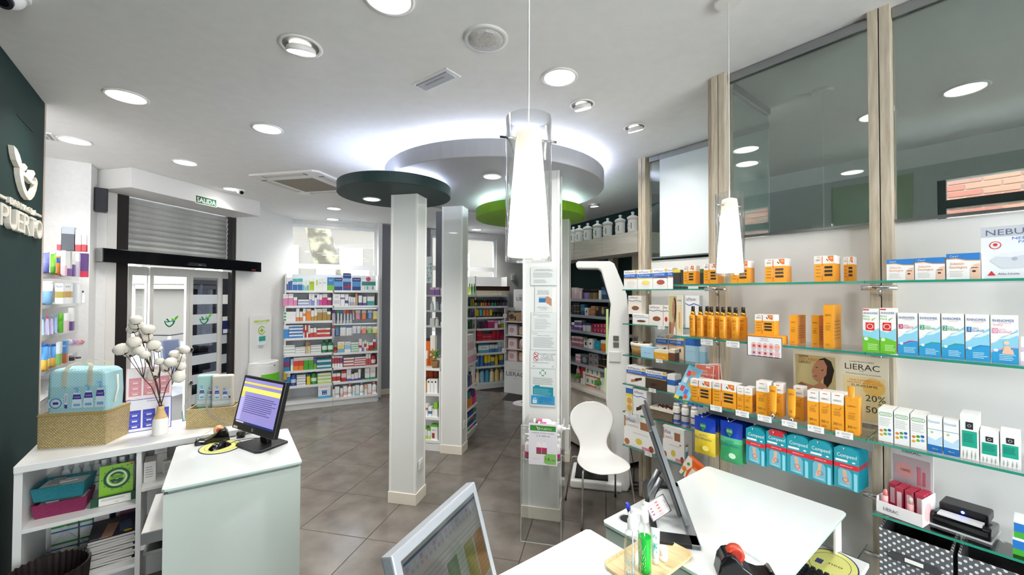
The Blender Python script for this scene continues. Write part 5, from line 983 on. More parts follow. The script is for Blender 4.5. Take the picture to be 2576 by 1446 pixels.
# waste basket in front
wb=FL.z(120,1425,.53);t=thing('waste_basket','dark brown corrugated waste basket with zigzag rim','waste basket',FL.w(wb.x,min(wb.y,-.17),0),FL.rz);BR_=M('1C110E',.6);n=72;vs=[]
for k_,(r,z)in enumerate([(.105,.0),(.148,.52),(.140,.52),(.10,.012)]):vs+=[((r+(.004 if i%2 else 0))*math.cos(2*math.pi*i/n),(r+(.004 if i%2 else 0))*math.sin(2*math.pi*i/n),z+(.008 if(i%2 and k_ in(1,2))else 0))for i in range(n)]
MB().add(vs,[(k_*n+i,k_*n+(i+1)%n,(k_+1)*n+(i+1)%n,(k_+1)*n+i)for k_ in range(3)for i in range(n)]+[tuple(reversed(range(n))),tuple(range(3*n,4*n))],BR_).build('corrugated_wall',t)
# other side of the divider: cartons
for x,y,z,w,d,h,lab in((.515,.18,.74,.055,.12,.12,'plain white carton on the inner shelf, nearest the divider'),(.56,.30,.86,.06,.08,.06,'white carton with text lying high on the inner shelf'),(.60,.26,.74,.06,.08,.075,'small white carton on the inner shelf')):
    t=thing('carton',lab,'carton',FL.w(x,y,z),FL.rz);MB().box(-w/2,w/2,-d/2,d/2,0,h,M('E4E2DE',.5)).build('box',t);m=MB();m.lines(-w*.35,w*.35,h*.2,h*.8,5,-d/2-.0006,TXL,.3);m.build('print',t)
tag(MB().box(-.03,.03,-.05,.05,0,.119,M('D8D6D0',.5)).build('carton',None,FL.w(.56,.30,.7405),FL.rz),'grey white carton carrying another carton on the inner shelf','carton')
# ================================================================ goods: builders
PR=.42
def cm(c):return c if not isinstance(c,str)else M(c,PR)
def bandlist(cols):return[(f,cm(c))for f,c in cols]
def carton(fr,x,y,z,w,d,h,cols,lab,grp,txt=None,draw=None,cat='carton',name='carton',rz=0.0):
    """box standing on z, front face at local y; cols from the top"""
    if isinstance(cols,str):cols=[(1,cols)]
    o=MB().bands(0,w,0,d,0,h,bandlist(cols)).build(name,None,fr.w(x,y,z),fr.rz+rz);tag(o,lab,cat,grp)
    if txt or draw:
        m=MB()
        if draw:draw(m,w,d,h)
        for s,c,zf,hf,wf in(txt or[]):
            if s:m.text(s,h*hf,w/2,-.0006,h*zf,cm(c),'c',width=w*wf)
        if m.f:m.build('print',o)
        if getattr(draw,'side',0)and d>.05:MB().add([(w+.0005,d*.12,h*(.2+.08*i)+q)for i in range(6)for q in(0,h*.03)]+[(w+.0005,d*.85,h*(.2+.08*i)+q)for i in range(6)for q in(0,h*.03)],[(2*i,12+2*i,13+2*i,2*i+1)for i in range(6)],M('C88420')).build('side_print',o)
    return o
def bottle(fr,x,y,z,w,h,cols,lab,grp,cap='F2F2F2',sy=.6,capf=.16,shape=0,name='bottle',cat='bottle',film=None):
    t=thing(name,lab,cat,fr.w(x+w/2,y+w*sy/2,z),fr.rz,grp);r=w/2;hb=h*(1-capf);pr=[(r*.93,0),(r,hb*.03)]
    if isinstance(cols,str):cols=[(1,cols)]
    zz=hb*.80 if shape==0 else hb*.92;tot=sum(f for f,c in cols);acc=hb*.03
    for f,c in reversed(cols):pr.append((r,acc,cm(c)));acc+=(zz-hb*.03)*f/tot
    pr.append((r,zz,cm(cols[0][1])));top=cm(cols[0][1])
    pr+=[(r*.72,zz+(hb-zz)*.5,top),(r*.42,hb,top)]if shape==0 else[(r*.86,hb,top)]
    MB().lathe(pr,top,14,sy=sy).build('bottle',t)
    cr=r*.46 if shape==0 else r*.84;MB().lathe([(cr,hb),(cr,h-.002),(cr*.9,h)],cm(cap),12,sy=1 if shape==0 else sy).build('cap',t);return t
def jar(fr,x,y,z,w,h,col,lid,lab,grp,band=None):
    t=thing('jar',lab,'jar',fr.w(x+w/2,y+w/2,z),fr.rz,grp);r=w/2;MB().lathe([(r*.9,0),(r,h*.06,cm(band)if band else cm(col)),(r,h*.55,cm(col)),(r*.96,h*.62)],cm(col),14).build('pot',t);MB().lathe([(r*.98,h*.62),(r*.98,h*.97),(r*.9,h)],cm(lid),14).build('lid',t);return t
def tubes(fr,x,y,z,w,h,col,cap,lab,grp,txt=None,gold=False,deep=.3):
    t=thing('tube',lab,'tube',fr.w(x+w/2,y+w*.25,z),fr.rz,grp);r=w/2;hc=h*.14;vs=[];n=14
    MB().lathe([(r*.5,0),(r*.5,hc)],CHROME if cap=='chrome' else cm(cap),12).build('cap',t)
    for rx,ry,zz in((r*.62,r*.62*.8,hc),(r*.9,r*.55,hc+(h-hc)*.12),(r*.96,r*.38,h*.6),(r,r*.04,h)):vs+=[(rx*math.cos(2*math.pi*i/n),ry*math.sin(2*math.pi*i/n),zz)for i in range(n)]
    MB().add(vs,[(k*n+i,k*n+(i+1)%n,(k+1)*n+(i+1)%n,(k+1)*n+i)for k in range(3)for i in range(n)]+[tuple(reversed(range(n)))],cm(col),True).build('body',t)
    if txt:
        m=MB();
        for s,c,zf,hf,wf in txt:zz=h*zf;m.text(s,h*hf,0,-(r*.58-(r*.5)*(zf-.2)/.8)-.001,zz,cm(c),'c',width=w*wf)
        m.build('print',t)
    return t
def can(fr,x,y,z,w,h,cols,lid,lab,grp):
    t=thing('can',lab,'can',fr.w(x+w/2,y+w/2,z),fr.rz,grp);r=w/2;pr=[];acc=0;tot=sum(f for f,c in cols)
    for f,c in reversed(cols):pr.append((r,acc,cm(c)));acc+=h*.9*f/tot
    pr.append((r,h*.9));MB().lathe(pr,cm(cols[0][1]),18).build('tin',t);MB().lathe([(r*1.02,h*.9),(r*1.02,h*.98),(r*.94,h)],cm(lid),18).build('lid',t);return t
def hangpack(fr,x,y,ztop,w,h,cols,lab,grp,thick=.012,blister=None,name='hanging_pack'):
    t=thing(name,lab,'hanging pack',fr.w(x,y,ztop-h),fr.rz,grp);MB().bands(0,w,0,.002,0,h,bandlist(cols if not isinstance(cols,str)else[(1,cols)])).build('card',t)
    b=blister or(w*.2,w*.8,h*.08,h*.72,'D8E6EA');MB().box(b[0],b[1],-thick,-.0005,b[2],b[3],cm(b[4])).build('blister',t,bevel=min(thick*.4,.004));return t
def row(fr,crop,z,y,shelf,grp,items,d=.07,gap=.0012):
    """items (x0, x1, top, kind, desc, colours, extras): sight-line bounds of each piece, read on the plane of its front"""
    for k,it in enumerate(items):
        x0,x1,top,kind,desc,cols=it[:6];ex=it[6]if len(it)>6 else{}
        yy=y(x0)if callable(y)else y+ex.get('dy',0);zz=z+ex.get('dz',0.0);pc=crop((x0+x1)/2,top);a=fr.y(*crop(x0,top),yy);b=fr.y(*crop(x1,top),yy);c=fr.y(*pc,yy);w=max(b.x-a.x-gap,.004);h=max(c.z-zz,.012)
        lab=ex.get('lab')or '%s, %s along, %s'%(desc,ORD[k],shelf);dd=ex.get('d',d)
        if kind=='b':carton(fr,a.x,yy,zz,w,dd,h,cols,lab,grp,ex.get('t'),ex.get('draw'))
        elif kind=='s':
            n=ex['n'];hh=h/n
            for i in range(n):carton(fr,a.x+random.uniform(-.003,.003),yy,zz+i*hh,w,dd,hh-.0008,cols,'%s, %s in %s pile, %s'%(desc,['lowest','second','third','fourth','fifth'][i],ORD[k],shelf),grp,ex.get('t'),ex.get('draw'))
        elif kind=='o':bottle(fr,a.x,yy,zz,w,h,cols,lab,grp,ex.get('cap','F2F2F2'),ex.get('sy',.7),ex.get('capf',.16),ex.get('shape',0))
        elif kind=='j':jar(fr,a.x,yy,zz,w,h,cols,ex.get('cap','1A1A1A'),lab,grp,ex.get('band'))
        elif kind=='u':tubes(fr,a.x,yy,zz,w,h,cols,ex.get('cap','F2F2F2'),lab,grp,ex.get('t'))
        elif kind=='c':can(fr,a.x,yy,zz,w,h,cols,ex.get('cap','F2F2F2'),lab,grp)
        elif kind=='m': # n equal pieces side by side
            n=ex['n'];ww=(b.x-a.x)/n
            for i in range(n):
                l2='%s, %s of its set, %s'%(desc,ORD[i],shelf);cc=cols[i%len(cols)]if isinstance(cols,list)and isinstance(cols[0],list)else cols
                f=ex.get('as','b')
                if f=='b':carton(fr,a.x+i*ww,yy,zz,ww-.0012,dd,h,cc,l2,grp,ex.get('t'),ex.get('draw'))
                elif f=='o':bottle(fr,a.x+i*ww,yy,zz,ww-.001,h,cc,l2,grp,ex.get('cap','1A1A1A'),1.0,ex.get('capf',.2),ex.get('shape',0))
                elif f=='j':jar(fr,a.x+i*ww,yy,zz,ww-.001,h,cc,ex.get('cap','1A1A1A'),l2,grp)
def hrow(fr,crop,y,shelf,grp,items):
    for k,(x0,x1,top,bot,desc,cols,bl)in enumerate(items):
        a=fr.y(*crop(x0,top),y);b=fr.y(*crop(x1,bot),y);hangpack(fr,a.x,y,a.z,b.x-a.x-.002,a.z-b.z,cols,'%s, %s along, %s'%(desc,ORD[k],shelf),grp,.012,bl and((b.x-a.x)*.15,(b.x-a.x)*.85,(a.z-b.z)*.06,(a.z-b.z)*.75,bl))
W='F0F0EE'
# ================================================================ window display, door bay
def T(s,c='4A5A9A',zf=.72,hf=.1,wf=.8):return{'t':[(s,c,zf,hf,wf)]}
S_=lambda n,b:'%s shelf, %s bay of window display'%(n,b)
GW='dental goods in the window display';YB=.02
row(FBK,C6,ZL[0],YB,S_('top','door'),GW,[
 (90,100,457,'b','narrow white and blue carton',[(.5,W),(.5,'2E4E9A')]),(102,113,458,'b','dark blue carton',[(.3,W),(.7,'26408A')]),(114,132,457,'b','blue carton with white top',[(.25,W),(.75,'2A62B0')]),
 (135,169,465,'b','teal and blue carton',[(.3,'56C0C4'),(.2,W),(.5,'2C6CB4')],T('Lacer','2C4A9A',.55,.12)),(171,207,463,'b','teal and blue carton',[(.3,'56C0C4'),(.2,W),(.5,'2C6CB4')],T('Lacer','2C4A9A',.55,.12)),(208,221,511,'b','small teal carton','58BFC0'),
 (224,234,480,'b','white and teal carton',[(.6,W),(.4,'58BFC0')]),(236,252,475,'b','white carton with green stripe',[(.5,W),(.5,'78C0A8')]),(255,292,469,'b','lime green carton',[(.2,W),(.8,'B4CC2E')],T('Lacer','4A5A3A',.62,.12)),(304,316,475,'b','slim lime carton',[(.5,'C2D24A'),(.5,W)]),
 (318,349,466,'b','white carton with purple mark',W,{'t':[('vitis','6A4A9A',.6,.12,.6)]}),(351,383,464,'b','white carton with purple mark',W,{'t':[('vitis','6A4A9A',.6,.12,.6)]})])
row(FBK,C6,ZL[1],YB,S_('second','door'),GW,[
 (65,101,577,'b','pink carton with white top',[(.35,W),(.65,'E08AB8')],T('Lacer','B84A8A',.8,.1)),(103,139,575,'b','pink carton with white top',[(.35,W),(.65,'E08AB8')],T('Lacer','B84A8A',.8,.1)),(141,167,600,'b','small pink carton',[(.35,W),(.65,'E08AB8')]),(172,252,617,'s','long white and blue carton',[(.5,W),(.5,'8EA8D8')],{'n':2}),
 (253,274,571,'b','white and lilac carton',[(.5,W),(.5,'A8A8D8')]),(276,293,571,'b','white and blue carton',[(.6,W),(.4,'7A9AD0')]),(294,310,572,'b','carton with blue tag',[(.15,W),(.2,'2A3A9A'),(.65,W)]),(311,328,572,'b','white and lilac carton',[(.5,W),(.5,'A8A8D8')]),(329,349,578,'b','white and magenta carton',[(.5,W),(.5,'D8509A')]),(351,385,575,'b','magenta carton',[(.3,W),(.7,'C8287A')],T('Lacer','C8287A',.76,.1)),(387,415,603,'b','small magenta carton',[(.3,W),(.7,'B42878')])])
row(FBK,C6,ZL[2],YB,S_('third','door'),GW,[
 (68,158,705,'s','white carton with green dot',W,{'n':3,'draw':lambda m,w,d,h:m.disc(w*.12,h*.5,h*.35,-.0006,M('3FA07A'),12)}),(160,184,680,'b','white and orange carton',[(.7,W),(.3,'E0813A')]),(186,207,705,'b','small white and orange carton',[(.6,W),(.4,'E0813A')]),(209,230,682,'b','white and orange carton',[(.4,W),(.2,'E0813A'),(.4,W)]),(232,268,684,'b','bright orange carton',[(.2,W),(.8,'EE8A2A')],T('Lacer','C85A1A',.83,.1)),(269,289,695,'b','white carton with gold strip',[(.6,W),(.4,'C09A4A')]),
 (291,312,680,'b','white carton with gold strip',[(.6,W),(.4,'C09A4A')]),(314,348,684,'b','gold carton with white top',[(.3,W),(.7,'AE8A3E')],T('Lacer','8A6A2A',.78,.1)),(350,383,682,'b','gold carton with white top',[(.3,W),(.7,'AE8A3E')],T('Lacer','8A6A2A',.78,.1)),(384,411,705,'b','small gold carton',[(.3,W),(.7,'AE8A3E')])])
row(FBK,C6,ZL[3],YB,S_('fourth','door'),GW,[
 (68,106,805,'b','blue carton with white top',[(.3,W),(.7,'3A8ACC')],T('Lacer','2C4A9A',.75,.1)),(108,210,802,'s','long blue and white carton',[(.45,W),(.55,'3A7EC4')],{'n':4,'t':[('Lacer','2C4A9A',.3,.4,.4)]}),(211,221,802,'b','slim red and white carton',[(.6,'C8302E'),(.4,W)]),(223,234,802,'b','slim white and red carton',[(.4,W),(.6,'C8302E')]),(236,247,801,'b','slim red and white carton',[(.6,'C8302E'),(.4,W)]),(249,260,801,'b','slim white carton with red end',[(.7,W),(.3,'C8302E')]),(262,284,825,'b','white and red carton',[(.5,W),(.5,'D0443A')]),(286,308,822,'b','white and red carton',[(.5,W),(.5,'D0443A')]),(310,408,825,'s','long red and white carton',[(.35,W),(.65,'C23A34')],{'n':2,'t':[('Lacer','C23A34',.68,.28,.4)]})])
row(FBK,C6,ZL[4],YB,S_('fifth','door'),GW,[
 (68,151,950,'s','long white toothpaste carton',[(.3,W),(.25,'9AB4A8'),(.45,W)],{'n':3}),(153,226,962,'s','long white toothpaste carton',[(.4,W),(.2,'8A9A98'),(.4,W)],{'n':3}),(228,246,922,'b','slim brown and gold carton',[(.4,'9A7A54'),(.6,'C8B48A')]),(247,264,920,'b','slim brown and gold carton',[(.4,'8A6A4A'),(.6,'D8C8A0')]),(266,342,948,'s','long white toothpaste carton',[(.3,W),(.25,'9AB4A8'),(.45,W)],{'n':3}),(346,387,912,'o','green mouthwash bottle',[(.2,'1E7A4A'),(.5,'D8E8DC'),(.3,'1E7A4A')],{'cap':'1A5A3A','sy':.6}),(390,431,908,'o','green mouthwash bottle',[(.2,'1E7A4A'),(.5,'D8E8DC'),(.3,'1E7A4A')],{'cap':'1A5A3A','sy':.6})])
row(FBK,C6,ZL[5],YB,S_('sixth','door'),GW,[
 (68,114,1040,'b','blue toothbrush box',[(.3,'3A6AB0'),(.4,'8A3A6A'),(.3,'2E8AB4')]),(120,138,1050,'b','slim blue and white carton',[(.5,'A8CCE4'),(.5,W)]),(140,177,1040,'b','red children toothpaste carton',[(.25,W),(.4,'D8442E'),(.35,'E8842E')],T('Lacer','C8302E',.8,.1)),(178,213,1037,'b','red children toothpaste carton',[(.25,W),(.4,'D8442E'),(.35,'E8842E')],T('Lacer','C8302E',.8,.1)),(214,248,1035,'b','green children toothpaste carton',[(.25,W),(.75,'4AA82E')],T('Lacer','2E7A2E',.8,.1)),(249,285,1033,'b','green children toothpaste carton',[(.25,W),(.75,'4AA82E')],T('Lacer','2E7A2E',.8,.1)),(287,307,1045,'b','slim purple and green carton',[(.5,'6A5A9A'),(.5,'7AB43A')]),(310,415,1045,'s','teal soft wipes pack',[(.3,'1E7A8A'),(.4,'CDE4E8'),(.3,'1E7A8A')],{'n':2})])
row(FBK,C6,ZL[6],YB,S_('seventh','door'),GW,[
 (68,92,1150,'b','blue and yellow carton',[(.5,'E8C02E'),(.5,'2E7AC0')]),(93,117,1150,'b','blue carton with white text',[(.3,W),(.7,'2E7AC0')]),(118,160,1144,'o','blue mouthwash bottle',[(.3,'2A5A9A'),(.4,'C8D8EC'),(.3,'1E4A8A')],{'cap':'1A2A5A'}),(163,229,1165,'s','long grey lettered carton',[(.3,W),(.3,'A8A8B0'),(.4,W)],{'n':4}),(236,263,1160,'b','yellow offer carton',[(.2,'3A6A8A'),(.8,'E8CC2A')]),(265,312,1135,'o','green mouthwash bottle',[(.3,'2A8A3A'),(.4,'D8ECD0'),(.3,'2A8A3A')],{'cap':'1A1A1A'}),(315,415,1152,'s','long white and green carton',[(.5,W),(.5,'B8D86A')],{'n':3})])
row(FBK,C6,zb2,.0,'bottom shelf, door bay of window display',GW,[(320,412,1240,'b','white box with blue water flosser',[(.35,W),(.45,'DCE6EC'),(.2,'5AA8CC')],{'draw':lambda m,w,d,h:(m.rect(w*.3,w*.68,h*.28,h*.62,-.0006,M('2A5AA8')),m.rect(w*.36,w*.62,h*.5,h*.62,-.0009,M('5A8AD0')),m.text('IRRIGADOR BUCAL',h*.06,w*.5,-.0006,h*.82,M('C85A5A'),width=w*.7),m.disc(w*.42,h*.36,w*.04,-.0009,M(W)),m.disc(w*.56,h*.36,w*.04,-.0009,M(W)))})])
# column bay
row(FBK,C6,ZR[0],YB,S_('top','column'),GW,[
 (386,437,455,'b','blue and green toothbrush box',[(.6,'3A86C8'),(.4,'7ABE3A')],T('DuT',W,.7,.14,.5)),(439,497,457,'b','dark blue water flosser box',[(.3,'1E3A7A'),(.4,'5AA0D8'),(.3,'1E3A7A')],T('waterpik',W,.82,.08)),(502,560,425,'b','tall blue flosser box with red ribbon',[(.3,'1E3A7A'),(.2,'8AB4DC'),(.5,'2A4A8A')],{'t':[('waterpik',W,.86,.06,.8)],'draw':lambda m,w,d,h:(m.rect(w*.62,w*.72,0,h*.45,-.0006,M('C8242E')),m.rect(0,w,h*.18,h*.23,-.0006,M('C8242E')),m.disc(w*.67,h*.24,w*.14,-.0012,M('C8242E'),10,h*.06))}),(570,630,458,'b','dark blue flosser box',[(.3,'1E3A7A'),(.4,'4A90D0'),(.3,'1E3A7A')],T('waterpik',W,.82,.08)),(640,738,470,'b','white gift bag with teal band',[(.2,W),(.35,'2A8A7A'),(.45,W)],{'draw':lambda m,w,d,h:(m.disc(w*.45,h*1.02,w*.18,-.0012,M('D8447A'),16),[m.rect(w*(.12+.2*i),w*(.26+.2*i),h*.08,h*.4,-.0012,M(c))for i,c in enumerate(('C8D8E0','6AC0B8','E0E4E8','6AC0B8'))])})])
row(FBK,C6,ZR[1],YB,S_('second','column'),GW,[
 (428,481,575,'b','white carton with purple patch',W,{'t':[('vitis','6A4A9A',.7,.1,.5)],'draw':lambda m,w,d,h:m.rect(w*.1,w*.9,h*.15,h*.45,-.0006,M('D8D4DC'))}),(483,514,575,'b','white carton with purple patch',[(.3,W),(.15,'7A6AB0'),(.55,W)]),(516,540,577,'b','white carton with blue patch',[(.55,W),(.25,'3A4A8A'),(.2,W)]),(542,556,595,'b','slim white carton',[(.6,W),(.4,'C4C8D8')]),(558,572,597,'b','slim white carton',[(.6,W),(.4,'C4C8D8')]),(574,590,600,'b','slim white carton',[(.6,W),(.4,'D8C4B0')]),(591,607,572,'b','orange topped carton',[(.25,'E08A3A'),(.75,'C8B08A')]),(613,640,575,'b','white and purple carton',[(.15,'4A3A7A'),(.6,W),(.25,'5A4A9A')]),(646,671,584,'b','white and purple carton',[(.15,'4A3A7A'),(.6,W),(.25,'6A5AA0')]),(676,728,595,'b','white and teal jar carton',[(.5,W),(.5,'3AA8A0')])])
TBc=['C83A2E','3A9A3A','3A7AC8','E07A2E','8A2E2E','C83A3A','E08A2A']
hrow(FBK,C6,.08,'upper hook bar of window display','hanging dental packs',[(420,444,690,795,'purple toothbrush pack',[(.3,'4A3A7A'),(.7,W)],'C8B8D8'),(455,474,690,795,'black and green toothbrush pack',[(.25,'3A9A3A'),(.5,'2A2A3A'),(.25,W)],'D0D8E0'),(478,497,692,795,'black and blue toothbrush pack',[(.25,'3A7AC8'),(.5,'2A2A3A'),(.25,W)],'D0D8E0'),(502,521,693,793,'black and orange toothbrush pack',[(.25,'E07A2E'),(.5,'2A2A3A'),(.25,W)],'D0D8E0'),(525,544,693,792,'black and red toothbrush pack',[(.25,'C83A3A'),(.5,'2A2A3A'),(.25,W)],'D0D8E0'),(548,566,693,790,'black and maroon toothbrush pack',[(.25,'8A2E2E'),(.5,'2A2A3A'),(.25,W)],'D0D8E0'),(568,584,692,770,'orange tipped toothbrush pack',[(.25,'E08A2A'),(.75,'4A5AA0')],'D0D8E0'),(592,627,697,762,'pink interdental brush pack',[(.3,W),(.7,'E88AA8')],'F0A8B8'),(637,669,697,762,'orange interdental brush pack',[(.3,W),(.7,'E86A2E')],'F09A6A'),(680,712,697,757,'blue interdental brush pack',[(.3,W),(.7,'3A6AC8')],'8AB0E8'),(717,750,700,760,'yellow interdental brush pack',[(.3,W),(.7,'E8D02E')],'F0E48A')])
hrow(FBK,C6,.08,'lower hook bar of window display','hanging dental packs',[(420,439,808,908,'white and red toothbrush pack',[(.2,'C83A2E'),(.8,W)],'C8B8D8'),(443,474,820,880,'dark blue brush pack',[(.3,'2A8A9A'),(.7,'2A4A7A')],'6A8AB0'),(480,522,810,882,'white floss bag with teal mark',[(.15,'3A8AA0'),(.85,W)],'E8E8EA'),(526,568,812,880,'white floss bag with blue mark',[(.15,'3A6AA8'),(.85,W)],'E8E8EA'),(570,599,810,865,'white brush pack',[(.4,W),(.6,'C8CCD8')],'DCE0E8'),(601,630,810,865,'white and violet brush pack',[(.4,W),(.6,'B8B0D0')],'DCE0E8'),(633,671,812,866,'orange fine brush pack',[(.45,W),(.55,'E8643A')],'F0A08A'),(675,711,812,864,'green fine brush pack',[(.45,W),(.55,'4AB43A')],'A8D89A'),(714,749,814,862,'yellow fine brush pack',[(.45,W),(.55,'E8D43A')],'F0E89A')])
row(FBK,C6,ZR[2],YB,S_('third','column'),GW,[
 (434,459,952,'o','small red bottle',[(.5,'8A2A24'),(.5,'C84A3A')],{'cap':W}),(461,510,926,'b','yellow and blue tablet box',[(.3,W),(.35,'E8D45A'),(.35,'7AB0DC')],T('COREGA','C83A3A',.78,.09)),(512,557,925,'b','blue and white tablet box',[(.3,W),(.4,'9AC8E8'),(.3,W)],T('COREGA','C83A3A',.78,.09)),(559,615,930,'s','white and green carton',[(.5,W),(.5,'8AC4A0')],{'n':4}),(617,637,905,'b','tall white and red carton',[(.5,W),(.2,'C83A3A'),(.3,W)]),(639,654,925,'b','slim white and violet carton',[(.6,W),(.4,'8A8AC0')]),(656,670,915,'b','white and red carton',[(.3,W),(.3,'C83A3A'),(.4,W)]),(672,687,925,'b','slim white and red carton',[(.7,W),(.3,'D86A5A')]),(690,704,932,'b','red and green carton',[(.3,W),(.6,'C8242E'),(.1,'2A8A3A')]),(705,718,930,'b','red and green carton',[(.3,W),(.6,'C8242E'),(.1,'2A8A3A')]),(720,739,908,'b','tall red and green carton',[(.2,W),(.6,'B8202A'),(.2,'2A8A3A')])])
row(FBK,C6,ZR[3],YB,S_('fourth','column'),GW,[
 (423,439,1030,'b','red and white toothpaste carton',[(.15,W),(.5,'B83A4A'),(.35,W)]),(441,457,1028,'b','red and white toothpaste carton',[(.15,W),(.5,'B83A4A'),(.35,W)]),(459,475,1028,'b','red and white toothpaste carton',[(.15,W),(.5,'B83A4A'),(.35,W)]),(477,498,1028,'b','violet and white toothpaste carton',[(.15,W),(.5,'7A4A8A'),(.35,W)]),(503,580,1040,'s','long red and white carton',[(.55,W),(.45,'B84A4A')],{'n':3}),(583,665,1035,'s','long red and white carton',[(.55,W),(.45,'B8404A')],{'n':4}),(667,684,1013,'b','tall white and red carton',[(.4,W),(.6,'C85A5A')]),(686,703,1013,'b','tall white and red carton',[(.4,W),(.6,'C85A5A')]),(704,740,1008,'o','red mouthwash bottle',[(.3,'B82A34'),(.5,'E8D8D8'),(.2,'B82A34')],{'cap':'6A1A1A'})])
row(FBK,C6,ZR[4],YB,S_('fifth','column'),GW,[
 (423,451,1156,'b','white and red gel carton',[(.35,W),(.5,'C83A3A'),(.15,W)]),(453,481,1154,'b','white and red gel carton',[(.35,W),(.5,'C83A3A'),(.15,W)]),(488,524,1133,'b','tall red carton',[(.25,'B8303A'),(.4,'E8D4D4'),(.35,'B8303A')]),(527,559,1122,'b','tall white and violet carton',[(.8,W),(.2,'6A5AB0')],{'t':[('PERIO','C85A5A',.5,.08,.6)]}),(561,581,1160,'b','white and violet carton',[(.75,W),(.25,'6A5AB0')]),(583,609,1150,'b','white and violet carton',[(.75,W),(.25,'5A4AA0')]),(611,629,1122,'b','tall slim white and violet carton',[(.8,W),(.2,'5A4AA0')]),(661,694,1115,'b','tall white and green carton',[(.85,W),(.15,'3AA87A')],{'t':[('PEROXI','C83A4A',.55,.08,.7)]}),(697,737,1108,'b','tall white and green carton',[(.82,W),(.18,'3AA87A')],{'t':[('PEROXI','C83A4A',.55,.08,.7)]})])
row(FBK,C6,zb2,-.04,'bottom shelf, column bay of window display',GW,[
 (425,441,1275,'b','white and grey carton',[(.5,W),(.5,'DCD4D4')]),(443,474,1255,'b','white carton with teal line',[(.6,W),(.1,'8AC8C8'),(.3,W)]),(480,500,1265,'b','white and pink carton',[(.6,W),(.4,'EAB4AA')]),(503,532,1250,'b','white and pink carton',[(.5,W),(.3,'EAB4AA'),(.2,W)]),(534,567,1235,'o','white bottle with pink cap',[(.5,W),(.2,'F0C8D0'),(.3,W)],{'cap':'E8788A'}),(569,589,1250,'b','white and aqua carton',[(.5,W),(.5,'CFE4E8')]),(591,619,1243,'b','white carton with aqua foot',[(.8,W),(.2,'9AD0DC')]),(621,654,1224,'o','white bottle with blue cap',[(.5,W),(.2,'BCE0E8'),(.3,W)],{'cap':'4AB0C8'}),(656,677,1238,'b','pink and white carton',[(.4,'F0B8A8'),(.6,W)]),(679,708,1235,'b','white carton with pink foot',[(.8,W),(.2,'F0B0A8')]),(711,745,1220,'o','white bottle with coral cap',[(.5,W),(.2,'F4C8C0'),(.3,W)],{'cap':'E87A6A'})])
# ================================================================ hair care display
GH='hair and skin care before the far window';H_=lambda n:'%s shelf of the hair display'%n;YH=.03
row(FBK,S2,Z2[0],YH,H_('top'),GH,[(312,324,405,'o','yellow green shampoo bottle','B8C83A',{'cap':'3A7A2A'}),(325,337,405,'o','yellow green shampoo bottle','C0CC4A',{'cap':'3A7A2A'}),(339,351,405,'o','dark green shampoo bottle','2A6A2E',{'cap':'7AB43A'}),(353,364,405,'o','dark green shampoo bottle','2A6A2E',{'cap':'7AB43A'}),(370,565,420,'m','brown topped hair dye box',[(.5,'4A2E22'),(.5,'E4DCC4')],{'n':8})])
JC=[('C8C02E','yellow lidded'),('1A5A6A','black and cyan'),('E0A02E','black and amber'),('E0782E','black and orange'),('E0702E','black and orange'),('C8442E','black and red'),('2A9A9A','black and teal'),('2A8A8A','black and teal'),('6A4A3A','black and brown'),('5A3E34','black and brown'),('6A5AA8','black and violet')]
JX=[(360,377),(379,393),(395,406),(408,419),(421,436),(438,456),(458,475),(477,491),(493,507),(509,523),(525,538)]
row(FBK,S2,Z2[1],YH,H_('second'),GH,[(312,323,480,'o','dark green bottle','1E4A2A',{'cap':'1A1A1A'}),(325,335,480,'o','dark green bottle','1E4A2A',{'cap':'1A1A1A'}),(336,346,482,'o','olive gold bottle','9A8A3A',{'cap':'1A1A1A'}),(348,358,482,'o','olive gold bottle','9A8A3A',{'cap':'1A1A1A'})]+[(a,b,500,'j',JC[i][1]+' jar','1E1E22',{'cap':'1A1A1C','band':JC[i][0]})for i,(a,b)in enumerate(JX)]+[(540,553,500,'j','black and violet jar','1E1E22',{'band':'7A68B8'})])
row(FBK,S2,Z2[2],YH,H_('third'),GH,[(312,323,545,'o','dark green bottle','1E5A2E',{'cap':'1A1A1A'}),(325,335,545,'o','dark green bottle','1E5A2E',{'cap':'1A1A1A'}),(337,347,555,'o','purple bottle','5A3A7A',{'cap':'1A1A1A'}),(349,359,555,'o','purple bottle','5A3A7A',{'cap':'1A1A1A'}),(362,389,556,'u','yellow cream tube','D8C82A',{'cap':'2A2A2A'}),(391,408,556,'u','cyan cream tube','4AB0D0',{'cap':'2A2A2A'}),(410,429,556,'u','orange cream tube','E88A2E',{'cap':'2A2A2A'}),(431,447,556,'u','orange cream tube','E87A3A',{'cap':'2A2A2A'}),(449,467,556,'u','yellow cream tube','E0C03A',{'cap':'2A2A2A'}),(469,487,571,'j','dark low jar','2A2224',{'band':'5A3A4A'}),(489,506,571,'j','dark low jar','2A2224',{'band':'6A4A3A'}),(507,524,571,'j','dark low jar','2A2224',{'band':'4A3A5A'}),(526,535,560,'o','amber dropper bottle','6A3A1E',{'cap':'1A1A1A'}),(536,545,545,'o','amber dropper bottle','7A4A24',{'cap':'1A1A1A'}),(547,556,548,'o','amber dropper bottle','8A4A24',{'cap':'1A1A1A'})])
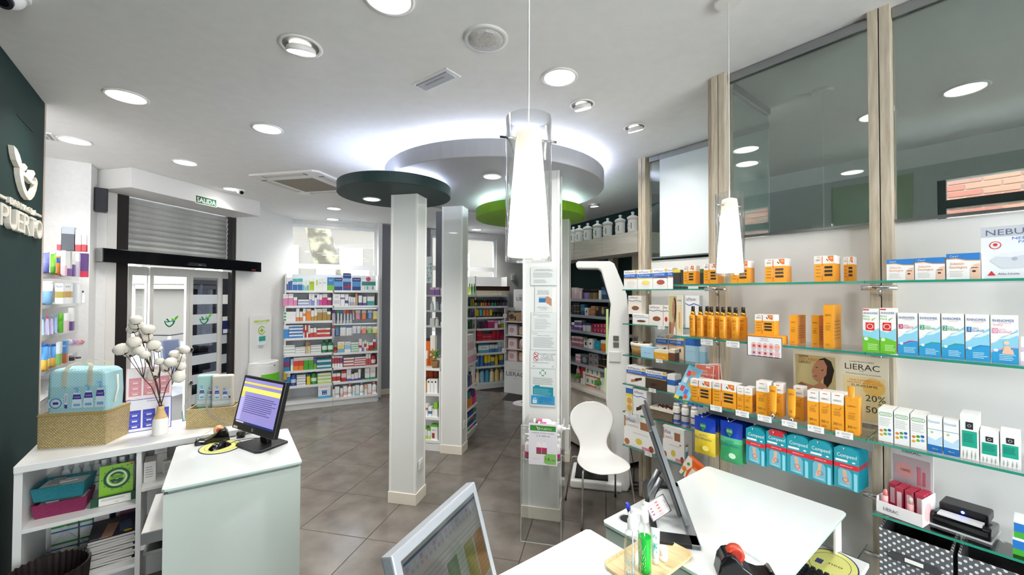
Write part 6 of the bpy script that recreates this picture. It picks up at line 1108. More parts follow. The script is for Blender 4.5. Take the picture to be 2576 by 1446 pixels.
row(FBK,S2,Z2[3],YH,H_('fourth'),GH,[(312,329,612,'o','dark green bottle','1E5A2E',{'cap':'1A1A1A'}),(331,348,612,'o','dark green bottle','1E5A2E',{'cap':'1A1A1A'}),(350,362,640,'o','amber bottle','8A5A2A',{'cap':'1A1A1A'}),(386,398,627,'o','violet bottle','3A2A5A',{'cap':'1A1A1A'}),(399,410,627,'o','plum bottle','5A2A5A',{'cap':'1A1A1A'}),(411,423,626,'o','plum bottle','6A2A4A',{'cap':'1A1A1A'}),(424,435,626,'o','plum bottle','7A2A4A',{'cap':'1A1A1A'}),(438,475,620,'b','magenta carton',[(.2,'E0A0C0'),(.8,'B82A6A')]),(477,495,620,'b','pink and white carton',[(.4,'E088B0'),(.6,W)]),(497,512,622,'b','white and red carton',[(.5,W),(.5,'C85A6A')]),(515,535,618,'b','white and green carton',[(.4,W),(.6,'A8D040')]),(537,549,620,'o','brown bottle','4A3024',{'cap':'1A1A1A'})])
row(FBK,S2,Z2[4],YH,H_('fifth'),GH,[(375,403,680,'s','red treatment box',[(.7,'A81E34'),(.3,'C83A4A')],{'n':2}),(405,430,700,'s','red long box',[(.6,'B4203A'),(.4,'D0505A')],{'n':2}),(432,461,700,'s','red long box',[(.6,'B4203A'),(.4,'D0505A')],{'n':2}),(463,485,680,'b','tall red box',[(.6,'C0243A'),(.4,'A81E34')]),(487,508,681,'b','tall red box',[(.6,'C0243A'),(.4,'A81E34')]),(510,532,683,'b','tall crimson box',[(.5,'A01E50'),(.5,'B83A6A')])])
row(FBK,S2,Z2[5],YH,H_('sixth'),GH,[(386,445,756,'b','white and teal care box',[(.2,'2A8A9A'),(.5,W),(.3,'5AB0C0')],T('Elvive','2A5A8A',.5,.16,.5)),(447,462,763,'b','white and blue box',[(.5,W),(.5,'4A8AC8')]),(463,478,763,'b','white and blue box',[(.5,W),(.5,'3A7AB8')]),(480,495,763,'b','white and blue box',[(.5,W),(.5,'4A8AC8')]),(497,513,745,'b','tall pale blue box',[(.5,'D0E4EC'),(.5,'8ABCD8')]),(515,535,745,'b','tall pale blue box',[(.5,'D8E8F0'),(.5,'9AC4DC')])])
row(FBK,S2,Z2[6],YH,H_('seventh'),GH,[(372,392,822,'o','blue sun care bottle','2A6AB0',{'cap':'E8D02E'}),(394,415,822,'o','blue sun care bottle','3A7AC0',{'cap':W}),(418,434,826,'b','yellow sun care carton',[(.7,'E8C82A'),(.3,'3A6AA8')]),(436,452,826,'b','yellow sun care carton',[(.7,'E8C82A'),(.3,'3A6AA8')]),(455,475,835,'b','yellow and blue carton',[(.5,'E8D04A'),(.5,'3A7AB8')]),(478,501,822,'o','yellow sun care bottle','E8C42A',{'cap':'C8A01E'}),(506,526,822,'b','tall yellow and blue carton',[(.5,'E8D04A'),(.5,'3A7AB8')])])
row(FBK,S2,Z2[7],YH,H_('bottom'),GH,[(346,362,910,'o','white bottle','E8E4DC',{'cap':'3A6AA8'}),(371,390,905,'o','cream bottle','E0DCC0',{'cap':'E8E0A0'}),(393,420,905,'o','clear blue bottle','8AC0D8',{'cap':'2A5AA0'}),(423,447,898,'o','bright blue bottle','3A9AC8',{'cap':'2A6AA8'}),(450,478,905,'o','pale cream bottle','E4D8B8',{'cap':'D8C8A0'}),(480,507,897,'o','pale yellow bottle','E4C878',{'cap':'D8B860'}),(510,533,910,'o','white bottle','E8E4E0',{'cap':'D8C8C0'})])
# ================================================================ perfume wall
C8=lambda cx,cy:(1400+cx/3.142,540+cy/3.142);GP='perfume wall goods';P_=lambda n:'%s perfume wall shelf'%n;YP=.02
row(FPF,C8,ZP[0],YP,P_('top'),GP,[(118,140,575,'b','pale pink box',[(.3,'F0D8DC'),(.7,'E8C0C8')]),(142,160,580,'b','pale pink box',[(.5,W),(.5,'EBC8CE')]),(162,178,582,'b','pale pink box',[(.4,'F0D8DC'),(.6,'E8C4CC')]),(179,196,603,'b','pale pink box','F0DCE0')]+[(198+i*17,213+i*17,588,'o',d_+' dropper bottle',c_,{'cap':'16161A','capf':.34,'shape':1,'sy':1})for i,(c_,d_)in enumerate([('4A4450','grey'),('8A78C0','lilac'),('8A78C0','lilac'),('7A5A3A','amber'),('5A4A3A','brown'),('8A6A3A','amber'),('6A5A2A','olive'),('5A3A2A','brown')])]+[(334,354,597,'b','plain white box',W),(356,398,571,'b','blue floral box',[(.3,'2A4A8A'),(.3,'4A8AA8'),(.4,'1E3A6A')])])
row(FPF,C8,ZP[1],YP,P_('second'),GP,[(118,132,715,'b','black box','2A2A2C'),(134,157,697,'s','black box with gold line',[(.4,'1E1E20'),(.1,'9A7A4A'),(.5,'1E1E20')],{'n':2}),(159,180,697,'s','black box with gold line',[(.4,'1E1E20'),(.1,'9A7A4A'),(.5,'1E1E20')],{'n':2}),(190,221,708,'b','blue floral box',[(.3,'2E6AA0'),(.3,'2A8A7A'),(.4,'2A3A7A')]),(223,251,736,'b','white box with dark emblem',W,{'draw':lambda m,w,d,h:m.rect(w*.35,w*.65,h*.35,h*.65,-.0006,M('3A4A5A'))}),(254,270,735,'s','copper cube box',[(.5,'C08A62'),(.5,'B07A54')],{'n':2}),(272,302,720,'s','copper cube box',[(.5,'C08A62'),(.5,'B07A54')],{'n':2}),(304,328,728,'j','gold lidded jar','2A2420',{'cap':'B08A4A'}),(332,402,724,'b','black gift box with gold figure',[(1,'17171A')],{'draw':lambda m,w,d,h:(m.disc(w*.5,h*.5,w*.16,-.0006,M('C09A5A'),10,h*.3),m.disc(w*.5,h*.82,w*.1,-.0009,M('C09A5A')))})])
row(FPF,C8,ZP[2],YP,P_('third'),GP,[(118,141,850,'b','purple box with white top',[(.35,W),(.65,'6A4A9A')]),(143,170,835,'s','purple box with white top',[(.35,W),(.65,'6A4A9A')],{'n':2}),(172,198,835,'s','purple box with white top',[(.35,W),(.65,'7A5AA8')],{'n':2}),(208,234,853,'b','white box with blue lid',[(.3,'3A4A7A'),(.7,W)]),(236,266,858,'b','white box with blue lid',[(.25,'3A4A8A'),(.75,W)]),(276,290,866,'b','crimson tube box',[(.5,'8A1E3A'),(.5,'B02A4A')])]+[(292+i*26,316+i*26,862,'s','crimson cube box',[(.3,'C83A5A'),(.7,'A81E44')],{'n':2,'draw':lambda m,w,d,h:m.rect(w*.35,w*.65,h*.35,h*.65,-.0006,M('E8C8CC'))})for i in range(4)])
row(FPF,C8,ZP[3],YP,P_('fourth'),GP,[(118,145,960,'s','rose box with white top',[(.35,'F0E0E4'),(.65,'B86A7A')],{'n':2}),(147,178,962,'s','rose box with white top',[(.35,'F0E0E4'),(.65,'B86A7A')],{'n':2}),(180,208,966,'s','rose box with white top',[(.35,'F0E0E4'),(.65,'C07A88')],{'n':2}),(214,250,985,'b','white box with green sprig',W,{'draw':lambda m,w,d,h:(m.rect(w*.3,w*.7,h*.3,h*.7,-.0006,M('3A3A3C')),m.disc(w*.5,h*.9,w*.3,-.0009,M('5A9A4A'),8,h*.08))}),(252,284,980,'b','tall white box',W,{'draw':lambda m,w,d,h:m.rect(w*.3,w*.7,h*.4,h*.6,-.0006,M('3A3A3C'))}),(350,394,992,'b','orange and white pack',[(.3,'F0E8E0'),(.7,'E07A2A')])])
q=FPF.y(*C8(322,1062),YP);hexp=[(.0,-.0),(.035,.0),(.06,.04),(.06,.07),(.035,.115),(-.03,.115),(-.056,.07),(-.056,.04),(-.032,.0)];t=tag(MB().prism([(a*1.15,b*.95)for a,b in hexp],0,.07,M('1E9CB4',.35),'y').build('gift_box',None,FPF.w(q.x,YP,ZP[3]),FPF.rz),'turquoise faceted gift box on the perfume wall','gift box');MB().text('APIVITA',.008,0,-.001,.05,M('DDF0F2')).build('lettering',t)
row(FPF,C8,ZP[4],YP,P_('fifth'),GP,[(150,188,1103,'s','pale pink box',[(.4,'F0E4E8'),(.6,'D8A0B4')],{'n':2}),(191,251,1104,'b','large grey box',[(.2,'6A6E78'),(.8,'4A4E58')],{'draw':lambda m,w,d,h:m.disc(w*.5,h*.45,w*.28,-.0006,M('9AA0A8'),14,h*.3)}),(254,291,1093,'s','grey box with orange edge',[(.9,'7A7E86'),(.1,'C8884A')],{'n':2,'draw':lambda m,w,d,h:m.rect(w*.35,w*.65,h*.4,h*.7,-.0006,M('3A3C44'))}),(293,330,1098,'s','grey box with orange edge',[(.9,'7A7E86'),(.1,'C8884A')],{'n':2,'draw':lambda m,w,d,h:m.rect(w*.35,w*.65,h*.4,h*.7,-.0006,M('3A3C44'))}),(332,362,1150,'b','black box with gold mark',[(.6,'1E1E22'),(.1,'C8884A'),(.3,'1E1E22')]),(364,382,1105,'s','black box with gold mark',[(.6,'1E1E22'),(.1,'C8884A'),(.3,'1E1E22')],{'n':2})])
row(FPF,C8,.766,YP,'ledge of the perfume wall',GP,[(150,174,1180,'o','pink mist bottle',[(.5,'E8A8B0'),(.5,'D88A9A')],{'cap':'E8C8CC'}),(192,206,1190,'b','tall red box',[(.7,'C02A34'),(.3,W)]),(208,227,1192,'b','white and red box',[(.3,'C02A34'),(.7,W)])]+[(229+i*38,265+i*38,1200+i*9,'s','white box with red foot',[(.85,'F0ECE4'),(.15,'D8643A')],{'n':2,'draw':lambda m,w,d,h:m.rect(w*.3,w*.7,h*.35,h*.75,-.0006,M('6AA87A'))})for i in range(3)]+[(347,364,1290,'s','small white box',W,{'n':2}),(366,382,1290,'s','small white box',W,{'n':2})])
LEAF=noise_mat('boxwood','3E8E2A','6CC040',60,.6,.6)
def ball_plant(fr,x,y,z,r,lab):
    t=thing('potted_plant',lab,'plant',fr.w(x,y,z),fr.rz,'little potted shrubs');MB().lathe([(r*.42,0),(r*.62,r*.9),(r*.66,r*.95),(r*.5,r*.95)],M('E0DED8',.5),16).build('pot',t);rd=random.Random(int(x*1000));m=MB()
    for i in range(170):
        u,v=rd.random()*6.283,math.acos(rd.uniform(-.45,1));d=Vector((math.sin(v)*math.cos(u),math.sin(v)*math.sin(u),math.cos(v)));c=d*r*rd.uniform(.75,1.05)+Vector((0,0,r*1.55));s=r*.22;a=d.orthogonal().normalized()*s;b=d.cross(a).normalized()*s*.6;a=a+d*s*.5
        m.add([c-a,c+b,c+a,c-b],[(0,1,2,3)],LEAF)
    m.build('leaves',t)
for cx,cy,lab in((170,1325,'little round green shrub on the perfume ledge, nearer the column'),(330,1380,'little round green shrub on the perfume ledge by the weighing machine')):q=FPF.z(*C8(cx,cy),.766);ball_plant(FPF,q.x,max(q.y,-.11),.766,.048,lab)
# apothecary jars on the oak fascia
for k,(cx,cy,top)in enumerate([(133,205,115),(179,212,104),(247,197,88),(324,180,70),(404,163,49),(503,145,23),(603,128,-5)]):
    q=FPF.y(*C8(cx,230-(cx-120)*.19),.10);t=thing('apothecary_jar','white lidded pharmacy jar, %s along the high oak ledge'%ORD[k],'jar',FPF.w(q.x,.10,2.546),FPF.rz+R(-12),'white pharmacy jars');JW=M('F0EEEA',.2);GD=M('B09A5A',.4)
    MB().lathe([(.05,0),(.058,.006),(.054,.02,GD),(.054,.024),(.054,.15,GD),(.054,.155),(.056,.162)],JW,20).build('jar_body',t);MB().lathe([(.06,.162),(.064,.172),(.058,.185),(.03,.20),(.014,.206),(.012,.218),(.02,.226),(.016,.238),(.004,.242)],JW,20).build('lid',t);m=MB();
    for i in range(10):a=R(-90+(i-4.5)*8);a2=R(-90+(i-3.5)*8);m.add([(.0555*math.cos(a),.0555*math.sin(a),.05),(.0555*math.cos(a2),.0555*math.sin(a2),.05),(.0555*math.cos(a2),.0555*math.sin(a2),.115),(.0555*math.cos(a),.0555*math.sin(a),.115)],[(0,1,2,3)],M('4A3A48')if i in(0,9)else M('EFE8E6'))
    m.text('MENTA',.014,0,-.0575,.075,M('4A3A48'));m.build('label_print',t)
# ================================================================ gondola behind the second column
GG='gondola goods';PL=lambda x,y:(x,y)
row(FA,S2,zg[1],yG+.03,'upper end shelf of the gondola',GG,[(62,78,965,'b','orange and white box',[(.1,'2A2A2A'),(.9,'E08A1E')]),(80,98,967,'b','white box with black emblem',W,{'draw':lambda m,w,d,h:m.rect(w*.3,w*.7,h*.75,h*.9,-.0006,BLACK)}),(100,119,967,'b','white box with black emblem',W,{'draw':lambda m,w,d,h:m.rect(w*.3,w*.7,h*.75,h*.9,-.0006,BLACK)}),(121,140,967,'b','white box with black emblem',W,{'draw':lambda m,w,d,h:m.rect(w*.3,w*.7,h*.75,h*.9,-.0006,BLACK)})])
row(FA,S2,zg[1],yG+.16,'upper end shelf of the gondola, rear row',GG,[(66,90,918,'b','rust red box',[(.3,'A8401E'),(.7,'8A3018')],{'d':.05}),(92,115,918,'b','rust red box',[(.3,'A8401E'),(.7,'8A3018')],{'d':.05}),(120,139,918,'b','rust red box',[(.3,'A8401E'),(.7,'8A3018')],{'d':.05})])
row(FA,S2,zg[2],yG+.03,'middle end shelf of the gondola',GG,[(62,84,1110,'b','white box with red name',[(.3,W),(.2,'C86A5A'),(.5,W)]),(86,108,1130,'b','white and blue spray box',[(.4,W),(.3,'4A7AB0'),(.3,W)]),(110,118,1128,'o','white spray bottle with green cap',W,{'cap':'6AB42E'}),(120,140,1105,'b','white box with lime top',[(.45,'8AC43A'),(.55,W)])])
row(FA,S2,zg[3],yG+.03,'lowest end shelf of the gondola',GG,[(62,80,1245,'b','white and lime box',[(.2,'6AA83A'),(.5,W),(.3,'B8D86A')]),(82,100,1255,'b','white and lime box',[(.2,'6AA83A'),(.5,W),(.3,'B8D86A')]),(102,141,1232,'b','white box with lime roof and red device',[(.15,'5AB42E'),(.85,W)],{'draw':lambda m,w,d,h:(m.rect(w*.2,w*.6,h*.1,h*.45,-.0006,M('9A3A34')),m.text('click',h*.1,w*.5,-.0006,h*.6,M('2E7A2E'),width=w*.6))})])
FGS=Fr(*(lambda p:(p.x,p.y))(FA.w(xGr,0,0)),-12.7+90) # side of the gondola, local x runs away from the camera
def grow(z,shelf,items):
    for k,(y0,y1,h,kind,desc,cols,ex)in enumerate(items):
        lab='%s, %s along, %s'%(desc,ORD[k],shelf)
        if kind=='b':carton(FGS,y0,.02,z,y1-y0-.002,.07,h,cols,lab,GG,ex.get('t'))
        else:bottle(FGS,y0,.02,z,y1-y0-.002,h,cols,lab,GG,ex.get('cap',W),.8)
ya=yG+.22
grow(zgr[1]+.002,'top side shelf of the gondola',[(ya+i*.075,ya+i*.075+.07,.17,'b','pale pink box with white top',[(.45,'F0E4E8'),(.55,'DCA8B8')],{})for i in range(8)])
for i in range(5):carton(FGS,ya+.01+i*.1,.03,zgr[1]+.174,.095,.06,.20,[(.5,'F0E8EA'),(.5,'E0C0C8')],'tall pale pink box, %s along, standing on the gondola boxes'%ORD[i],GG,[('LIERAC','8A8A90',.7,.05,.6)])
grow(zgr[2]+.002,'second side shelf of the gondola',[(ya+i*.09,ya+i*.09+.08,.14+.03*(i%3),'b' if i%2 else 'o',d_,c_,{'cap':'2A3A6A'})for i,(d_,c_)in enumerate([('orange and yellow carton',[(.4,'E0A03A'),(.6,'C8642A')]),('cream bottle','E8DCC0'),('purple carton',[(.4,'7A4A8A'),(.6,'D8A84A')]),('blue bottle','3A5A9A'),('brown carton',[(.5,'A8743A'),(.5,'8A5A2A')]),('white bottle',W),('red carton',[(.5,'B83A3A'),(.5,'D8A06A')])])])
grow(zgr[3]+.002,'third side shelf of the gondola',[(ya+i*.09,ya+i*.09+.08,.17+.03*(i%2),'o' if i%2==0 else 'b',d_,c_,{'cap':'6A2A2A'})for i,(d_,c_)in enumerate([('white bottle',W),('dark red carton',[(.5,'5A1E24'),(.5,'7A2A2E')]),('red bottle','7A1E28'),('teal carton',[(.4,'2A8A9A'),(.6,'E0842E')]),('orange bottle','D8742A'),('violet carton',[(.5,'5A3A7A'),(.5,'B84A8A')]),('pink bottle','C83A7A')])])
for i in range(5):
    for j in range(2):carton(FGS,ya+i*.118,.02,zgr[4]+.002+j*.118,.115,.09,.115,[(.5,['3A6AC0','2A8A4A','1E3A8A','2A4A9A','3A9A5A'][i]),(.2,'E8E4EC'),(.3,['D84A8A','E8D43A','2AA06A','D8447A','2A4A9A'][i])],'%s hygiene pack, %s along, lowest side shelf of the gondola'%(['lower','upper'][j],ORD[i]),GG)
# goods and plant on top of the gondola
t=thing('flowering_plant','white flowering plant in a wicker pot on the gondola','plant',FA.w(FA.y(*S2(125,890),yG+.06).x,yG+.08,zg[0]),FA.rz)
MB().lathe([(.038,0),(.044,.02),(.05,.085),(.046,.085),(.04,.01)],weave_mat('wicker','B98E56','6E4E2A',60,.6),20).build('wicker_pot',t);rd=random.Random(5);m=MB();fl=MB()
for i in range(60):
    u=rd.random()*6.28;r0=rd.uniform(.01,.07);z0=rd.uniform(.09,.19);c=Vector((r0*math.cos(u),r0*math.sin(u),z0));dv=Vector((math.cos(u)*.6,math.sin(u)*.6,.8)).normalized()*rd.uniform(.03,.06);s=dv.cross(Vector((0,0,1))).normalized()*.009;m.add([c,c+dv*.5+s,c+dv,c+dv*.5-s],[(0,1,2,3)],M(rd.choice(['4A8A34','5E9E40','3A7A2E']),.5))
m.build('leaves',t)
for i in range(7):
    u=rd.random()*6.28;c=Vector((.06*math.cos(u),.06*math.sin(u),rd.uniform(.12,.2)))
    for k in range(5):a=k*1.256;fl.add([c,c+Vector((.008*math.cos(a-.4),-.004,.008*math.sin(a-.4))),c+Vector((.012*math.cos(a),-.005,.012*math.sin(a))),c+Vector((.008*math.cos(a+.4),-.004,.008*math.sin(a+.4)))],[(0,1,2,3)],M('F4F2EC',.6))
fl.build('flowers',t)
row(FA,S2,zg[0],yG+.20,'top of the gondola behind the plant',GG,[(66,97,725,'b','tall orange sun care box',[(.1,'2A2A2A'),(.9,'D8692A')],{'d':.06}),(99,128,710,'b','white and orange sun care box',[(.5,'F0E8DC'),(.5,'E07A2A')],{'d':.06}),(66,80,800,'b','white and orange small box',[(.5,'F0E8DC'),(.5,'E0945A')],{'dy':-.06,'d':.04})])
for py,items,nm in((742,[('b','lilac carton',[(.3,'E8D8E8'),(.7,'A878C0')]),('b','lilac carton',[(.3,'E8D8E8'),(.7,'A878C0')]),('o','white bottle with orange cap',W)],'upper'),(781,[('o','white bottle',W),('o','pale teal bottle','C8E0E0'),('o','white bottle','E8ECEC')],'middle'),(820,[('b','white carton',W),('o','white bottle',W),('j','white jar',W)],'lower')):
    z=FA.y(1080,py,5.45).z
    for k,(kd,d_,c_)in enumerate(items):
        x=-2.44+k*.075;lab='%s, %s along, %s shelf of the narrow display'%(d_,ORD[k],nm)
        if kd=='b':carton(FA,x,5.47,z,.068,.06,.11,c_,lab,GG)
        elif kd=='o':bottle(FA,x,5.47,z,.055,.13,c_,lab,GG,'E8A05A' if 'orange' in d_ else W)
        else:jar(FA,x,5.47,z,.06,.06,c_,W,lab,GG)
# ================================================================ floor display with gift sets, floor sticker
lo=hz(1268,986,0);FS=Fr(lo.x,lo.y,-33);t=thing('floor_display','white cardboard floor display with stepped shelves of gift sets','display stand',FS.w(0,0,0),FS.rz);wS=.50
MB().box(0,wS,0,.36,0,.60,WHITE).build('base',t);MB().box(0,.015,.0,.36,.60,1.62,WHITE).build('side',t);MB().box(wS-.015,wS,.0,.36,.60,1.62,WHITE).build('side',t);MB().box(0,wS,.33,.36,.60,1.98,WHITE).build('header',t)
zf_=[.605,.84,1.10,1.36]
for z in zf_[1:]:MB().box(.015,wS-.015,.02,.33,z-.015,z,WHITE).build('shelf',t)
m=MB();TB=M('2E2E30',.5);m.text('LIERAC',.07,wS/2,.329,1.76,TB,width=.36);m.text('LABORATOIRES',.014,wS/2,.329,1.86,M('7A7A7C'),width=.26);m.text('PARIS',.014,wS/2,.329,1.72,M('7A7A7C'));m.text('LIERAC',.08,wS/2,-.001,.33,TB,width=.40);m.text('LABORATOIRES',.014,wS/2,-.001,.44,M('7A7A7C'),width=.26);m.text('PARIS',.014,wS/2,-.001,.28,M('7A7A7C'));m.build('lettering',t)
for k,(x,z,s)in enumerate([(.02,1.47,.05),(wS-.02,1.42,.09),(wS-.06,.98,.085),(.0,.80,.055)]):
    d_=MB().prism([(x+s*math.cos(R(a)),z+s*math.sin(R(a)))for a in range(0,360,15)],-.006,-.003,M('EFE4EC',.5),'y').build('offer_disc',t);e=MB();e.ring(x,z,s,.005,-.0066,M('8A6A84'),24);e.text('-20',s*.5,x-s*.1,-.0066,z-s*.25,M('5A4A58'),width=s*1.0);e.text('%',s*.28,x+s*.6,-.0066,z-s*.05,M('5A4A58'));e.build('lettering',d_)
GSs=[('black gift set box with vanity case','1E1C1C','C8A27A'),('lilac gift set box','C8B8D0','E8E0EA'),('blush pink gift set box','E0B8BC','F0DCDC'),('rosy pink gift set box','E8B0B8','F0DCDC')]
for k,z in enumerate(reversed(zf_)):
    lab,c1,c2=GSs[k];o=carton(FS,.05,.06,z+.001,.20,.16,.20,[(.15,c1),(.85,c2 if k else 'B08A62')],lab+' on the floor display','gift sets on the floor display',None,(lambda c1:lambda m,w,d,h:(m.disc(w*.42,h*.45,w*.26,-.0006,M('2A2626' if c1=='1E1C1C' else 'D8A8A8'),18),m.ring(w*.42,h*.5,w*.16,.004,-.0009,M('8A7A72'),18),m.rect(w*.72,w*.9,h*.12,h*.5,-.0009,M('E8D8DC' if c1!='1E1C1C' else '1A1818')),m.text('LIERAC',h*.07,w*.5,-.0009,h*.88,M('F0F0F0' if c1=='1E1C1C' else '8A7A84'),width=w*.4)))(c1))
    if k:
        v=thing('vanity_case',['beige round cornered vanity case beside the lilac set','beige vanity case beside the blush pink set','beige vanity case beside the lowest gift set'][k-1],'vanity case',FS.w(.37,.14,z+.001),FS.rz,'beige vanity cases');MB().box(-.095,.095,-.06,.06,0,.17,M('DCC0A8',.5)).build('case',v,bevel=.03,seg=3);e=MB();e.ring(0,.09,.045,.004,-.0612,M('6A5A52'),20);e.build('ring_print',v);MB().box(-.096,.096,-.061,.061,.12,.123,M('B89A84',.5)).build('zip',v)
v=thing('flower_sprig','white artificial flower sprig with dark leaves on the floor display','flower',FS.w(.40,.06,zf_[3]+.001),FS.rz);e=MB();
for i in range(5):a=i*1.25;e.add([(0,0,.03),(.03*math.cos(a-.4),-.01,.03+.03*math.sin(a-.4)),(.045*math.cos(a),-.012,.03+.045*math.sin(a)),(.03*math.cos(a+.4),-.01,.03+.03*math.sin(a+.4))],[(0,1,2,3)],M('F2EEE8',.6))
e.build('petals',v,(-.02,0,.03));e=MB()
for x,z in((.05,.04),(.08,.06),(.07,.02)):e.add([(x-.03,0,z),(x,-.005,z+.02),(x+.03,0,z),(x,-.005,z-.02)],[(0,1,2,3)],M('2E6A44',.5))
e.build('leaves',v)
fs=hz(1318,1014,0);t=thing('floor_sticker','white round floor sticker with footprints','sticker',(fs.x,fs.y,.0005),R(-12));MB().lathe([(.20,0),(.20,.001)],M('EFEAF0',.5),36).build('disc',t);e=MB();e.add([(.2*math.cos(R(a)),.2*math.sin(R(a)),.0014)for a in range(0,360,12)]+[(.19*math.cos(R(a)),.19*math.sin(R(a)),.0014)for a in range(0,360,12)],[(i,(i+1)%30,30+(i+1)%30,30+i)for i in range(30)],M('D890B8'))
for x in(-.03,.04):e.add([(x+.025*math.cos(R(a)),.06+.06*math.sin(R(a)),.0014)for a in range(0,360,30)],[tuple(range(12))],M('3A3A40'))
e.text('MANTENGA LA DISTANCIA',.022,0,-.09,.0014,M('6A6A70'),uz=(0,1,0),width=.26);e.build('print',t)
q=FBK.y(1289,697,.41);t=thing('motion_sensor','small white motion sensor on the rear wall','sensor',FBK.w(q.x,.418,q.z),FBK.rz);MB().box(-.04,.04,-.045,0,-.07,.07,WHITE).build('case',t,bevel=.012);MB().box(-.025,.025,-.047,-.044,-.05,-.005,M('D8D8DA',.3)).build('lens',t)
# ================================================================ till wall goods
OR='F0A42A';GT='till wall goods';YT=2.15;K3='3A2E22'
def duo(m,w,d,h):
    y=-.0006;m.text('LIERAC',h*.085,w*.2,y,h*.80,M('5A4A3A'),width=w*.24);m.rect(w*.14,w*.3,h*.94,h*.96,y,M('D8642E'));m.rect(w*.375,w*.415,h*.05,h*.97,y,M('E06A2E'));m.rect(w*.385,w*.405,h*.25,h*.6,y-.0003,M('F4E0C0'))
    m.poly([(w*.66,h*.98),(w*.93,h*.98),(w*.93,h*.76),(w*.84,h*.76),(w*.70,h*.84)],y,M('E8761E'));m.text('-50',h*.08,w*.82,y-.0004,h*.86,M(W),width=w*.13);m.disc(w*.62,h*.85,w*.03,y-.0003,M('4A2A24'));m.disc(w*.66,h*.81,w*.03,y-.0003,M('5A342A'))
    for i in range(3):m.rect(w*.5,w*.88,h*(.22+.145*i),h*(.31+.145*i),y,M('3A3028'));m.disc(w*.47,h*(.265+.145*i),w*.012,y,M('3A3028'),6)
    for i in range(4):m.rect(w*.08,w*.3,h*(.2+.13*i),h*(.23+.13*i),y,M('A8701E'))
DUO=[(.30,'F2F0EC'),(.70,OR)]
def sunbox(n=None,plain=False):
    def f(m,w,d,h):
        y=-.0006;m.text('LIERAC',h*.045,w/2,y,h*(.74 if plain else.78),M('4A3A2A'),width=w*.66);m.text('SUNISSIME',h*.025,w/2,y,h*.56,M('6A4A1E'),width=w*.5);m.lines(w*.2,w*.8,h*.40,h*.53,4,y,M('A8701E'),.3)
        if not plain:m.rect(w*.3,w*.7,h*.93,h*.95,y,M('E0642E'));m.disc(w*.75,h*.62,w*.08,y,M('C87E18'),10)
        if n:m.text(n,h*.07,w*.33,y,h*.16,M('3A2A1A'),width=w*.34);m.lines(w*.55,w*.85,h*.16,h*.22,2,y,M('A8701E'))
        m.lines(w*.2,w*.7,h*.04,h*.10,2,y,M('A8701E'))
    f.side=1;return f
SB=[(.30,'F2F0EC'),(.70,OR)]
row(FB,PL,ZS[0]+.0005,2.20,'top orange shelf of the till wall',GT,[
 (1719,1748,668,'b','orange and white duo box',DUO,{'draw':duo,'d':.06,'dy':.05}),(1770,1806,663,'b','orange and white duo box',DUO,{'draw':duo,'d':.07,'dy':.04}),(1838,1884,657,'b','orange and white duo box',DUO,{'draw':duo,'d':.07}),(1924,1978,651,'b','orange and white duo box',DUO,{'draw':duo,'d':.07}),(2048,2101,643,'b','orange and white duo box',DUO,{'draw':duo,'d':.08}),(2122,2148,646,'b','orange and white duo box',DUO,{'d':.05,'dy':.06,'draw':duo})])
def spray(x,y,z,w,h,lab):
    t=thing('spray_bottle',lab,'spray bottle',FB.w(x,y,z),FB.rz,'orange sun sprays');r=w/2;MB().lathe([(r*.96,0),(r,.004),(r,h*.66),(r*.9,h*.70),(r*.6,h*.715)],M('EDA028',.3),18).build('bottle',t);MB().lathe([(r*.62,h*.715),(r*.62,h*.82)],M('D8A83A',.25,.8),14).build('gold_collar',t);MB().lathe([(r*.5,h*.82),(r*.48,h*.985),(r*.4,h)],M('2E211C',.3),14).build('cap',t)
    m=MB();m.text('LIERAC',h*.055,0,-r-.0006,h*.54,M('4A3A2A'),width=w*.5);m.text('SUNISSIME',h*.025,0,-r-.0006,h*.44,M('6A4A1E'),width=w*.42);m.lines(-w*.2,w*.2,h*.28,h*.40,4,-r-.0006,M('A8701E'));m.ring(0,h*.15,w*.10,w*.02,-r-.0006,M('7A5A2A'),12);m.build('print',t)
sp_=[(1730,1748,0),(1749,1767,0),(1776,1794,0),(1806,1824,0),(1837,1856,0),(1768,1781,1),(1795,1808,1),(1825,1837,1),(1858,1874,1)]
for k,(a,b,rr_)in enumerate(sp_):
    n=2.17+.06*rr_;q=FB.y((a+b)/2,858,n);spray(q.x,n+.02,ZS[1]+.0005,.038,.165,'orange sun spray, %s along the %s row'%(ORD[k-5*rr_],['front','rear'][rr_]))
def plainor(n):return sunbox(n,True)
q0=FB.y(1880,868,2.15);carton(FB,q0.x,2.15,ZS[1]+.0005,.15,.07,.035,[(1,OR)],'orange box lying under a duo box behind the mole card',GT)
row(FB,PL,ZS[1]+.036,2.16,'middle orange shelf of the till wall',GT,[(1899,1948,791,'b','duo box atop a lying box',DUO,{'draw':duo,'d':.06})])
row(FB,PL,ZS[1]+.0005,2.20,'middle orange shelf beside the duo box',GT,[(1986,2005,793,'b','plain orange box with barcode side',[(1,OR)],{'draw':plainor(None),'d':.12}),(2041,2061,793,'b','plain orange box',[(1,OR)],{'draw':plainor(None),'d':.06}),(2071,2096,767,'b','tallest plain orange box',[(1,OR)],{'draw':plainor(None),'d':.12,'dy':-.03})])
a=FB.y(1880,893,2.112);b=FB.y(1968,848,2.112);t=thing('photo_card','black edged card of mole photographs hung on the middle orange shelf','card',FB.w(a.x,2.1125,a.z),FB.rz);derm_card(t,b.x-a.x,b.z-a.z-.004,BLACK)
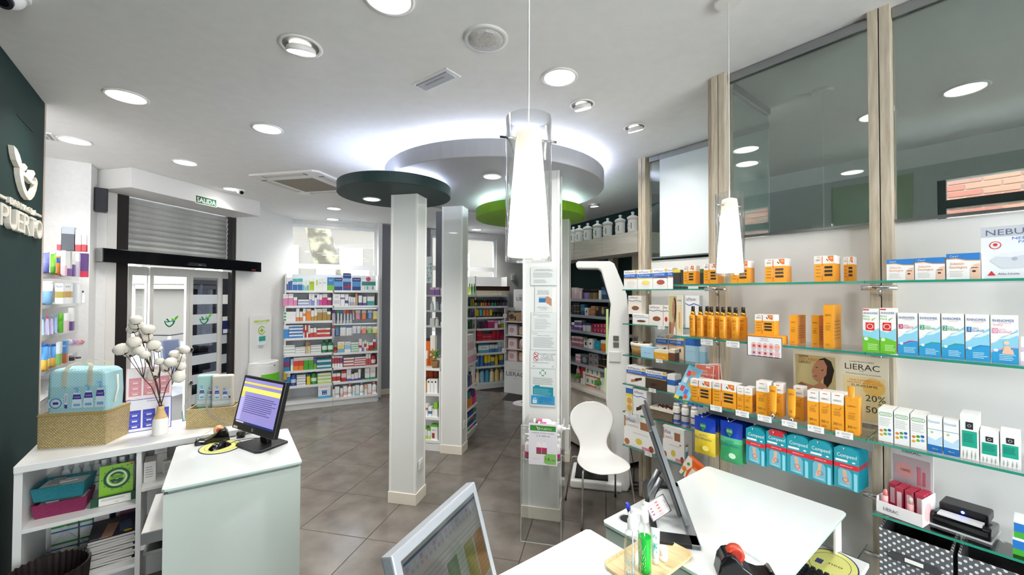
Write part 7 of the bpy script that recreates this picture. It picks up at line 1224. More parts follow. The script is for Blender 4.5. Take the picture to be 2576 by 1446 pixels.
def sol(m,w,d,h):m.poly([(0,h*.80),(w*.3,h*.82),(w*.6,h*.74),(w,h*.72),(w,h),(0,h)],-.0006,M('2E7CC8'));m.poly([(0,h*.77),(w*.3,h*.79),(w*.6,h*.71),(w,h*.69),(w,h*.72),(w*.6,h*.74),(w*.3,h*.82),(0,h*.80)],-.0007,M('F0A04A'));m.text('Care+',h*.08,w*.24,-.001,h*.86,M(W),width=w*.26);m.text('Solución',h*.10,w*.33,-.0006,h*.56,M('E08A4A'),width=w*.42);m.text('fisiológica',h*.10,w*.36,-.0006,h*.42,M('E08A4A'),width=w*.52);m.lines(w*.1,w*.55,h*.1,h*.34,4,-.0006,M('D0C8C0'));m.poly([(w*.7,0),(w,0),(w,h*.6),(w*.84,h*.56),(w*.72,h*.4)],-.0006,M('E8C4AC'));m.disc(w*.82,h*.30,w*.06,-.0009,M('4A3028'),10,h*.04);m.rect(w*.74,w*.93,h*.42,h*.45,-.0009,M('6A4A3A'))
row(FB,PL,ZS[0]+.0005,YT,'top shelf of eye care boxes',GT,[(2230,2300,652,'b','white eye drop box with blue top',W,{'draw':sol,'d':.05}),(2301,2378,648,'b','white eye drop box with blue top',W,{'draw':sol,'d':.05}),(2380,2467,637,'b','white eye drop box with blue top',W,{'draw':sol,'d':.06})])
def neb(m,w,d,h):
    y=-.0006;m.rect(0,w,h*.8,h,y,M('C4C8CE'));m.text('NEBU',h*.11,w*.05,y-.0003,h*.83,M('5A6A8A'),'l',width=w*.36);m.text('AIDO',h*.13,w*.42,y-.0003,h*.83,M('D84A4A'),'l',width=w*.36);m.text('NEBULIZADOR',h*.05,w*.30,y,h*.73,M('4A78C0'),'l',width=w*.5);m.text('PARA AEROSOL',h*.05,w*.36,y,h*.66,M('4A78C0'),'l',width=w*.42);m.ring(w*.14,h*.64,h*.075,h*.012,y,M('D83A3A'),20);m.disc(w*.14,h*.65,h*.03,y,M('D83A3A'),10)
    m.poly([(w*.08,h*.35),(w*.2,h*.18),(w*.5,h*.2),(w*.8,h*.3),(w*.8,h*.5),(w*.5,h*.52),(w*.2,h*.48)],y,M('D0D6DE'));m.poly([(w*.12,h*.42),(w*.2,h*.48),(w*.5,h*.52),(w*.6,h*.5),(w*.3,h*.40)],y-.0003,M('E4E8EE'));m.disc(w*.32,h*.37,h*.035,y-.0005,M('A8B4C4'),14);m.poly([(w*.06,h*.06),(w*.14,h*.06),(w*.10,h*.15)],y,M('D83A3A'));m.text('Aldo-Unión',h*.04,w*.26,y,h*.07,M('4A5A8A'),width=w*.2)
q=FB.y(2469,693,2.16);carton(FB,q.x,2.16,ZS[0]+.0005,.23,.12,.178,[(1,'E8ECF0')],'large white nebuliser box with grey name band',GT,None,neb)
def rhino(num,word,c,baby=False):
    def f(m,w,d,h):
        y=-.0006;m.poly([(0,0),(w,0),(w,h*.72),(w*.7,h*.60),(w*.45,h*.56),(w*.2,h*.44),(0,h*.40)],y,M('8CCDE6'));m.poly([(0,0),(w,0),(w,h*.34),(w*.6,h*.34),(w*.3,h*.28),(0,h*.24)],y-.0002,M('2F9BD0'));m.poly([(w*.3,h*.5),(w*.7,h*.6),(w,h*.66),(w,h*.60),(w*.65,h*.52)],y-.0002,M('D8EEF6'));m.poly([(0,h*.22),(w*.3,h*.27),(w*.65,h*.33),(w,h*.33),(w,h*.345),(w*.6,h*.35),(w*.3,h*.29),(0,h*.24)],y-.0003,M(c))
        m.text('RHINOMER',h*.055,w*.47,y,h*.86,M('3A5AA0'),width=w*.8);m.rect(w*.3,w*.75,h*.835,h*.84,y,M('D84A4A'))
        if baby:m.text('baby',h*.05,w*.28,y,h*.78,M('E8A0B4'))
        m.rect(w*.06,w*.26,h*.62,h*.73,y-.0004,M(c));m.text(num,h*.075,w*.16,y-.0007,h*.64,M(W));m.text('FUERZA',h*.03,w*.42,y-.0004,h*.69,M(c),width=w*.28);m.text(word,h*.05,w*.54,y-.0004,h*.63,M(c),width=w*.5);m.disc(w*.18,h*.27,w*.09,y-.0005,M('DCEEF4'),14);m.lines(w*.3,w*.92,h*.06,h*.2,4,y-.0005,M('BFE2F0'),.3)
        if baby:m.disc(w*.6,h*.32,w*.13,y-.0007,M('EBC0A4'));m.disc(w*.58,h*.43,w*.11,y-.0009,M('F0CDB4'));m.poly([(w*.4,h*.2),(w*.85,h*.2),(w*.8,h*.3),(w*.45,h*.3)],y-.0008,M('EBC0A4'))
    return f
def aloe(m,w,d,h):y=-.0006;m.rect(w*.02,w*.4,h*.955,h*.985,y,M('D83A2E'));m.text('RHINOMER',h*.045,w*.5,y,h*.87,M('3A5AA0'),width=w*.85);m.text('Aloe',h*.045,w*.22,y,h*.80,M('6AB43A'));m.text('Vera',h*.045,w*.22,y,h*.74,M('6AB43A'));m.poly([(w*.55,h*.74),(w*.6,h*.72),(w*.82,h*.80),(w*.7,h*.78)],y,M('8AC43A'));m.rect(w*.18,w*.72,h*.50,h*.68,y,M('D8302E'));m.ring(w*.45,h*.59,h*.06,h*.015,y-.0003,M('F0D8D0'),16);m.poly([(0,h*.3),(w,h*.3),(w,h*.56),(w*.5,h*.46),(0,h*.5)],y,M('8CD0E4'));m.poly([(0,0),(w,0),(w,h*.28),(w*.4,h*.34),(0,h*.34)],y-.0002,M('6CBF2E'));m.lines(w*.3,w*.95,h*.05,h*.2,4,y-.0004,M('C8E8A8'));m.disc(w*.2,h*.3,w*.13,y-.0004,M('E8F4E8'))
row(FB,PL,ZS[1]+.0005,YT,'blue nasal spray shelf',GT,[(2170,2212,776,'b','white and green aloe nasal spray box',W,{'draw':aloe,'d':.05}),(2213,2254,775,'b','white and green aloe nasal spray box',W,{'draw':aloe,'d':.05}),(2258,2309,787,'b','blue nasal spray box marked three',W,{'draw':rhino('3','FUERTE','C8286A'),'d':.05}),(2311,2366,788,'b','blue nasal spray box marked two',W,{'draw':rhino('2','MEDIA','2AA07A'),'d':.05}),(2368,2426,789,'b','blue nasal spray box marked two',W,{'draw':rhino('2','MEDIA','2AA07A'),'d':.05}),(2428,2490,791,'b','blue nasal spray box marked one',W,{'draw':rhino('1','SUAVE','2A78B8'),'d':.05}),(2492,2562,793,'b','baby nasal spray box marked zero',W,{'draw':rhino('0','SUAVE','E890B0',True),'d':.05}),(2565,2630,850,'s','white baby saline box',[(.7,'F2EEF2'),(.3,'DCC8E0')],{'n':2,'t':[('RHINOMER','3A5AA0',.8,.1,.7)]})])
# ---- third shelf
row(FB,PL,ZS[2]+.0005,YT,'lower shelf of sun creams',GT,[
 (1737,1789,956,'b','orange and white duo box',DUO,{'draw':duo,'d':.08}),(1792,1852,964,'b','orange and white duo box',DUO,{'draw':duo,'d':.08}),(1854,1871,973,'b','small orange and white cream box',SB,{'draw':sunbox('50'),'d':.03}),(1872,1891,975,'b','small orange and white cream box',SB,{'draw':sunbox('50'),'d':.06}),(1902,1931,960,'b','orange and white cream box',SB,{'draw':sunbox('50'),'d':.07}),(1946,1968,964,'b','orange and white cream box behind a tube',SB,{'draw':sunbox(),'d':.05,'dy':.04}),(1996,2022,972,'b','orange and white cream box behind a tube',SB,{'draw':sunbox(),'d':.05,'dy':.04}),
 (2031,2060,983,'b','orange and white cream box',SB,{'draw':sunbox('30'),'d':.07}),(2061,2090,985,'b','orange and white cream box',SB,{'draw':sunbox('30'),'d':.07}),(2091,2123,989,'b','orange and white cream box',SB,{'draw':sunbox('30'),'d':.07}),(2126,2161,1000,'b','all orange cream box',[(1,OR)],{'draw':sunbox('30',True),'d':.05})])
row(FB,PL,ZS[2]+.0005,2.13,'lower shelf of sun creams, standing in front',GT,[(1933,1953,971,'u','orange sun cream tube','EBA02A',{'cap':'chrome','t':[('LIERAC','5A3A1A',.82,.05,.7)]}),(1979,2001,979,'u','orange sun cream tube','EBA02A',{'cap':'chrome','t':[('LIERAC','5A3A1A',.82,.05,.7),('50','5A3A1A',.3,.07,.3)]}),(2131,2150,972,'u','small orange sample tube','E8A038',{'cap':'D8942A','dz':.125,'dy':.02})])
def woman(m,x0,z0,w,h,y):
    P=lambda pts:[(x0+a*w,z0+b*h)for a,b in pts];sk=M('B98262',.6);sd=M('8E5E44',.6);hr=M('2A1C16',.5)
    m.rect(x0,x0+w,z0,z0+h,y,M('C9BA84',.6));m.poly(P([(.60,.92),(.75,.97),(.9,.9),(.97,.7),(.9,.42),(.78,.25),(.7,.38),(.72,.6)]),y-.0002,hr);m.poly(P([(.42,.60),(.48,.78),(.58,.90),(.72,.92),(.8,.78),(.78,.58),(.68,.46),(.62,.36),(.5,.42),(.43,.5),(.46,.55)]),y-.0004,sk);m.poly(P([(0,0),(.05,.22),(.2,.32),(.45,.28),(.62,.38),(.75,.34),(.86,.2),(.84,0)]),y-.0003,sk);m.poly(P([(0,0),(.02,.25),(.15,.34),(.3,.26),(.28,0)]),y-.0005,sd);m.poly(P([(.6,.0),(.66,.16),(.8,.22),(.88,.1),(.86,0)]),y-.0006,M('F0EEEA'));m.poly(P([(.50,.72),(.58,.74),(.56,.71)]),y-.0006,hr);m.poly(P([(.64,.66),(.72,.70),(.70,.66)]),y-.0006,hr);m.poly(P([(.47,.52),(.55,.54),(.54,.50),(.49,.50)]),y-.0006,M('A84A44'))
p0=FB.y(1995,1060,2.36);p1=FB.y(2218,910,2.36);w=p1.x-p0.x+.02;h=.30;t=thing('poster','beige sun care advertising board with a woman and 20 percent offer','poster',FB.w(p0.x,2.385,ZS[2]+.002),FB.rz,None,rot=(R(3),0,FB.rz));MB().box(0,w,-.004,0,0,h,M('EDE4CC',.5)).build('board',t);m=MB();woman(m,w*.03,h*.26,w*.45,h*.68,-.0046);y=-.0058
m.text('GAMA',.010,w*.07,y,h*.90,M('5A4A2A'),'l');m.text('SOLARES',.014,w*.07,y,h*.845,M('E8832A'),'l');m.text('LIERAC',.011,w*.07,y,h*.80,M('5A4A2A'),'l');y=-.0046;m.text('LABORATOIRES',.006,w*.75,y,h*.90,M('6A6A6A'),width=w*.24);m.text('LIERAC',.026,w*.75,y,h*.79,M('3A3A3C'),width=w*.34);m.text('PARIS',.005,w*.75,y,h*.765,M('6A6A6A'));m.text('Dermocosmética avanzada',.006,w*.76,y,h*.72,M('7A7A7A'),width=w*.34);m.rect(w*.56,w*.97,h*.04,h*.69,y,M('F0DDA8'));m.disc(w*.86,h*.55,w*.11,y-.0002,M('F4C66A'),22);m.text('TRATAMIENTOS',.008,w*.77,y-.0006,h*.62,M('E8832A'),width=w*.3);m.text('SOLARES ANTI-EDAD',.008,w*.77,y-.0006,h*.585,M('E8832A'),width=w*.34);m.text('SUNISSIME',.010,w*.77,y-.0006,h*.54,M('4A4A4A'),width=w*.26);m.text('20%',.028,w*.875,y-.0006,h*.34,M('4A4A3A'),width=w*.19);m.text('50%',.028,w*.875,y-.0006,h*.17,M('4A4A3A'),width=w*.19);m.text('dto.',.010,w*.93,y-.0006,h*.295,M('4A4A3A'));m.text('dto.',.010,w*.93,y-.0006,h*.125,M('4A4A3A'));m.build('print',t)
def flo(m,w,d,h):
    y=-.0006;m.poly([(w*.05,h*.86),(w*.14,h*.91),(w*.86,h*.91),(w*.95,h*.86),(w*.86,h*.80),(w*.14,h*.80)],y,M('4AA04A'));m.poly([(w*.09,h*.86),(w*.16,h*.895),(w*.84,h*.895),(w*.91,h*.86),(w*.84,h*.815),(w*.16,h*.815)],y-.0002,M('F0F4EC'));m.text('FLONASE',h*.05,w*.5,y-.0004,h*.835,M('3A8A3A'),width=w*.62);m.lines(w*.08,w*.85,h*.48,h*.74,5,y,M('C8CCC8'))
    for x,z,c in((.2,.33,'E07A2E'),(.2,.2,'E8A02E'),(.48,.36,'3A9A3A'),(.48,.24,'6AB43A'),(.76,.38,'2A5AA8'),(.76,.26,'5A9AD8')):m.add([(w*x+w*.13*math.cos(R(a)),y,h*z+w*.13*math.sin(R(a)))for a in range(30,390,60)],[tuple(range(6))],M(c))
def fito(m,w,d,h):y=-.0006;m.text('Fitonasal',h*.07,w*.45,y,h*.83,M('8AB0D8'),width=w*.75);m.rect(0,w,h*.64,h*.65,y,M('4A90D0'));m.disc(w*.3,h*.56,w*.1,y,M('B8C86A'),9);m.poly([(0,h*.2),(w,h*.24),(w,h*.5),(w*.6,h*.34),(0,h*.42)],y,M('B8D8F0'));m.rect(0,w,0,h*.2,y-.0002,M('1E6CB8'));m.text('Aboca',h*.05,w*.5,y-.0004,h*.08,M('BFD86A'),width=w*.4)
def api(m,w,d,h):y=-.0006;m.rect(w*.3,w*.7,h*.68,h*.84,y,M('26262A'));m.ring(w*.5,h*.76,w*.11,w*.03,y-.0003,M('D8D8D8'),14);m.rect(w*.1,w*.9,h*.28,h*.64,y,M('1FA58C'));m.lines(w*.16,w*.8,h*.38,h*.58,5,y-.0003,M('127A66'));[m.poly([(w*x,0),(w*x+w*.05,h*.1),(w*x+w*.02,h*.22),(w*x-w*.03,h*.1)],y,M('A8ACA8'))for x in(.15,.35,.6,.8)]
row(FB,PL,ZS[2]+.0005,YT,'shelf of white and teal cartons',GT,[(2209,2247,1030,'b','white carton with coloured hexagons',W,{'draw':flo,'d':.10}),(2249,2288,1037,'b','white carton with coloured hexagons',W,{'draw':flo,'d':.10}),(2290,2331,1044,'b','white carton with coloured hexagons',W,{'draw':flo,'d':.10}),(2333,2371,1049,'b','white and blue spray carton',W,{'draw':fito,'d':.04}),(2373,2413,1056,'b','white and blue spray carton',W,{'draw':fito,'d':.04}),(2415,2463,1044,'b','tall white and teal carton',W,{'draw':api,'d':.10}),(2465,2514,1086,'b','shorter white and teal carton',W,{'draw':api,'d':.08}),(2516,2568,1088,'b','shorter white and teal carton',W,{'draw':api,'d':.08})])
# price tags
def ptag(fr,x0,x1,y0,y1,n,lab,price):
    a=fr.y(x0,(y0+y1)/2,n);b=fr.y(x1,(y0+y1)/2,n);zt=fr.y((x0+x1)/2,y0,n).z;w=b.x-a.x;h=w*.48;t=thing('price_tag',lab,'price tag',fr.w(a.x,n,zt-h),fr.rz,'shelf price tags');MB().box(0,w,-.0012,0,0,h,M('EFEFEF',.4)).build('card',t);m=MB();m.text(price,h*.2,w*.62,-.0016,h*.15,M('3A3A3A'));m.lines(w*.35,w*.95,h*.5,h*.85,3,-.0016,TXL);o1,o2=logo_parts(w*.16,h*.4);[m.poly([(w*.06+u,h*.45+v)for u,v in pl],-.0016,M('8A9A90'))for pl in o1];m.build('print',t)
for k,(x0,x1,y0,y1,pr_)in enumerate([(1787,1816,1020,1038,'31,50€'),(1851,1884,1033,1052,'24,95€'),(1906,1941,1045,1064,'29,90€'),(1967,2005,1058,1078,'29,90€'),(2032,2073,1071,1093,'29,90€'),(2102,2146,1085,1108,'29,90€')]):ptag(FB,x0,x1,y0,y1,2.117,'white price tag, %s along, edge of the sun cream shelf'%ORD[k],pr_)
for k,(x0,x1,y0,y1,pr_)in enumerate([(1763,1793,853,868,'29,90€'),(1827,1860,858,873,'29,90€')]):ptag(FB,x0,x1,y0,y1,2.117,'white price tag, %s along, under the orange sprays'%ORD[k],pr_)
for k,(x0,x1,y0,y1)in enumerate([(1655,1672,819,829),(1650,1667,903,913),(1632,1650,977,988),(1622,1640,1137,1150),(1573,1590,1036,1047),(1592,1611,1040,1052)]):ptag(FB,x0,x1,y0,y1,3.047,['white price tag under the chocolate pudding boxes','white price tag under the yellow bar tray','white price tag under the chocolate bar boxes','white price tag under the large white diet boxes','white price tag under the yellow biscuit box','white price tag under the chocolate snack box'][k],'2,95€')
# ---- hanging packs
def compeed(m,w,h,foot):
    y=-.0006;m.text('Compeed',h*.085,w*.52,y,h*.75,M('EAF4F4'),width=w*.8);m.rect(w*.06,w*.55,h*.64,h*.69,y,M('EAEAE8'));m.disc(w*.80,h*.66,w*.07,y,M('E4ECD8'),12,w*.04);m.poly([(0,h*.60),(w,h*.56),(w,h*.48),(0,h*.53)],y,M('D0202C'));m.text('AMPOLLAS',h*.03,w*.5,y-.0004,h*.53,M('F4DADA'),width=w*.5)
    m.poly([(w*.16,h*.06),(w*.72,h*.03),(w*.72,h*.38),(w*.62,h*.46),(w*.26,h*.48),(w*.16,h*.42)],y,M('6FC4DC'));f=[(.34,.46),(.50,.45),(.52,.30),(.62,.16),(.60,.11),(.42,.16),(.38,.26)];m.poly([(w*a,h*b)for a,b in(f if foot%2==0 else[(1-a-.1,b)for a,b in reversed(f)])],y-.0003,M('DFB394'));m.ring(w*(.5 if foot%2 else.46),h*.22,w*.12,w*.022,y-.0006,M('D83A3A'),18);m.text('Compeed',h*.04,w*.45,y-.0004,h*.07,M('EAF4F4'),width=w*.36);m.poly([(w*.80,0),(w*.94,0),(w*.94,h*.4),(w*.80,h*.42)],y-.0002,M('8AD0E0'))
packs=[(1877,1925,1082,1167),(1928,1978,1090,1178),(1980,2036,1102,1195),(2036,2093,1115,1213),(2099,2160,1131,1230)]
names=['heel plaster pack','sport plaster pack','ankle plaster pack','toe plaster pack','mixed plaster pack']
for k,(x0,x1,y0,y1)in enumerate(packs):
    n0=2.135;a=FB.y(x0,y1,n0);b=FB.y(x1,y0,n0);w=b.x-a.x;zt=FB.y((x0+x1)/2,y0-6,n0).z;h=FB.y((x0+x1)/2,y0-6,n0).z-FB.y((x0+x1)/2,y1,n0).z;TE=M('1798A8',.35);cut=[(.0,.0),(w*.80,0),(w*.88,-.004),(w,0),(w,h*.86),(w*.9,h*.95),(w*.7,h),(w*.2,h),(0,h*.93)];cmsh=MB().prism(cut,0,.0025,TE,'y',side=M('1486A0',.4)).mesh('card');red=MB().rect(0,w,h*.485,h*.60,-.0004,M('D0202C')).mesh('red_band');e=MB();compeed(e,w,h,k);pm_=e.mesh('print');bl_=MB().box(w*.14,w*.74,-.009,-.0008,h*.03,h*.47,FILM).mesh('blister')
    for i in range(9):
        lab='teal %s, %s'%(names[k],'frontmost on its hook' if i==0 else '%s from the front on its hook'%ORD[i]);t=thing('plaster_pack',lab,'plaster pack',FB.w(a.x+i*.0012,n0+i*.0125,zt-h),FB.rz,'hanging plaster packs');obj('card',cmsh,t);obj('red_band',red,t)
        if i==0:obj('print',pm_,t);obj('blister',bl_,t)
        if k==1:MB().rect(w*.15,w*.85,h*.86,h,-.0005,M('C82430')).build('red_header',t)
    t=thing('display_hook','chrome hook holding the %ss'%names[k],'hook',FB.w(a.x+w*.45,n0-.02,zt-.012),FB.rz,'chrome display hooks');MB().tube([(0,.20,.008),(0,.02,0),(0,0,.004),(0,-.005,.014)],.002,CHROME,8).build('prong',t)
def pouch(w,h,th,cols):
    vs=[];nx,nz=7,9;b=MB()
    for s in(-1,1):
        for j in range(nz):
            for i in range(nx):
                u,v=i/(nx-1),j/(nz-1);k=(math.sin(math.pi*u)**.6)*(math.sin(math.pi*min(v/.86,1))**.6 if v<.86 else 0);vs.append((u*w,s*th*k+.0008*s,v*h))
    for s in(0,1):
        for j in range(nz-1):
            v=(j+.5)/(nz-1);c=next(m for f,m in cols if v<f)
            b_=s*nx*nz;fs=[(b_+j*nx+i,b_+j*nx+i+1,b_+(j+1)*nx+i+1,b_+(j+1)*nx+i)for i in range(nx-1)]
            b.add([],[],c);k=b.mid(c)
            for f in fs:b.f.append(f if s==0 else tuple(reversed(f)));b.mi.append(k);b.sm.append(True)
    b.v=[tuple(p)for p in vs];return b.mesh('bag')
for k,(x0,x1,y0,y1,c1,c2,nm,s1,s2)in enumerate([(1748,1800,1056,1135,'D8BE2E','E4CC44','yellow honey sweet bag','pralins','Miel Refrescante'),(1813,1868,1068,1155,'2E9E62','56B886','green mint sweet bag','pralins','Doble Acción')]):
    n0=2.15;a=FB.y(x0,y1,n0);b=FB.y(x1,y0,n0);w=b.x-a.x;h=b.z-a.z;FO=lambda c:M(c,.18);me=pouch(w,h,.016,[(.45,FO(c1)),(.62,FO(c2)),(1.01,FO('1E3FA8'))])
    for i in range(4):
        t=thing('sweet_bag','%s, %s'%(nm,'frontmost on its hook' if i==0 else ORD[i]+' from the front on its hook'),'sweet bag',FB.w(a.x+i*.002,n0+i*.038,a.z),FB.rz,'hanging sweet bags');obj('bag',me,t)
        if i==0:
            e=MB();y=-.0195;e.poly([(w*.36,h*.86),(w*.62,h*.86),(w*.64,h*.76),(w*.5,h*.64),(w*.34,h*.76)],y,M('1E7A4A'));e.text('VICKS',h*.055,w*.49,y-.0006,h*.765,M('EAF2EC'),width=w*.24);e.text(s1,h*.055,w*.5,y,h*.52,M('1E2E8A'),width=w*.36);e.text(s2,h*.06,w*.5,y,h*.42,M('1E2E8A'),width=w*.8);e.disc(w*.6,h*.2,w*.16,y+.002,M('F0D878' if k==0 else 'BFE4C8'),14,h*.07);e.build('print',t)
    t=thing('display_hook','chrome hook holding the %ss'%nm,'hook',FB.w(a.x+w*.5,n0-.03,a.z+h+.002),FB.rz,'chrome display hooks');MB().tube([(0,.2,.006),(0,.02,0),(0,0,.004),(0,-.004,.012)],.002,CHROME,8).build('prong',t)
# ---- leaflets and standing adverts at the corner
a=FB.y(1728,990,2.17)
for i,(dx,rz,lab)in enumerate([(0,0,'front salmon leaflet about skin in the holder'),(.035,R(-5),'salmon leaflet behind the front one'),(.05,R(-9),'rear white edged leaflet in the holder')]):
    t=thing('leaflet',lab,'leaflet',FB.w(a.x+dx,2.24+i*.012,ZS[2]+.02),FB.rz,'skin leaflets in the holder',rot=(R(-10),rz,FB.rz));MB().box(0,.105,-.001,0,0,.165,M('EFEDEA',.5)).build('sheet',t);e=MB();e.rect(.003,.102,.003,.162,-.0015,M('D8705A'));
    if i==0:
        for j,s in enumerate(('SÓLO','TIENES UNA','PIEL')):e.text(s,.011,.03,-.002,.125-j*.017,M('F6EAE6'),'l')
        e.rect(.03,.085,.04,.07,-.002,M('F2E8E2'));[e.disc(.04+.011*j,.053,.0035,-.0024,M('C84A3A'),8)for j in range(4)];e.rect(.06,.085,.148,.158,-.002,M('E8D8D0'))
    e.build('print',t)
t=thing('leaflet_holder','white card holder under the salmon leaflets','holder',FB.w(a.x-.008,2.215,ZS[2]+.0005),FB.rz);MB().box(0,.12,0,.004,0,.055,WHITE).build('front',t);MB().box(0,.004,.004,.07,0,.055,WHITE).build('side',t);MB().box(.116,.12,.004,.07,0,.055,WHITE).build('side',t)
O_=FB.y(1693,972,2.13);t=thing('advert_stand','tilted light blue advert in a clear stand beside the leaflets','advert',FB.w(O_.x,2.14,ZS[2]+.001),0,None,rot=(R(-22),R(14),FB.rz+R(-6)));MB().box(0,.085,-.002,0,0,.20,M('7CBBD6',.4)).build('sheet',t);MB().box(-.002,.087,-.006,-.003,-.002,.203,ACRYL).build('clear_cover',t);e=MB();[e.rect(x,x+.022,z,z+.03,-.0025,M(c))for x,z,c in((.01,.10,'E8E0E0'),(.045,.09,'E8B02E'),(.055,.12,'E89A2E'),(.012,.14,'D8384A'),(.04,.04,'4A78C8'),(.012,.05,'C83A4A'))];e.disc(.045,.165,.014,-.0027,M('E87A5A'));e.disc(.06,.03,.012,-.0027,M('D84A3A'));e.rect(0,.085,0,.016,-.0026,M('E8C83A'));e.disc(.04,.012,.012,-.003,M('2A7A5A'));e.build('print',t);MB().box(-.01,.095,-.04,.0,-.004,.0,ACRYL).build('foot',t)
O_=FB.y(1680,838,2.15);t=thing('advert_stand','narrow upright sun care advert with a woman, end of the spray shelf','advert',FB.w(O_.x,2.16,ZS[1]+.001),FB.rz+R(-18));MB().box(0,.11,-.002,0,0,.225,M('EFE6D2',.4)).build('sheet',t);e=MB();woman(e,.004,.004,.062,.217,-.0025);e.text('LIERAC',.010,.088,-.003,.19,M('5A5A5A'),width=.032);e.rect(.074,.104,.02,.17,-.0026,M('F0DDA8'));e.rect(.083,.093,.04,.13,-.003,M('E89A4A'));e.build('print',t);MB().box(0,.11,.0005,.05,0,.003,WHITE).build('foot',t)
# ---- lip balm display, card reader, boxes below
q=FB.y(2205,1300,2.14);t=thing('lip_balm_display','white cardboard lip balm display with raised back card','display box',FB.w(-.392,2.145,ZS[3]+.001),FB.rz+R(-10));PW=M('F0ECEE',.45)
for x0,x1,y0,y1,z1,nm in((0,.135,0,.003,.045,'tray_front'),(0,.003,.003,.12,.06,'tray_side'),(.132,.135,.003,.12,.10,'tray_side'),(0,.135,.12,.123,.10,'tray_back')):MB().box(x0,x1,y0,y1,0,z1,PW).build(nm,t)
MB().box(.003,.132,.003,.12,.002,.02,M('E8528A',.5)).build('pink_step',t);MB().box(.005,.13,.122,.125,.09,.25,PW).build('back_card',t,(0,.0,0));e=MB();e.text('LIERAC',.013,.068,.1214,.225,M('4A4A4C'),width=.055);e.rect(.012,.122,.10,.21,.1214,M('CDB8BC'));e.disc(.045,.155,.028,.1208,M('E8A8A4'),20);e.rect(.085,.095,.11,.18,.1208,M('E07A8A'));e.rect(.10,.108,.11,.165,.1208,M('D86A7A'));e.text('100%',.010,.05,.1202,.15,M('5A3A40'));e.build('back_print',t);e=MB().text('LIERAC',.012,.045,-.001,.015,M('5A5A5C'),width=.045);e.build('front_print',t);e=MB();e.add([(.1355,.05+.034*math.cos(R(a)),.045+.034*math.sin(R(a)))for a in range(0,360,20)],[tuple(range(18))],M('E8B4B4'));e.build('side_print',t)
for i in range(3):
    for j in range(4):
        if i==2 and j==0:continue
        lab='dark pink lip balm carton, %s row, %s across'%(['rear','middle','front'][i],ORD[j]);p=Vector((.018+j*.029,.085-i*.026,.022));c,s=math.cos(R(-61.9)),math.sin(R(-61.9));o=FB.w(-.392,2.145);o_=MB().bands(0,.024,0,.022,0,.085,[(.2,M('B8344E',.4)),(.8,M('A82A48' if(i+j)%2 else 'C8506A',.4))]).build('carton',None,(o.x+p.x*c-p.y*s,o.y+p.x*s+p.y*c,ZS[3]+.001+p.z),R(-61.9));tag(o_,lab,'carton','lip balm cartons');MB().rect(.005,.019,.01,.07,-.0005,M('E8D4D8')).build('print',o_)
for i,(x,y,lab,cc)in enumerate([(.012,.018,'pink lip balm stick at the front corner of the display','F08A8A'),(.088,.018,'pale lip balm stick beside the carton rows','F4D4D0')]):
    c,s=math.cos(R(-61.9)),math.sin(R(-61.9));o=FB.w(-.392,2.145);t=thing('lip_balm',lab,'lip balm',(o.x+(x+.01)*c-y*s,o.y+(x+.01)*s+y*c,ZS[3]+.023),R(-61.9),'lip balm sticks');MB().lathe([(.0085,0),(.0085,.045)],M('F0B4B4',.35),14).build('barrel',t);MB().lathe([(.0075,.045),(.007,.06),(.004,.068)],M(cc,.4),14).build('balm',t);MB().lathe([(.009,.045),(.009,.085),(.008,.087)],FILM,14,caps=False).build('clear_cap',t)
t=thing('card_reader','black sloping document reader with blue light','reader',FB.w(-.165,2.25,ZS[3]+.001),FB.rz+R(-6));MB().prism([(-.075,0),(.055,0),(.07,.015),(.07,.03),(-.06,.05),(-.075,.04)],-.075,.075,BLACKG,'x').build('body',t,bevel=.006);MB().box(-.062,.062,-.02,.07,.040,.075,BLACK).build('sensor_hood',t,bevel=.006);MB().box(-.055,.055,-.078,-.03,.046,.051,M('DADADC',.4)).build('card_rest',t);MB().box(-.078,.078,-.078,.072,0,.006,M('CFCFD2',.3)).build('base_trim',t);MB().lathe([(.005,0),(.004,.003)],M('3A4CFF',.4,0,6),12).build('status_light',t,(0,-.0205,.06),rot=(math.pi/2,0,0))
row(FB,PL,ZS[3]+.001,2.15,'low shelf beyond the reader',GT,[(2548,2640,1318,'s','blue and green sweet box',[(.15,'EEF0F0'),(.5,'2A78C8'),(.35,'4AAE3A')],{'n':2,'d':.08})])
DOT=dots_mat('grey_dots','5A5C60','DADCDC',55,.26)
for k,(x0,lab)in enumerate([(-.385,'grey box with white dots and leather tab, nearest the post'),(-.175,'second grey box with white dots under the reader')]):
    t=thing('storage_box',lab,'storage box',FB.w(x0+.10,2.265,ZS[4]+.001),FB.rz,'dotted storage boxes');tub(.198,.25,.195,.006,DOT).build('fabric_body',t);tub(.184,.236,.17,.002,M('3A3A3C',.7)).build('lining',t,(0,0,.022));MB().prism([(-.075,.11),(-.06,.095),(.06,.095),(.075,.11),(.06,.125),(-.06,.125)],-.131,-.126,M('3E3E42',.5),'y').build('leather_tab',t);MB().box(-.025,.025,-.1325,-.1315,.103,.117,M('EDEDEA',.5)).build('name_label',t)
t=tag(MB().box(-.045,.045,-.05,.05,0,.07,noise_mat('petal_print','5A4440','A88E88',22,.4)).build('gift_box',None,FB.w(-.50,2.27,.62),FB.rz+R(8)),'brown petal patterned box behind the till counter','gift box');tag(MB().box(0,.5,0,.2,0,.62,M('E8E8E6',.5)).build('low_cabinet',None,FB.w(-1.0,2.17,0),FB.rz),'low white cabinet behind the till counter','cabinet')
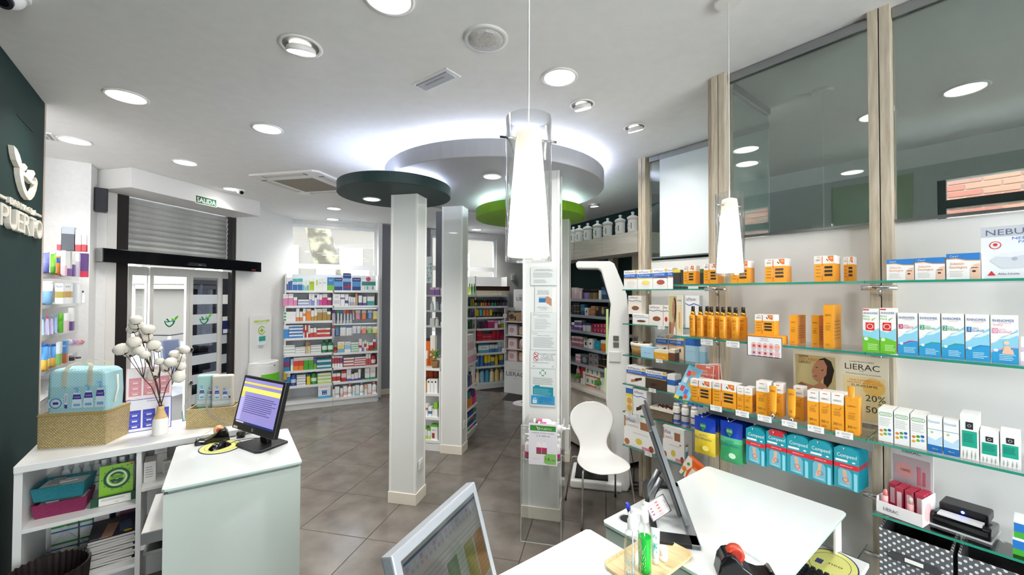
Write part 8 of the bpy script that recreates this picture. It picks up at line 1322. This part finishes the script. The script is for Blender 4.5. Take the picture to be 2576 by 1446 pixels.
# ================================================================ diet shelves
C4=lambda cx,cy:(1540+cx/3.806,620+cy/3.806);C5=lambda cx,cy:(1540+cx/3.806,880+cy/3.806);YD=3.075;GDt='diet goods'
def diet(food,fc,band=None,sub='SUSTITUTIVE'):
    def f(m,w,d,h):
        y=-.0006;m.text('biManán',h*.10,w*.42,y,h*.84,M('2E4A9A'),width=w*.66)
        if sub:m.poly([(0,h*.78),(w,h*.80),(w,h*.56),(0,h*.60)],y,M('2F6AC0'));m.text(sub,h*.085,w*.45,y-.0004,h*.66,M('EAF0FA'),width=w*.72);m.rect(0,w,h*.54,h*.58,y-.0003,M(band or 'E8A03A'));m.rect(w*.82,w*.97,h*.84,h*.97,y,M('E8B03A'))
        else:m.poly([(0,h*.74),(w*.3,h*.68),(w*.6,h*.74),(w,h*.68),(w,h*.71),(w*.6,h*.77),(w*.3,h*.71),(0,h*.77)],y,M('3A6AB8'))
        if food=='bowl':m.disc(w*.55,h*.28,w*.32,y-.0004,M('E8E8EC'),20,h*.2);m.disc(w*.55,h*.33,w*.28,y-.0006,M(fc),20,h*.12)
        elif food=='bars':[m.poly([(w*(.25+i*.22),h*(.12+i*.1)),(w*(.62+i*.2),h*(.22+i*.1)),(w*(.62+i*.2),h*(.36+i*.1)),(w*(.25+i*.22),h*(.26+i*.1))],y-.0004-.0001*i,M(c))for i,c in enumerate((fc,'5A3420'))]
        elif food=='disc':[m.disc(w*(.3+.3*(i%2)),h*(.16+.2*i),w*.28,y-.0004-.0001*i,M(fc),16,h*.11)for i in range(3)]
    return f
row(FB,C4,ZD[0]+.0005,YD,'top diet shelf',GDt,[(112,240,228,'b','white diet box with pale cream bowl',W,{'draw':diet('bowl','E8E0D0')}),(243,388,222,'b','white diet box with yellow custard bowl',W,{'draw':diet('bowl','F0DC7A','E8D04A')}),(390,528,210,'b','white diet box with chocolate bowl',W,{'draw':diet('bowl','A8583A','6A3020')}),(530,584,205,'b','narrow white and blue diet box',W,{'draw':diet('ring',W)}),(586,654,222,'b','dark printed herbal box',[(.15,'D8C84A'),(.85,'3A3A38')]),(656,684,225,'b','dark printed herbal box','3A3A38'),(824,870,215,'b','dark green herbal box',[(.2,'4A6A3A'),(.8,'34342E')])])
row(FB,C4,ZD[1]+.0005,YD,'second diet shelf',GDt,[(196,350,650,'b','lying white diet box with chocolate bowl',W,{'draw':diet('bowl','7A4A30',None,None)}),(352,488,560,'b','white diet box with blue wave and chocolate cereal','F0E8DC',{'draw':diet('bowl','8A5434',None,None)}),(490,540,563,'b','white diet box with red berries','F0E8DC',{'draw':diet('bowl','C8343A',None,None)}),(700,836,470,'b','white diet box half hidden by the advert','F0F0EE',{'draw':diet('bowl','E8D8A0',None,None),'d':.05})])
row(FB,C4,ZD[1]+.0855,YD+.01,'second diet shelf, upper layer',GDt,[(154,280,470,'b','white diet box with chocolate cereal on another box','F0E8DC',{'draw':diet('bowl','8A5434',None,None)})])
q=FB.y(*C4(232,1036),YD);WK=weave_mat('pale_wicker','D8B878','9A7440',45,.6);t=thing('wicker_basket','pale wicker basket with white lining on the third diet shelf','basket',FB.w(q.x,YD+.075,ZD[2]+.001),FB.rz,'diet shelf baskets');MB().lathe([(.085,0),(.10,.09),(.095,.09),(.08,.006)],WK,24,sy=.7).build('woven_body',t);MB().lathe([(.102,.085),(.105,.10),(.10,.112),(.092,.105),(.088,.09)],M('EDE8DC',.8),24,sy=.7,caps=False).build('cloth_lining',t)
for i in range(5):tag(MB().box(-.03,.03,-.012,.012,0,.012,M(['4A2A20','5A3A2A','E8E0D0','3A2420','6A4A3A'][i],.35)).build('snack_bar',None,FB.w(q.x-.05+i*.025,YD+.075+.015*(i%2),ZD[2]+.098+.004*i),FB.rz+i*.7),['dark wrapped bar at the rim of the pale basket','brown wrapped bar in the pale basket','cream wrapped bar in the pale basket','black wrapped bar in the pale basket','topmost brown bar in the pale basket'][i],'snack bar','bars in the pale basket')
row(FB,C4,ZD[2]+.0005,YD,'third diet shelf',GDt,[(274,399,962,'b','light blue bar tray','A8CFE8',T('Sabor Yogur','4A78B0',.4,.1,.5)),(401,538,990,'b','yellow open bar tray',[(.3,'E8E0C8'),(.7,'E4A52A')],T('Sabor Toffee','F4ECD8',.2,.12,.6)),(540,600,985,'b','brown chocolate bar tray',[(.3,'E8DCC8'),(.7,'6A4430')]),(420,535,840,'b','white diet box with wafers at the back',W,{'draw':diet('bars','E8D8A8'),'dy':.12,'d':.04}),(542,685,850,'b','white diet box with chocolate bars at the back','F0DCC0',{'draw':diet('bars','6A3A22'),'dy':.12,'d':.04}),(700,830,885,'b','blue and white diet box behind the blue advert',[(.3,'2F6AC0'),(.7,'A8D0E4')],{'dy':.1,'d':.04}),(832,890,960,'b','pale blue carton behind the leaflets',[(.3,'D0E4EE'),(.7,'9AC8DC')],{'dy':.08,'d':.04})])
row(FB,C4,ZD[3]+.0005,YD,'fourth diet shelf',GDt,[(137,318,1150,'b','white diet box with toffee bars',W,{'draw':diet('bars','B87A4A'),'d':.12}),(320,523,1190,'b','white diet box with dark chocolate bars','4A3A2E',{'draw':lambda m,w,d,h:(m.rect(0,w,h*.6,h,-.0004,M(W)),diet('bars','2E2018','C8A03A')(m,w,d,h)),'d':.12}),(526,600,1225,'b','blue and white diet box under the advert',[(.3,W),(.3,'2F6AC0'),(.4,W)],{'d':.1})])
row(FB,C5,ZD[4]+.0005,YD,'fifth diet shelf',GDt,[(130,196,335,'b','yellow biscuit box',[(.12,W),(.2,'2F6AC0'),(.1,'E8D03A'),(.58,'F0DCA0')],{'draw':lambda m,w,d,h:[m.disc(w*.55,h*(.16+.26*i),w*.36,-.0006,M('D8A45A'),16,h*.12)for i in range(2)]}),(200,330,385,'b','white diet box with chocolate pieces',W,{'draw':diet('bars','3A2018',None,None)})])
q=FB.y(*C5(465,690),YD);t=thing('wicker_basket','grey wicker basket of snack sachets on the fifth diet shelf','basket',FB.w(q.x,YD+.08,ZD[4]+.001),FB.rz,'diet shelf baskets');tub(.21,.14,.085,.008,weave_mat('grey_wicker','A8987E','5E5040',55,.7),.12).build('woven_body',t);tub(.216,.146,.02,.012,M('E4DCCC',.8)).build('cloth_lining',t,(0,0,.072))
for i in range(6):t=tag(MB().box(0,.05,-.003,.003,0,.075,M(['5A2A24','7A3A30','3A4A7A','6A3028','8A5A3A','5A2A24'][i],.25)).build('sachet',None,FB.w(q.x-.09+i*.026,YD+.06+.012*(i%3),ZD[4]+.045),0,rot=(R(-18),R(20),FB.rz)),'upright snack sachet, %s along in the grey basket'%ORD[i],'sachet','sachets in the grey basket');MB().rect(.01,.04,.04,.06,-.0036,M('DADFE8')).build('print',t)
for k,(cx,lvl)in enumerate([(620,0),(702,0),(790,0),(660,1),(745,1),(830,1)]):
    q=FB.y(*C5(cx,830 if not lvl else 600),3.12);bottle(FB,q.x-.028,3.09+.01*lvl,ZD[4]+.001+lvl*.165,.056,.16,[(.35,'EDEBE6'),(.08,'2A3A8A'),(.35,'C8C4C0'),(.22,'2A4AA0')],'white and blue shake bottle, %s of the %s layer'%(ORD[k%3],['lower','upper'][lvl]),'shake bottles','E8E8E4',1.0,.14,1)
def cd(m,w,d,h):y=-.0006;m.text('biManán',h*.11,w*.22,y,h*.78,M('2E4A9A'),width=w*.32);m.text('CompletDiet',h*.085,w*.28,y,h*.64,M('B88A6A'),width=w*.42);m.rect(0,w*.05,h*.6,h*.95,y,M('B07A4A'));m.rect(w*.55,w*.82,h*.62,h*.86,y,M('9A6A44'));m.disc(w*.1,h*.12,w*.09,y,M('B06A3A'),14,h*.1);m.disc(w*.5,h*.22,w*.11,y,M('DCC64A'),16,h*.1);m.disc(w*.9,h*.1,w*.08,y,M('9A4A3A'),14,h*.1);m.rect(w*.6,w*.85,h*.02,h*.1,y,M('E08AA0'));m.rect(w*.3,w*.8,h*.45,h*.47,y,M('D0C8C0'))
row(FB,C5,ZD[5]+.0005,YD,'lowest diet shelf',GDt,[(115,405,645,'b','large white meal plan box',W,{'draw':cd,'d':.14}),(485,690,745,'b','large white meal plan box behind the monitor',W,{'draw':cd,'d':.12}),(607,698,905,'c','blue milk powder can with gold lid',[(.3,'CFE0E8'),(.4,'6AA0C8'),(.3,'CFE0E8')],{'cap':'A8946A','lab':'blue powder can with gold lid beside the orange pouches'})])
for k,(cx,cy,rz)in enumerate([(640,1130,R(24)),(730,1215,R(26))]):
    q=FB.y(*C5(cx,cy),2.9);t=thing('sun_care_pack',['upper orange sun care pack with white fruit print','lower orange sun care pack with white fruit print'][k],'sun care pack',FB.w(q.x,2.9-.09*k,q.z-.03),0,'orange sun care packs',rot=(R(-8),rz,FB.rz));MB().box(0,.13,0,.05,0,.15,M('E56A24',.4)).build('carton',t,bevel=.004);e=MB();e.poly([(0,0),(.055,0),(.04,.05),(.06,.10),(.035,.15),(0,.15)],-.0006,M('F2EEE6'));e.disc(.02,.05,.018,-.0009,M('EE8A2A'));e.disc(.03,.10,.012,-.0009,M('6AA83A'));e.poly([(.02,.0),(.03,.05),(.036,.0)],-.0009,M('5A9A3A'));e.rect(.08,.098,.09,.112,-.0009,M('2A2422'));e.text('SUNCARE',.010,.09,-.0009,.065,M('F6E8DC'),width=.05);e.lines(.07,.115,.03,.055,3,-.0009,M('F0B090'));e.build('print',t)
t=thing('cable_coil','coil of black cables on the floor by the oak post','cable',hz(1590,1222,0)+Vector((.03,.0,0)),0);MB().tube([(.0+.07*math.cos(a*.5),.05*math.sin(a*.5),.006+.003*a/6)for a in range(0,40)],.004,BLACK,6).build('loops',t);MB().tube([(.0,.05,.01),(.02,.1,.15),(-.02,.14,.4),(.0,.16,.6)],.004,BLACK,6).build('riser',t)
# ================================================================ baby shelves behind the green wall
_b=FB.w(-4.5,0);FY=Fr(_b.x,_b.y,38.1);GBb='baby goods behind the green wall'
bu=thing('baby_shelves','chrome edged shelves of baby goods behind the green wall','shelf display',FB.w(0,0,0),FB.rz);ZBb=[2.03,1.795,1.56,1.30,1.07]
MB().box(-5.72,-4.05,-1.29,-1.27,.3,2.5,M('DADADA',.4)).build('back_panel',bu)
for z in ZBb:o=MB().box(-5.70,-4.1,-1.27,-.87,z-.012,z,M('E8E8E8',.3)).build('shelf',bu);MB().box(-5.70,-4.1,-.87,-.862,z-.03,z+.012,CHROME).build('chrome_rail',o)
CYB=lambda cx,cy:(cx/3.144,540+cy/3.144)
yb=lambda cx:.05+max(0,(cx-320)/370)*.95
row(FY,CYB,ZBb[0],yb,'top baby shelf',GBb,[(322,388,282,'c','violet blue milk tin',[(.5,'7A82C8'),(.5,'6A72B8')],{'cap':'E8E8EC'}),(396,442,292,'c','green milk tin',[(.6,'7AB83A'),(.4,'5AA02E')],{'cap':'EDEDE8'}),(443,479,325,'c','orange and blue jar',[(.3,'2A4A8A'),(.7,'C8782E')],{'cap':'D8A84A'}),(487,520,282,'b','white and pink feeding box',[(.6,W),(.4,'E8C0C8')]),(524,560,288,'b','white and violet bottle box',[(.7,W),(.3,'7A5AA0')]),(562,588,300,'b','violet bottle box',[(.5,W),(.5,'6A4A8A')]),(592,626,305,'b','white bottle box',[(.35,W),(.65,'C8C0D0')]),(630,697,305,'b','violet breast pump box',[(.75,'5A3A7A'),(.25,'C82A4A')],{'d':.05})])
row(FY,CYB,2.245,lambda cx:.55,'upper layer of the top baby shelf',GBb,[(452,486,100,'b','white and red feeding box',[(.75,W),(.25,'D82A4A')]),(488,592,95,'b','tall dark grey boxed thermos',[(.3,'9AA0A8'),(.7,'3A3E48')]),(597,644,120,'b','white and red sterile box',[(.7,W),(.3,'C82A3A')]),(646,684,157,'b','white and red small box',[(.6,W),(.4,'C82A3A')])])
row(FY,CYB,ZBb[1],yb,'second baby shelf',GBb,[(318,412,525,'c','light blue infant milk tin',[(.35,'EEF2F6'),(.65,'8AB8E0')],{'cap':'F0F0F0'}),(436,503,542,'b','white and gold infant milk box',[(.4,'EEF0EA'),(.3,'B8A43A'),(.3,W)],T('Nutri','2A4A9A',.8,.1)),(507,564,542,'b','white and tan infant milk box',[(.4,'EEF0EA'),(.3,'C89A5A'),(.3,W)],T('Nutri','2A4A9A',.8,.1)),(568,596,540,'b','clear dispenser box','C8D4DC'),(598,634,552,'b','plain white care box',W),(640,670,600,'o','clear baby bottle','DCE4E4',{'cap':'6A4A8A'})])
row(FY,CYB,ZBb[2],yb,'third baby shelf',GBb,[(318,352,800,'o','blue topped drinking cup','9AB8DC',{'cap':'3A8AC8'}),(354,392,795,'o','pink topped drinking cup','B0A8C8',{'cap':'C83A6A'}),(394,425,795,'o','violet topped drinking cup','A8A0C8',{'cap':'8A7AC0'}),(427,455,785,'o','teal topped drinking cup','8AA8C8',{'cap':'3AA8A8'}),(456,502,780,'j','bright green snack pot','5AB42E',{'cap':'6AC43A'}),(505,535,780,'b','white and red spoon box',[(.4,W),(.6,'E0C8C8')]),(540,578,735,'b','white and violet teat box',[(.6,W),(.4,'6A4A8A')])])
row(FY,CYB,ZBb[3],yb,'fourth baby shelf',GBb,[(312,376,1020,'c','blue and yellow follow-on milk tin',[(.55,'4A90D0'),(.45,'E8B84A')],{'cap':'2A5AA8'}),(380,398,1025,'c','blue and yellow follow-on milk tin',[(.55,'4A90D0'),(.45,'E8B84A')],{'cap':'2A5AA8'}),(400,441,1022,'c','blue and yellow follow-on milk tin',[(.55,'4A90D0'),(.45,'E8B84A')],{'cap':'2A5AA8'}),(444,480,1010,'b','white and green cereal box',[(.5,'DCE4E4'),(.5,'7AB05A')]),(482,527,1000,'b','blue and rust cereal box',[(.55,'4A90D0'),(.45,'B8643A')],T('Almirón','EEF2F6',.75,.1)),(540,590,1110,'j','dark boxed soother set','3A3A3E',{'cap':'A8A8AC'}),(592,640,1120,'j','dark boxed soother set','4A4A4E',{'cap':'B8B8BC'})])
for k,(cx,c)in enumerate([(545,'D8D8DC'),(575,'C8A8D8'),(612,'E0B8C0'),(640,'D8A8A8')]):q=FY.y(*CYB(cx,960),yb(cx)-.05);t=thing('soother','hanging soother, %s along under the third baby shelf'%ORD[k],'soother',FY.w(q.x,yb(cx)-.05,q.z-.05),FY.rz,'hanging soothers');MB().lathe([(.02,0),(.026,.01),(.02,.02)],M(c,.3),14).build('shield',t,rot=(math.pi/2,0,0));MB().ring(0,-.02,.018,.004,-.012,M(c,.3)).build('ring',t)
# ================================================================ street outside
ASP=noise_mat('street_asphalt','5E6064','6E7074',8,.9)
gr=struct(MB().prism([(-70,-6),(-6.4,-6),(-5.0,3.5),(-3.45,9.0),(2,11),(40,30),(40,70),(-70,70)],-.12,-.005,ASP).build('ground_street'),'pale street paving outside the shop')
def facade(x,y,rz,w,h,rows,cols,z0,lab,col='5C5954',ww=1.0,wh=1.4,dz=3.0):
    t=MB().box(-w/2,w/2,0,.6,0,h,M(col,.9)).build('house_facade',None,(x,y,0),rz);tag(t,lab,'building','houses across the street');FRW=M('EDEDEA',.6)
    for r in range(rows):
        MB().box(-w/2,w/2,-.25,0,z0-.55+r*dz,z0-.4+r*dz,M('A8A29A',.8)).build('ledge',t)
        for c in range(cols):
            xx=-w/2+w*(c+.5)/cols;f=MB().box(xx-ww/2,xx+ww/2,-.06,0,z0+r*dz,z0+wh+r*dz,FRW).build('window',t)
            for a in(0,1):
                for b in(0,1):MB().box(xx-ww/2+.08+a*ww*.46,xx-ww*.04+a*ww*.46,-.08,-.061,z0+r*dz+.1+b*wh*.46,z0+r*dz+wh*.44+b*wh*.46,M('9AA6B4',.2)).build('pane',f)
facade(-7.5,19,R(26.5),24,12,3,9,2.6,'pale house with ledges beyond the shop windows');facade(-52,44,R(50),40,16,4,12,3.2,'pale far house at the end of the street');facade(-26,10,R(97),16,9,2,6,3.4,'low pale house across from the entrance','5C5954')
# plane tree
def bark(nt,b):
    L=nt.links.new;tc=N(nt,'ShaderNodeTexCoord');vo=N(nt,'ShaderNodeTexNoise');vo.inputs['Scale'].default_value=4.5;vo.inputs['Detail'].default_value=3;rp=N(nt,'ShaderNodeValToRGB');e=rp.color_ramp.elements;e[0].position=.42;e[0].color=hexc('3E3B32');e[1].position=.58;e[1].color=hexc('6C6A58');k=e.new(.5);k.color=hexc('524F42');L(tc.outputs['Object'],vo.inputs['Vector']);L(vo.outputs[0],rp.inputs[0]);L(rp.outputs[0],b.inputs['Base Color']);b.inputs['Roughness'].default_value=.9
BK=nodes_mat('plane_bark',bark);D=9.6;p1=Vector(((832-1288)/FPX*D,D,0));p2=Vector(((788-1288)/FPX*D,D,0));t=thing('plane_tree','leaning plane tree trunk with patchy bark outside the window','tree',p1,0)
MB().tube([(.12,0,0),(.05,0,1.2),(-.02,0,2.3),(-.28,0,3.3),(-.55,0,4.2),(-.9,.1,5.5),(-1.3,.3,7)],[.36,.31,.28,.27,.27,.24,.18],BK,18).build('trunk',t);MB().tube([(-.55,0,4.2),(.2,.2,5.4),(.9,.4,6.8)],[.2,.15,.1],BK,12).build('branch',t);m=MB();rd=random.Random(9)
for i in range(500):c=Vector((rd.uniform(-3,2.2),rd.uniform(-1.6,1.8),rd.uniform(6.2,9)));s=.12;m.add([c+Vector((-s,0,0)),c+Vector((0,s*.6,s)),c+Vector((s,0,.2*s)),c+Vector((0,-s*.6,-s))],[(0,1,2,3)],M('8FA05A',.7))
m.build('leaves',t)['kind']='stuff'
# street furniture seen through the clear door
r0=hz(316,838,0);r1=hz(462,838,0);t=thing('railing','white street railing seen through the clear door','railing',r0,math.atan2(r1.y-r0.y,r1.x-r0.x));Lr=(r1-r0).length;WR=M('F0F0F0',.4)
for z in(.82,.45,.12):MB().tube([(0,0,z),(Lr,0,z)],.03,WR,8).build('rail',t)
for i in range(6):MB().tube([(Lr*i/5,0,0),(Lr*i/5,0,.82)],.025,WR,8).build('post',t)
s0=hz(318,905,0);s0=Vector((s0.x*.9,s0.y*.9,0));D=11.5;t=thing('bus_shelter','brown edged bus shelter roof seen through the clear door','shelter',(0,D,0),0);X=lambda px:(px-1288)/FPX*D;MB().box(X(300),X(485),-.3,1.2,2.14,2.40,M('A29686',.7)).build('roof',t);
for px in(306,480):MB().box(X(px)-.04,X(px)+.04,.3,.38,0,2.14,M('D8D8D8',.4)).build('post',t)
MB().box(X(446),X(470),.9,1.0,.3,2.0,M('F2F2F2',.4)).build('panel',t)
D=30;t=thing('lamp_post','dark lamp post beside the two pedestrians','lamp post',((408-1288)/FPX*D,D,0),0);MB().tube([(0,0,0),(0,0,6)],[.12,.08],M('3A3A40',.5),10).build('pole',t);MB().box(-.1,.6,-.1,.1,5.9,6.05,M('3A3A40',.5)).build('lantern',t)
def car(px,py,rz,col,lab,van=False):
    p=hz(px,py,0);t=thing('van' if van else 'car',lab,'van' if van else 'car',p,rz,'parked vehicles');c=M(col,.2);L_,H1,H2,Wd=(4.9,1.0,2.1,1.9)if van else(4.2,.85,1.45,1.7)
    body=[(-L_/2,.3),(L_/2,.3),(L_/2,H1*.85),(L_/2-.3,H1),(L_/2-(.5 if van else 1.1),H1+.02),(L_/2-(1.1 if van else 1.7),H2),(-L_/2+(.15 if van else.9),H2),(-L_/2+.02,H1)]
    MB().prism(body,-Wd/2,Wd/2,c,'y').build('body',t,bevel=.06);gl=M('3A4654',.08);MB().prism([(L_/2-(.62 if van else 1.2),H1+.08),(L_/2-(1.08 if van else 1.68),H2-.1),(L_/2-(2.0 if van else 2.4),H2-.1),(L_/2-(2.0 if van else 2.4),H1+.08)],-Wd/2-.01,Wd/2+.01,gl,'y').build('side_window',t)
    MB().add([(L_/2-.55 if van else L_/2-1.12,-Wd/2+.1,H1+.08),(L_/2-.55 if van else L_/2-1.12,Wd/2-.1,H1+.08),(L_/2-1.04 if van else L_/2-1.62,Wd/2-.15,H2-.08),(L_/2-1.04 if van else L_/2-1.62,-Wd/2+.15,H2-.08)],[(0,1,2,3)],gl).build('windscreen',t)
    for x in(-L_*.3,L_*.3):
        for y in(-Wd/2,Wd/2):MB().lathe([(.32,-.1),(.32,.1)],M('1A1A1C',.7),18).build('wheel',t,(x,y,.32),rot=(math.pi/2,0,0))
    for y in(-.6,.6):MB().box(L_/2-.06,L_/2+.01,y-.16,y+.16,.62,.76,M('F4F0E4',.2)).build('headlamp',t)
car(372,793,R(-40),'C9D2DA','silver blue parked car seen through the clear door');car(385,782,R(-40),'E4E6E8','white van behind the silver car',True);car(345,800,R(-35),'F0F0F0','white car nearest the railing')
def person(px,py,D,parts,lab,col):
    p=Vector(((px-1288)/FPX*D,D,-.05));t=thing('person',lab,'person',p,R(-20));sk=M('B98A6E',.6);V=[(0,0,.95),(0,0,1.15),(0,0,1.38),(0,0,1.52),(0,-.01,1.64),(.1,0,.9),(.11,-.02,.5),(.11,0,.06),(.12,-.12,.04),(-.1,0,.9),(-.12,.04,.5),(-.12,.06,.06),(-.13,-.06,.04),(.2,0,1.4),(.27,-.02,1.12),(.2,-.2,.98),(-.2,0,1.4),(-.28,0,1.12),(-.26,-.1,.88)]
    Ed=[(0,1),(1,2),(2,3),(3,4),(0,5),(5,6),(6,7),(7,8),(0,9),(9,10),(10,11),(11,12),(2,13),(13,14),(14,15),(2,16),(16,17),(17,18)];Rd=[.15,.15,.17,.06,.105,.1,.075,.05,.045,.1,.075,.05,.045,.075,.055,.04,.075,.055,.04]
    me=bpy.data.meshes.new('body');me.from_pydata(V,Ed,[]);o=obj('body',me,t);me.materials.append(M(col[0],.7));sm=o.modifiers.new('skin','SKIN');sv=me.skin_vertices[0].data
    for i,r in enumerate(Rd):sv[i].radius=(r,r)
    sv[0].use_root=True;o.modifiers.new('sub','SUBSURF').levels=1
    MB().lathe([(.02,1.5),(.075,1.55),(.095,1.63),(.09,1.70),(.05,1.75)],sk,14).build('head',t);MB().lathe([(.1,1.64),(.1,1.71),(.06,1.775),(.01,1.785)],M('2E2420',.8),14).build('hair',t)
    MB().lathe([(.165,.88),(.2,1.05),(.215,1.3),(.19,1.42),(.08,1.48)],M(col[1],.7),16,sy=.75).build('jacket',t)
    if len(col)>2:MB().box(-.15,.15,.14,.28,1.05,1.42,M(col[2],.7)).build('bag',t,bevel=.04)
person(425,783,42,None,'pedestrian in light blue jacket and dark trousers with black backpack',('22242E','6AB4D8','1E1E26'));person(406,784,40,None,'pedestrian in white coat carrying a red bag',('E4E0DC','EDEBE8','C8283A'))
# scooter at the kerb
p=hz(452,985,0);t=thing('scooter','dark blue parked motor scooter just outside the door','scooter',(p.x,p.y,-.005),R(150));BL=M('1C2438',.25);TY=M('141416',.7)
for x in(-.6,.6):MB().lathe([(.16,-.05),(.25,-.05),(.27,0),(.25,.05),(.16,.05),(.16,-.05)],TY,22,caps=False).build('tyre',t,(x,0,.27),rot=(math.pi/2,0,0));MB().lathe([(.16,-.02),(.16,.02)],STEEL,18).build('wheel',t,(x,0,.27),rot=(math.pi/2,0,0))
MB().prism([(-.85,.5),(-.2,.35),(-.05,.3),(.3,.3),(.42,.55),(.5,.95),(.42,1.0),(.3,.6),(.1,.42),(-.1,.5),(-.15,.78),(-.8,.82)],-.16,.16,BL,'y').build('body',t,bevel=.04);MB().prism([(-.8,.82),(-.12,.78),(-.1,.86),(-.4,.9),(-.8,.9)],-.14,.14,TY,'y').build('seat',t,bevel=.03);MB().tube([(.6,0,.3),(.46,0,1.05)],.03,STEEL,8).build('fork',t);MB().tube([(.38,-.34,1.1),(.46,0,1.06),(.38,.34,1.1)],.016,BLACK,8).build('handlebar',t)
for y in(-.3,.3):MB().tube([(.42,y,1.1),(.44,y*1.25,1.28)],.007,BLACK,6).build('mirror_stem',t);MB().box(.43,.45,y*1.25-.06,y*1.25+.06,1.26,1.36,BLACK).build('mirror',t,bevel=.01)
# faint screens and lamp faces need no light sampling of their own
for m in bpy.data.materials:
    if m.name.startswith(('screen_','lamp_disc','lit_list','dim_sheet','paint_')):m.cycles.emission_sampling='NONE'
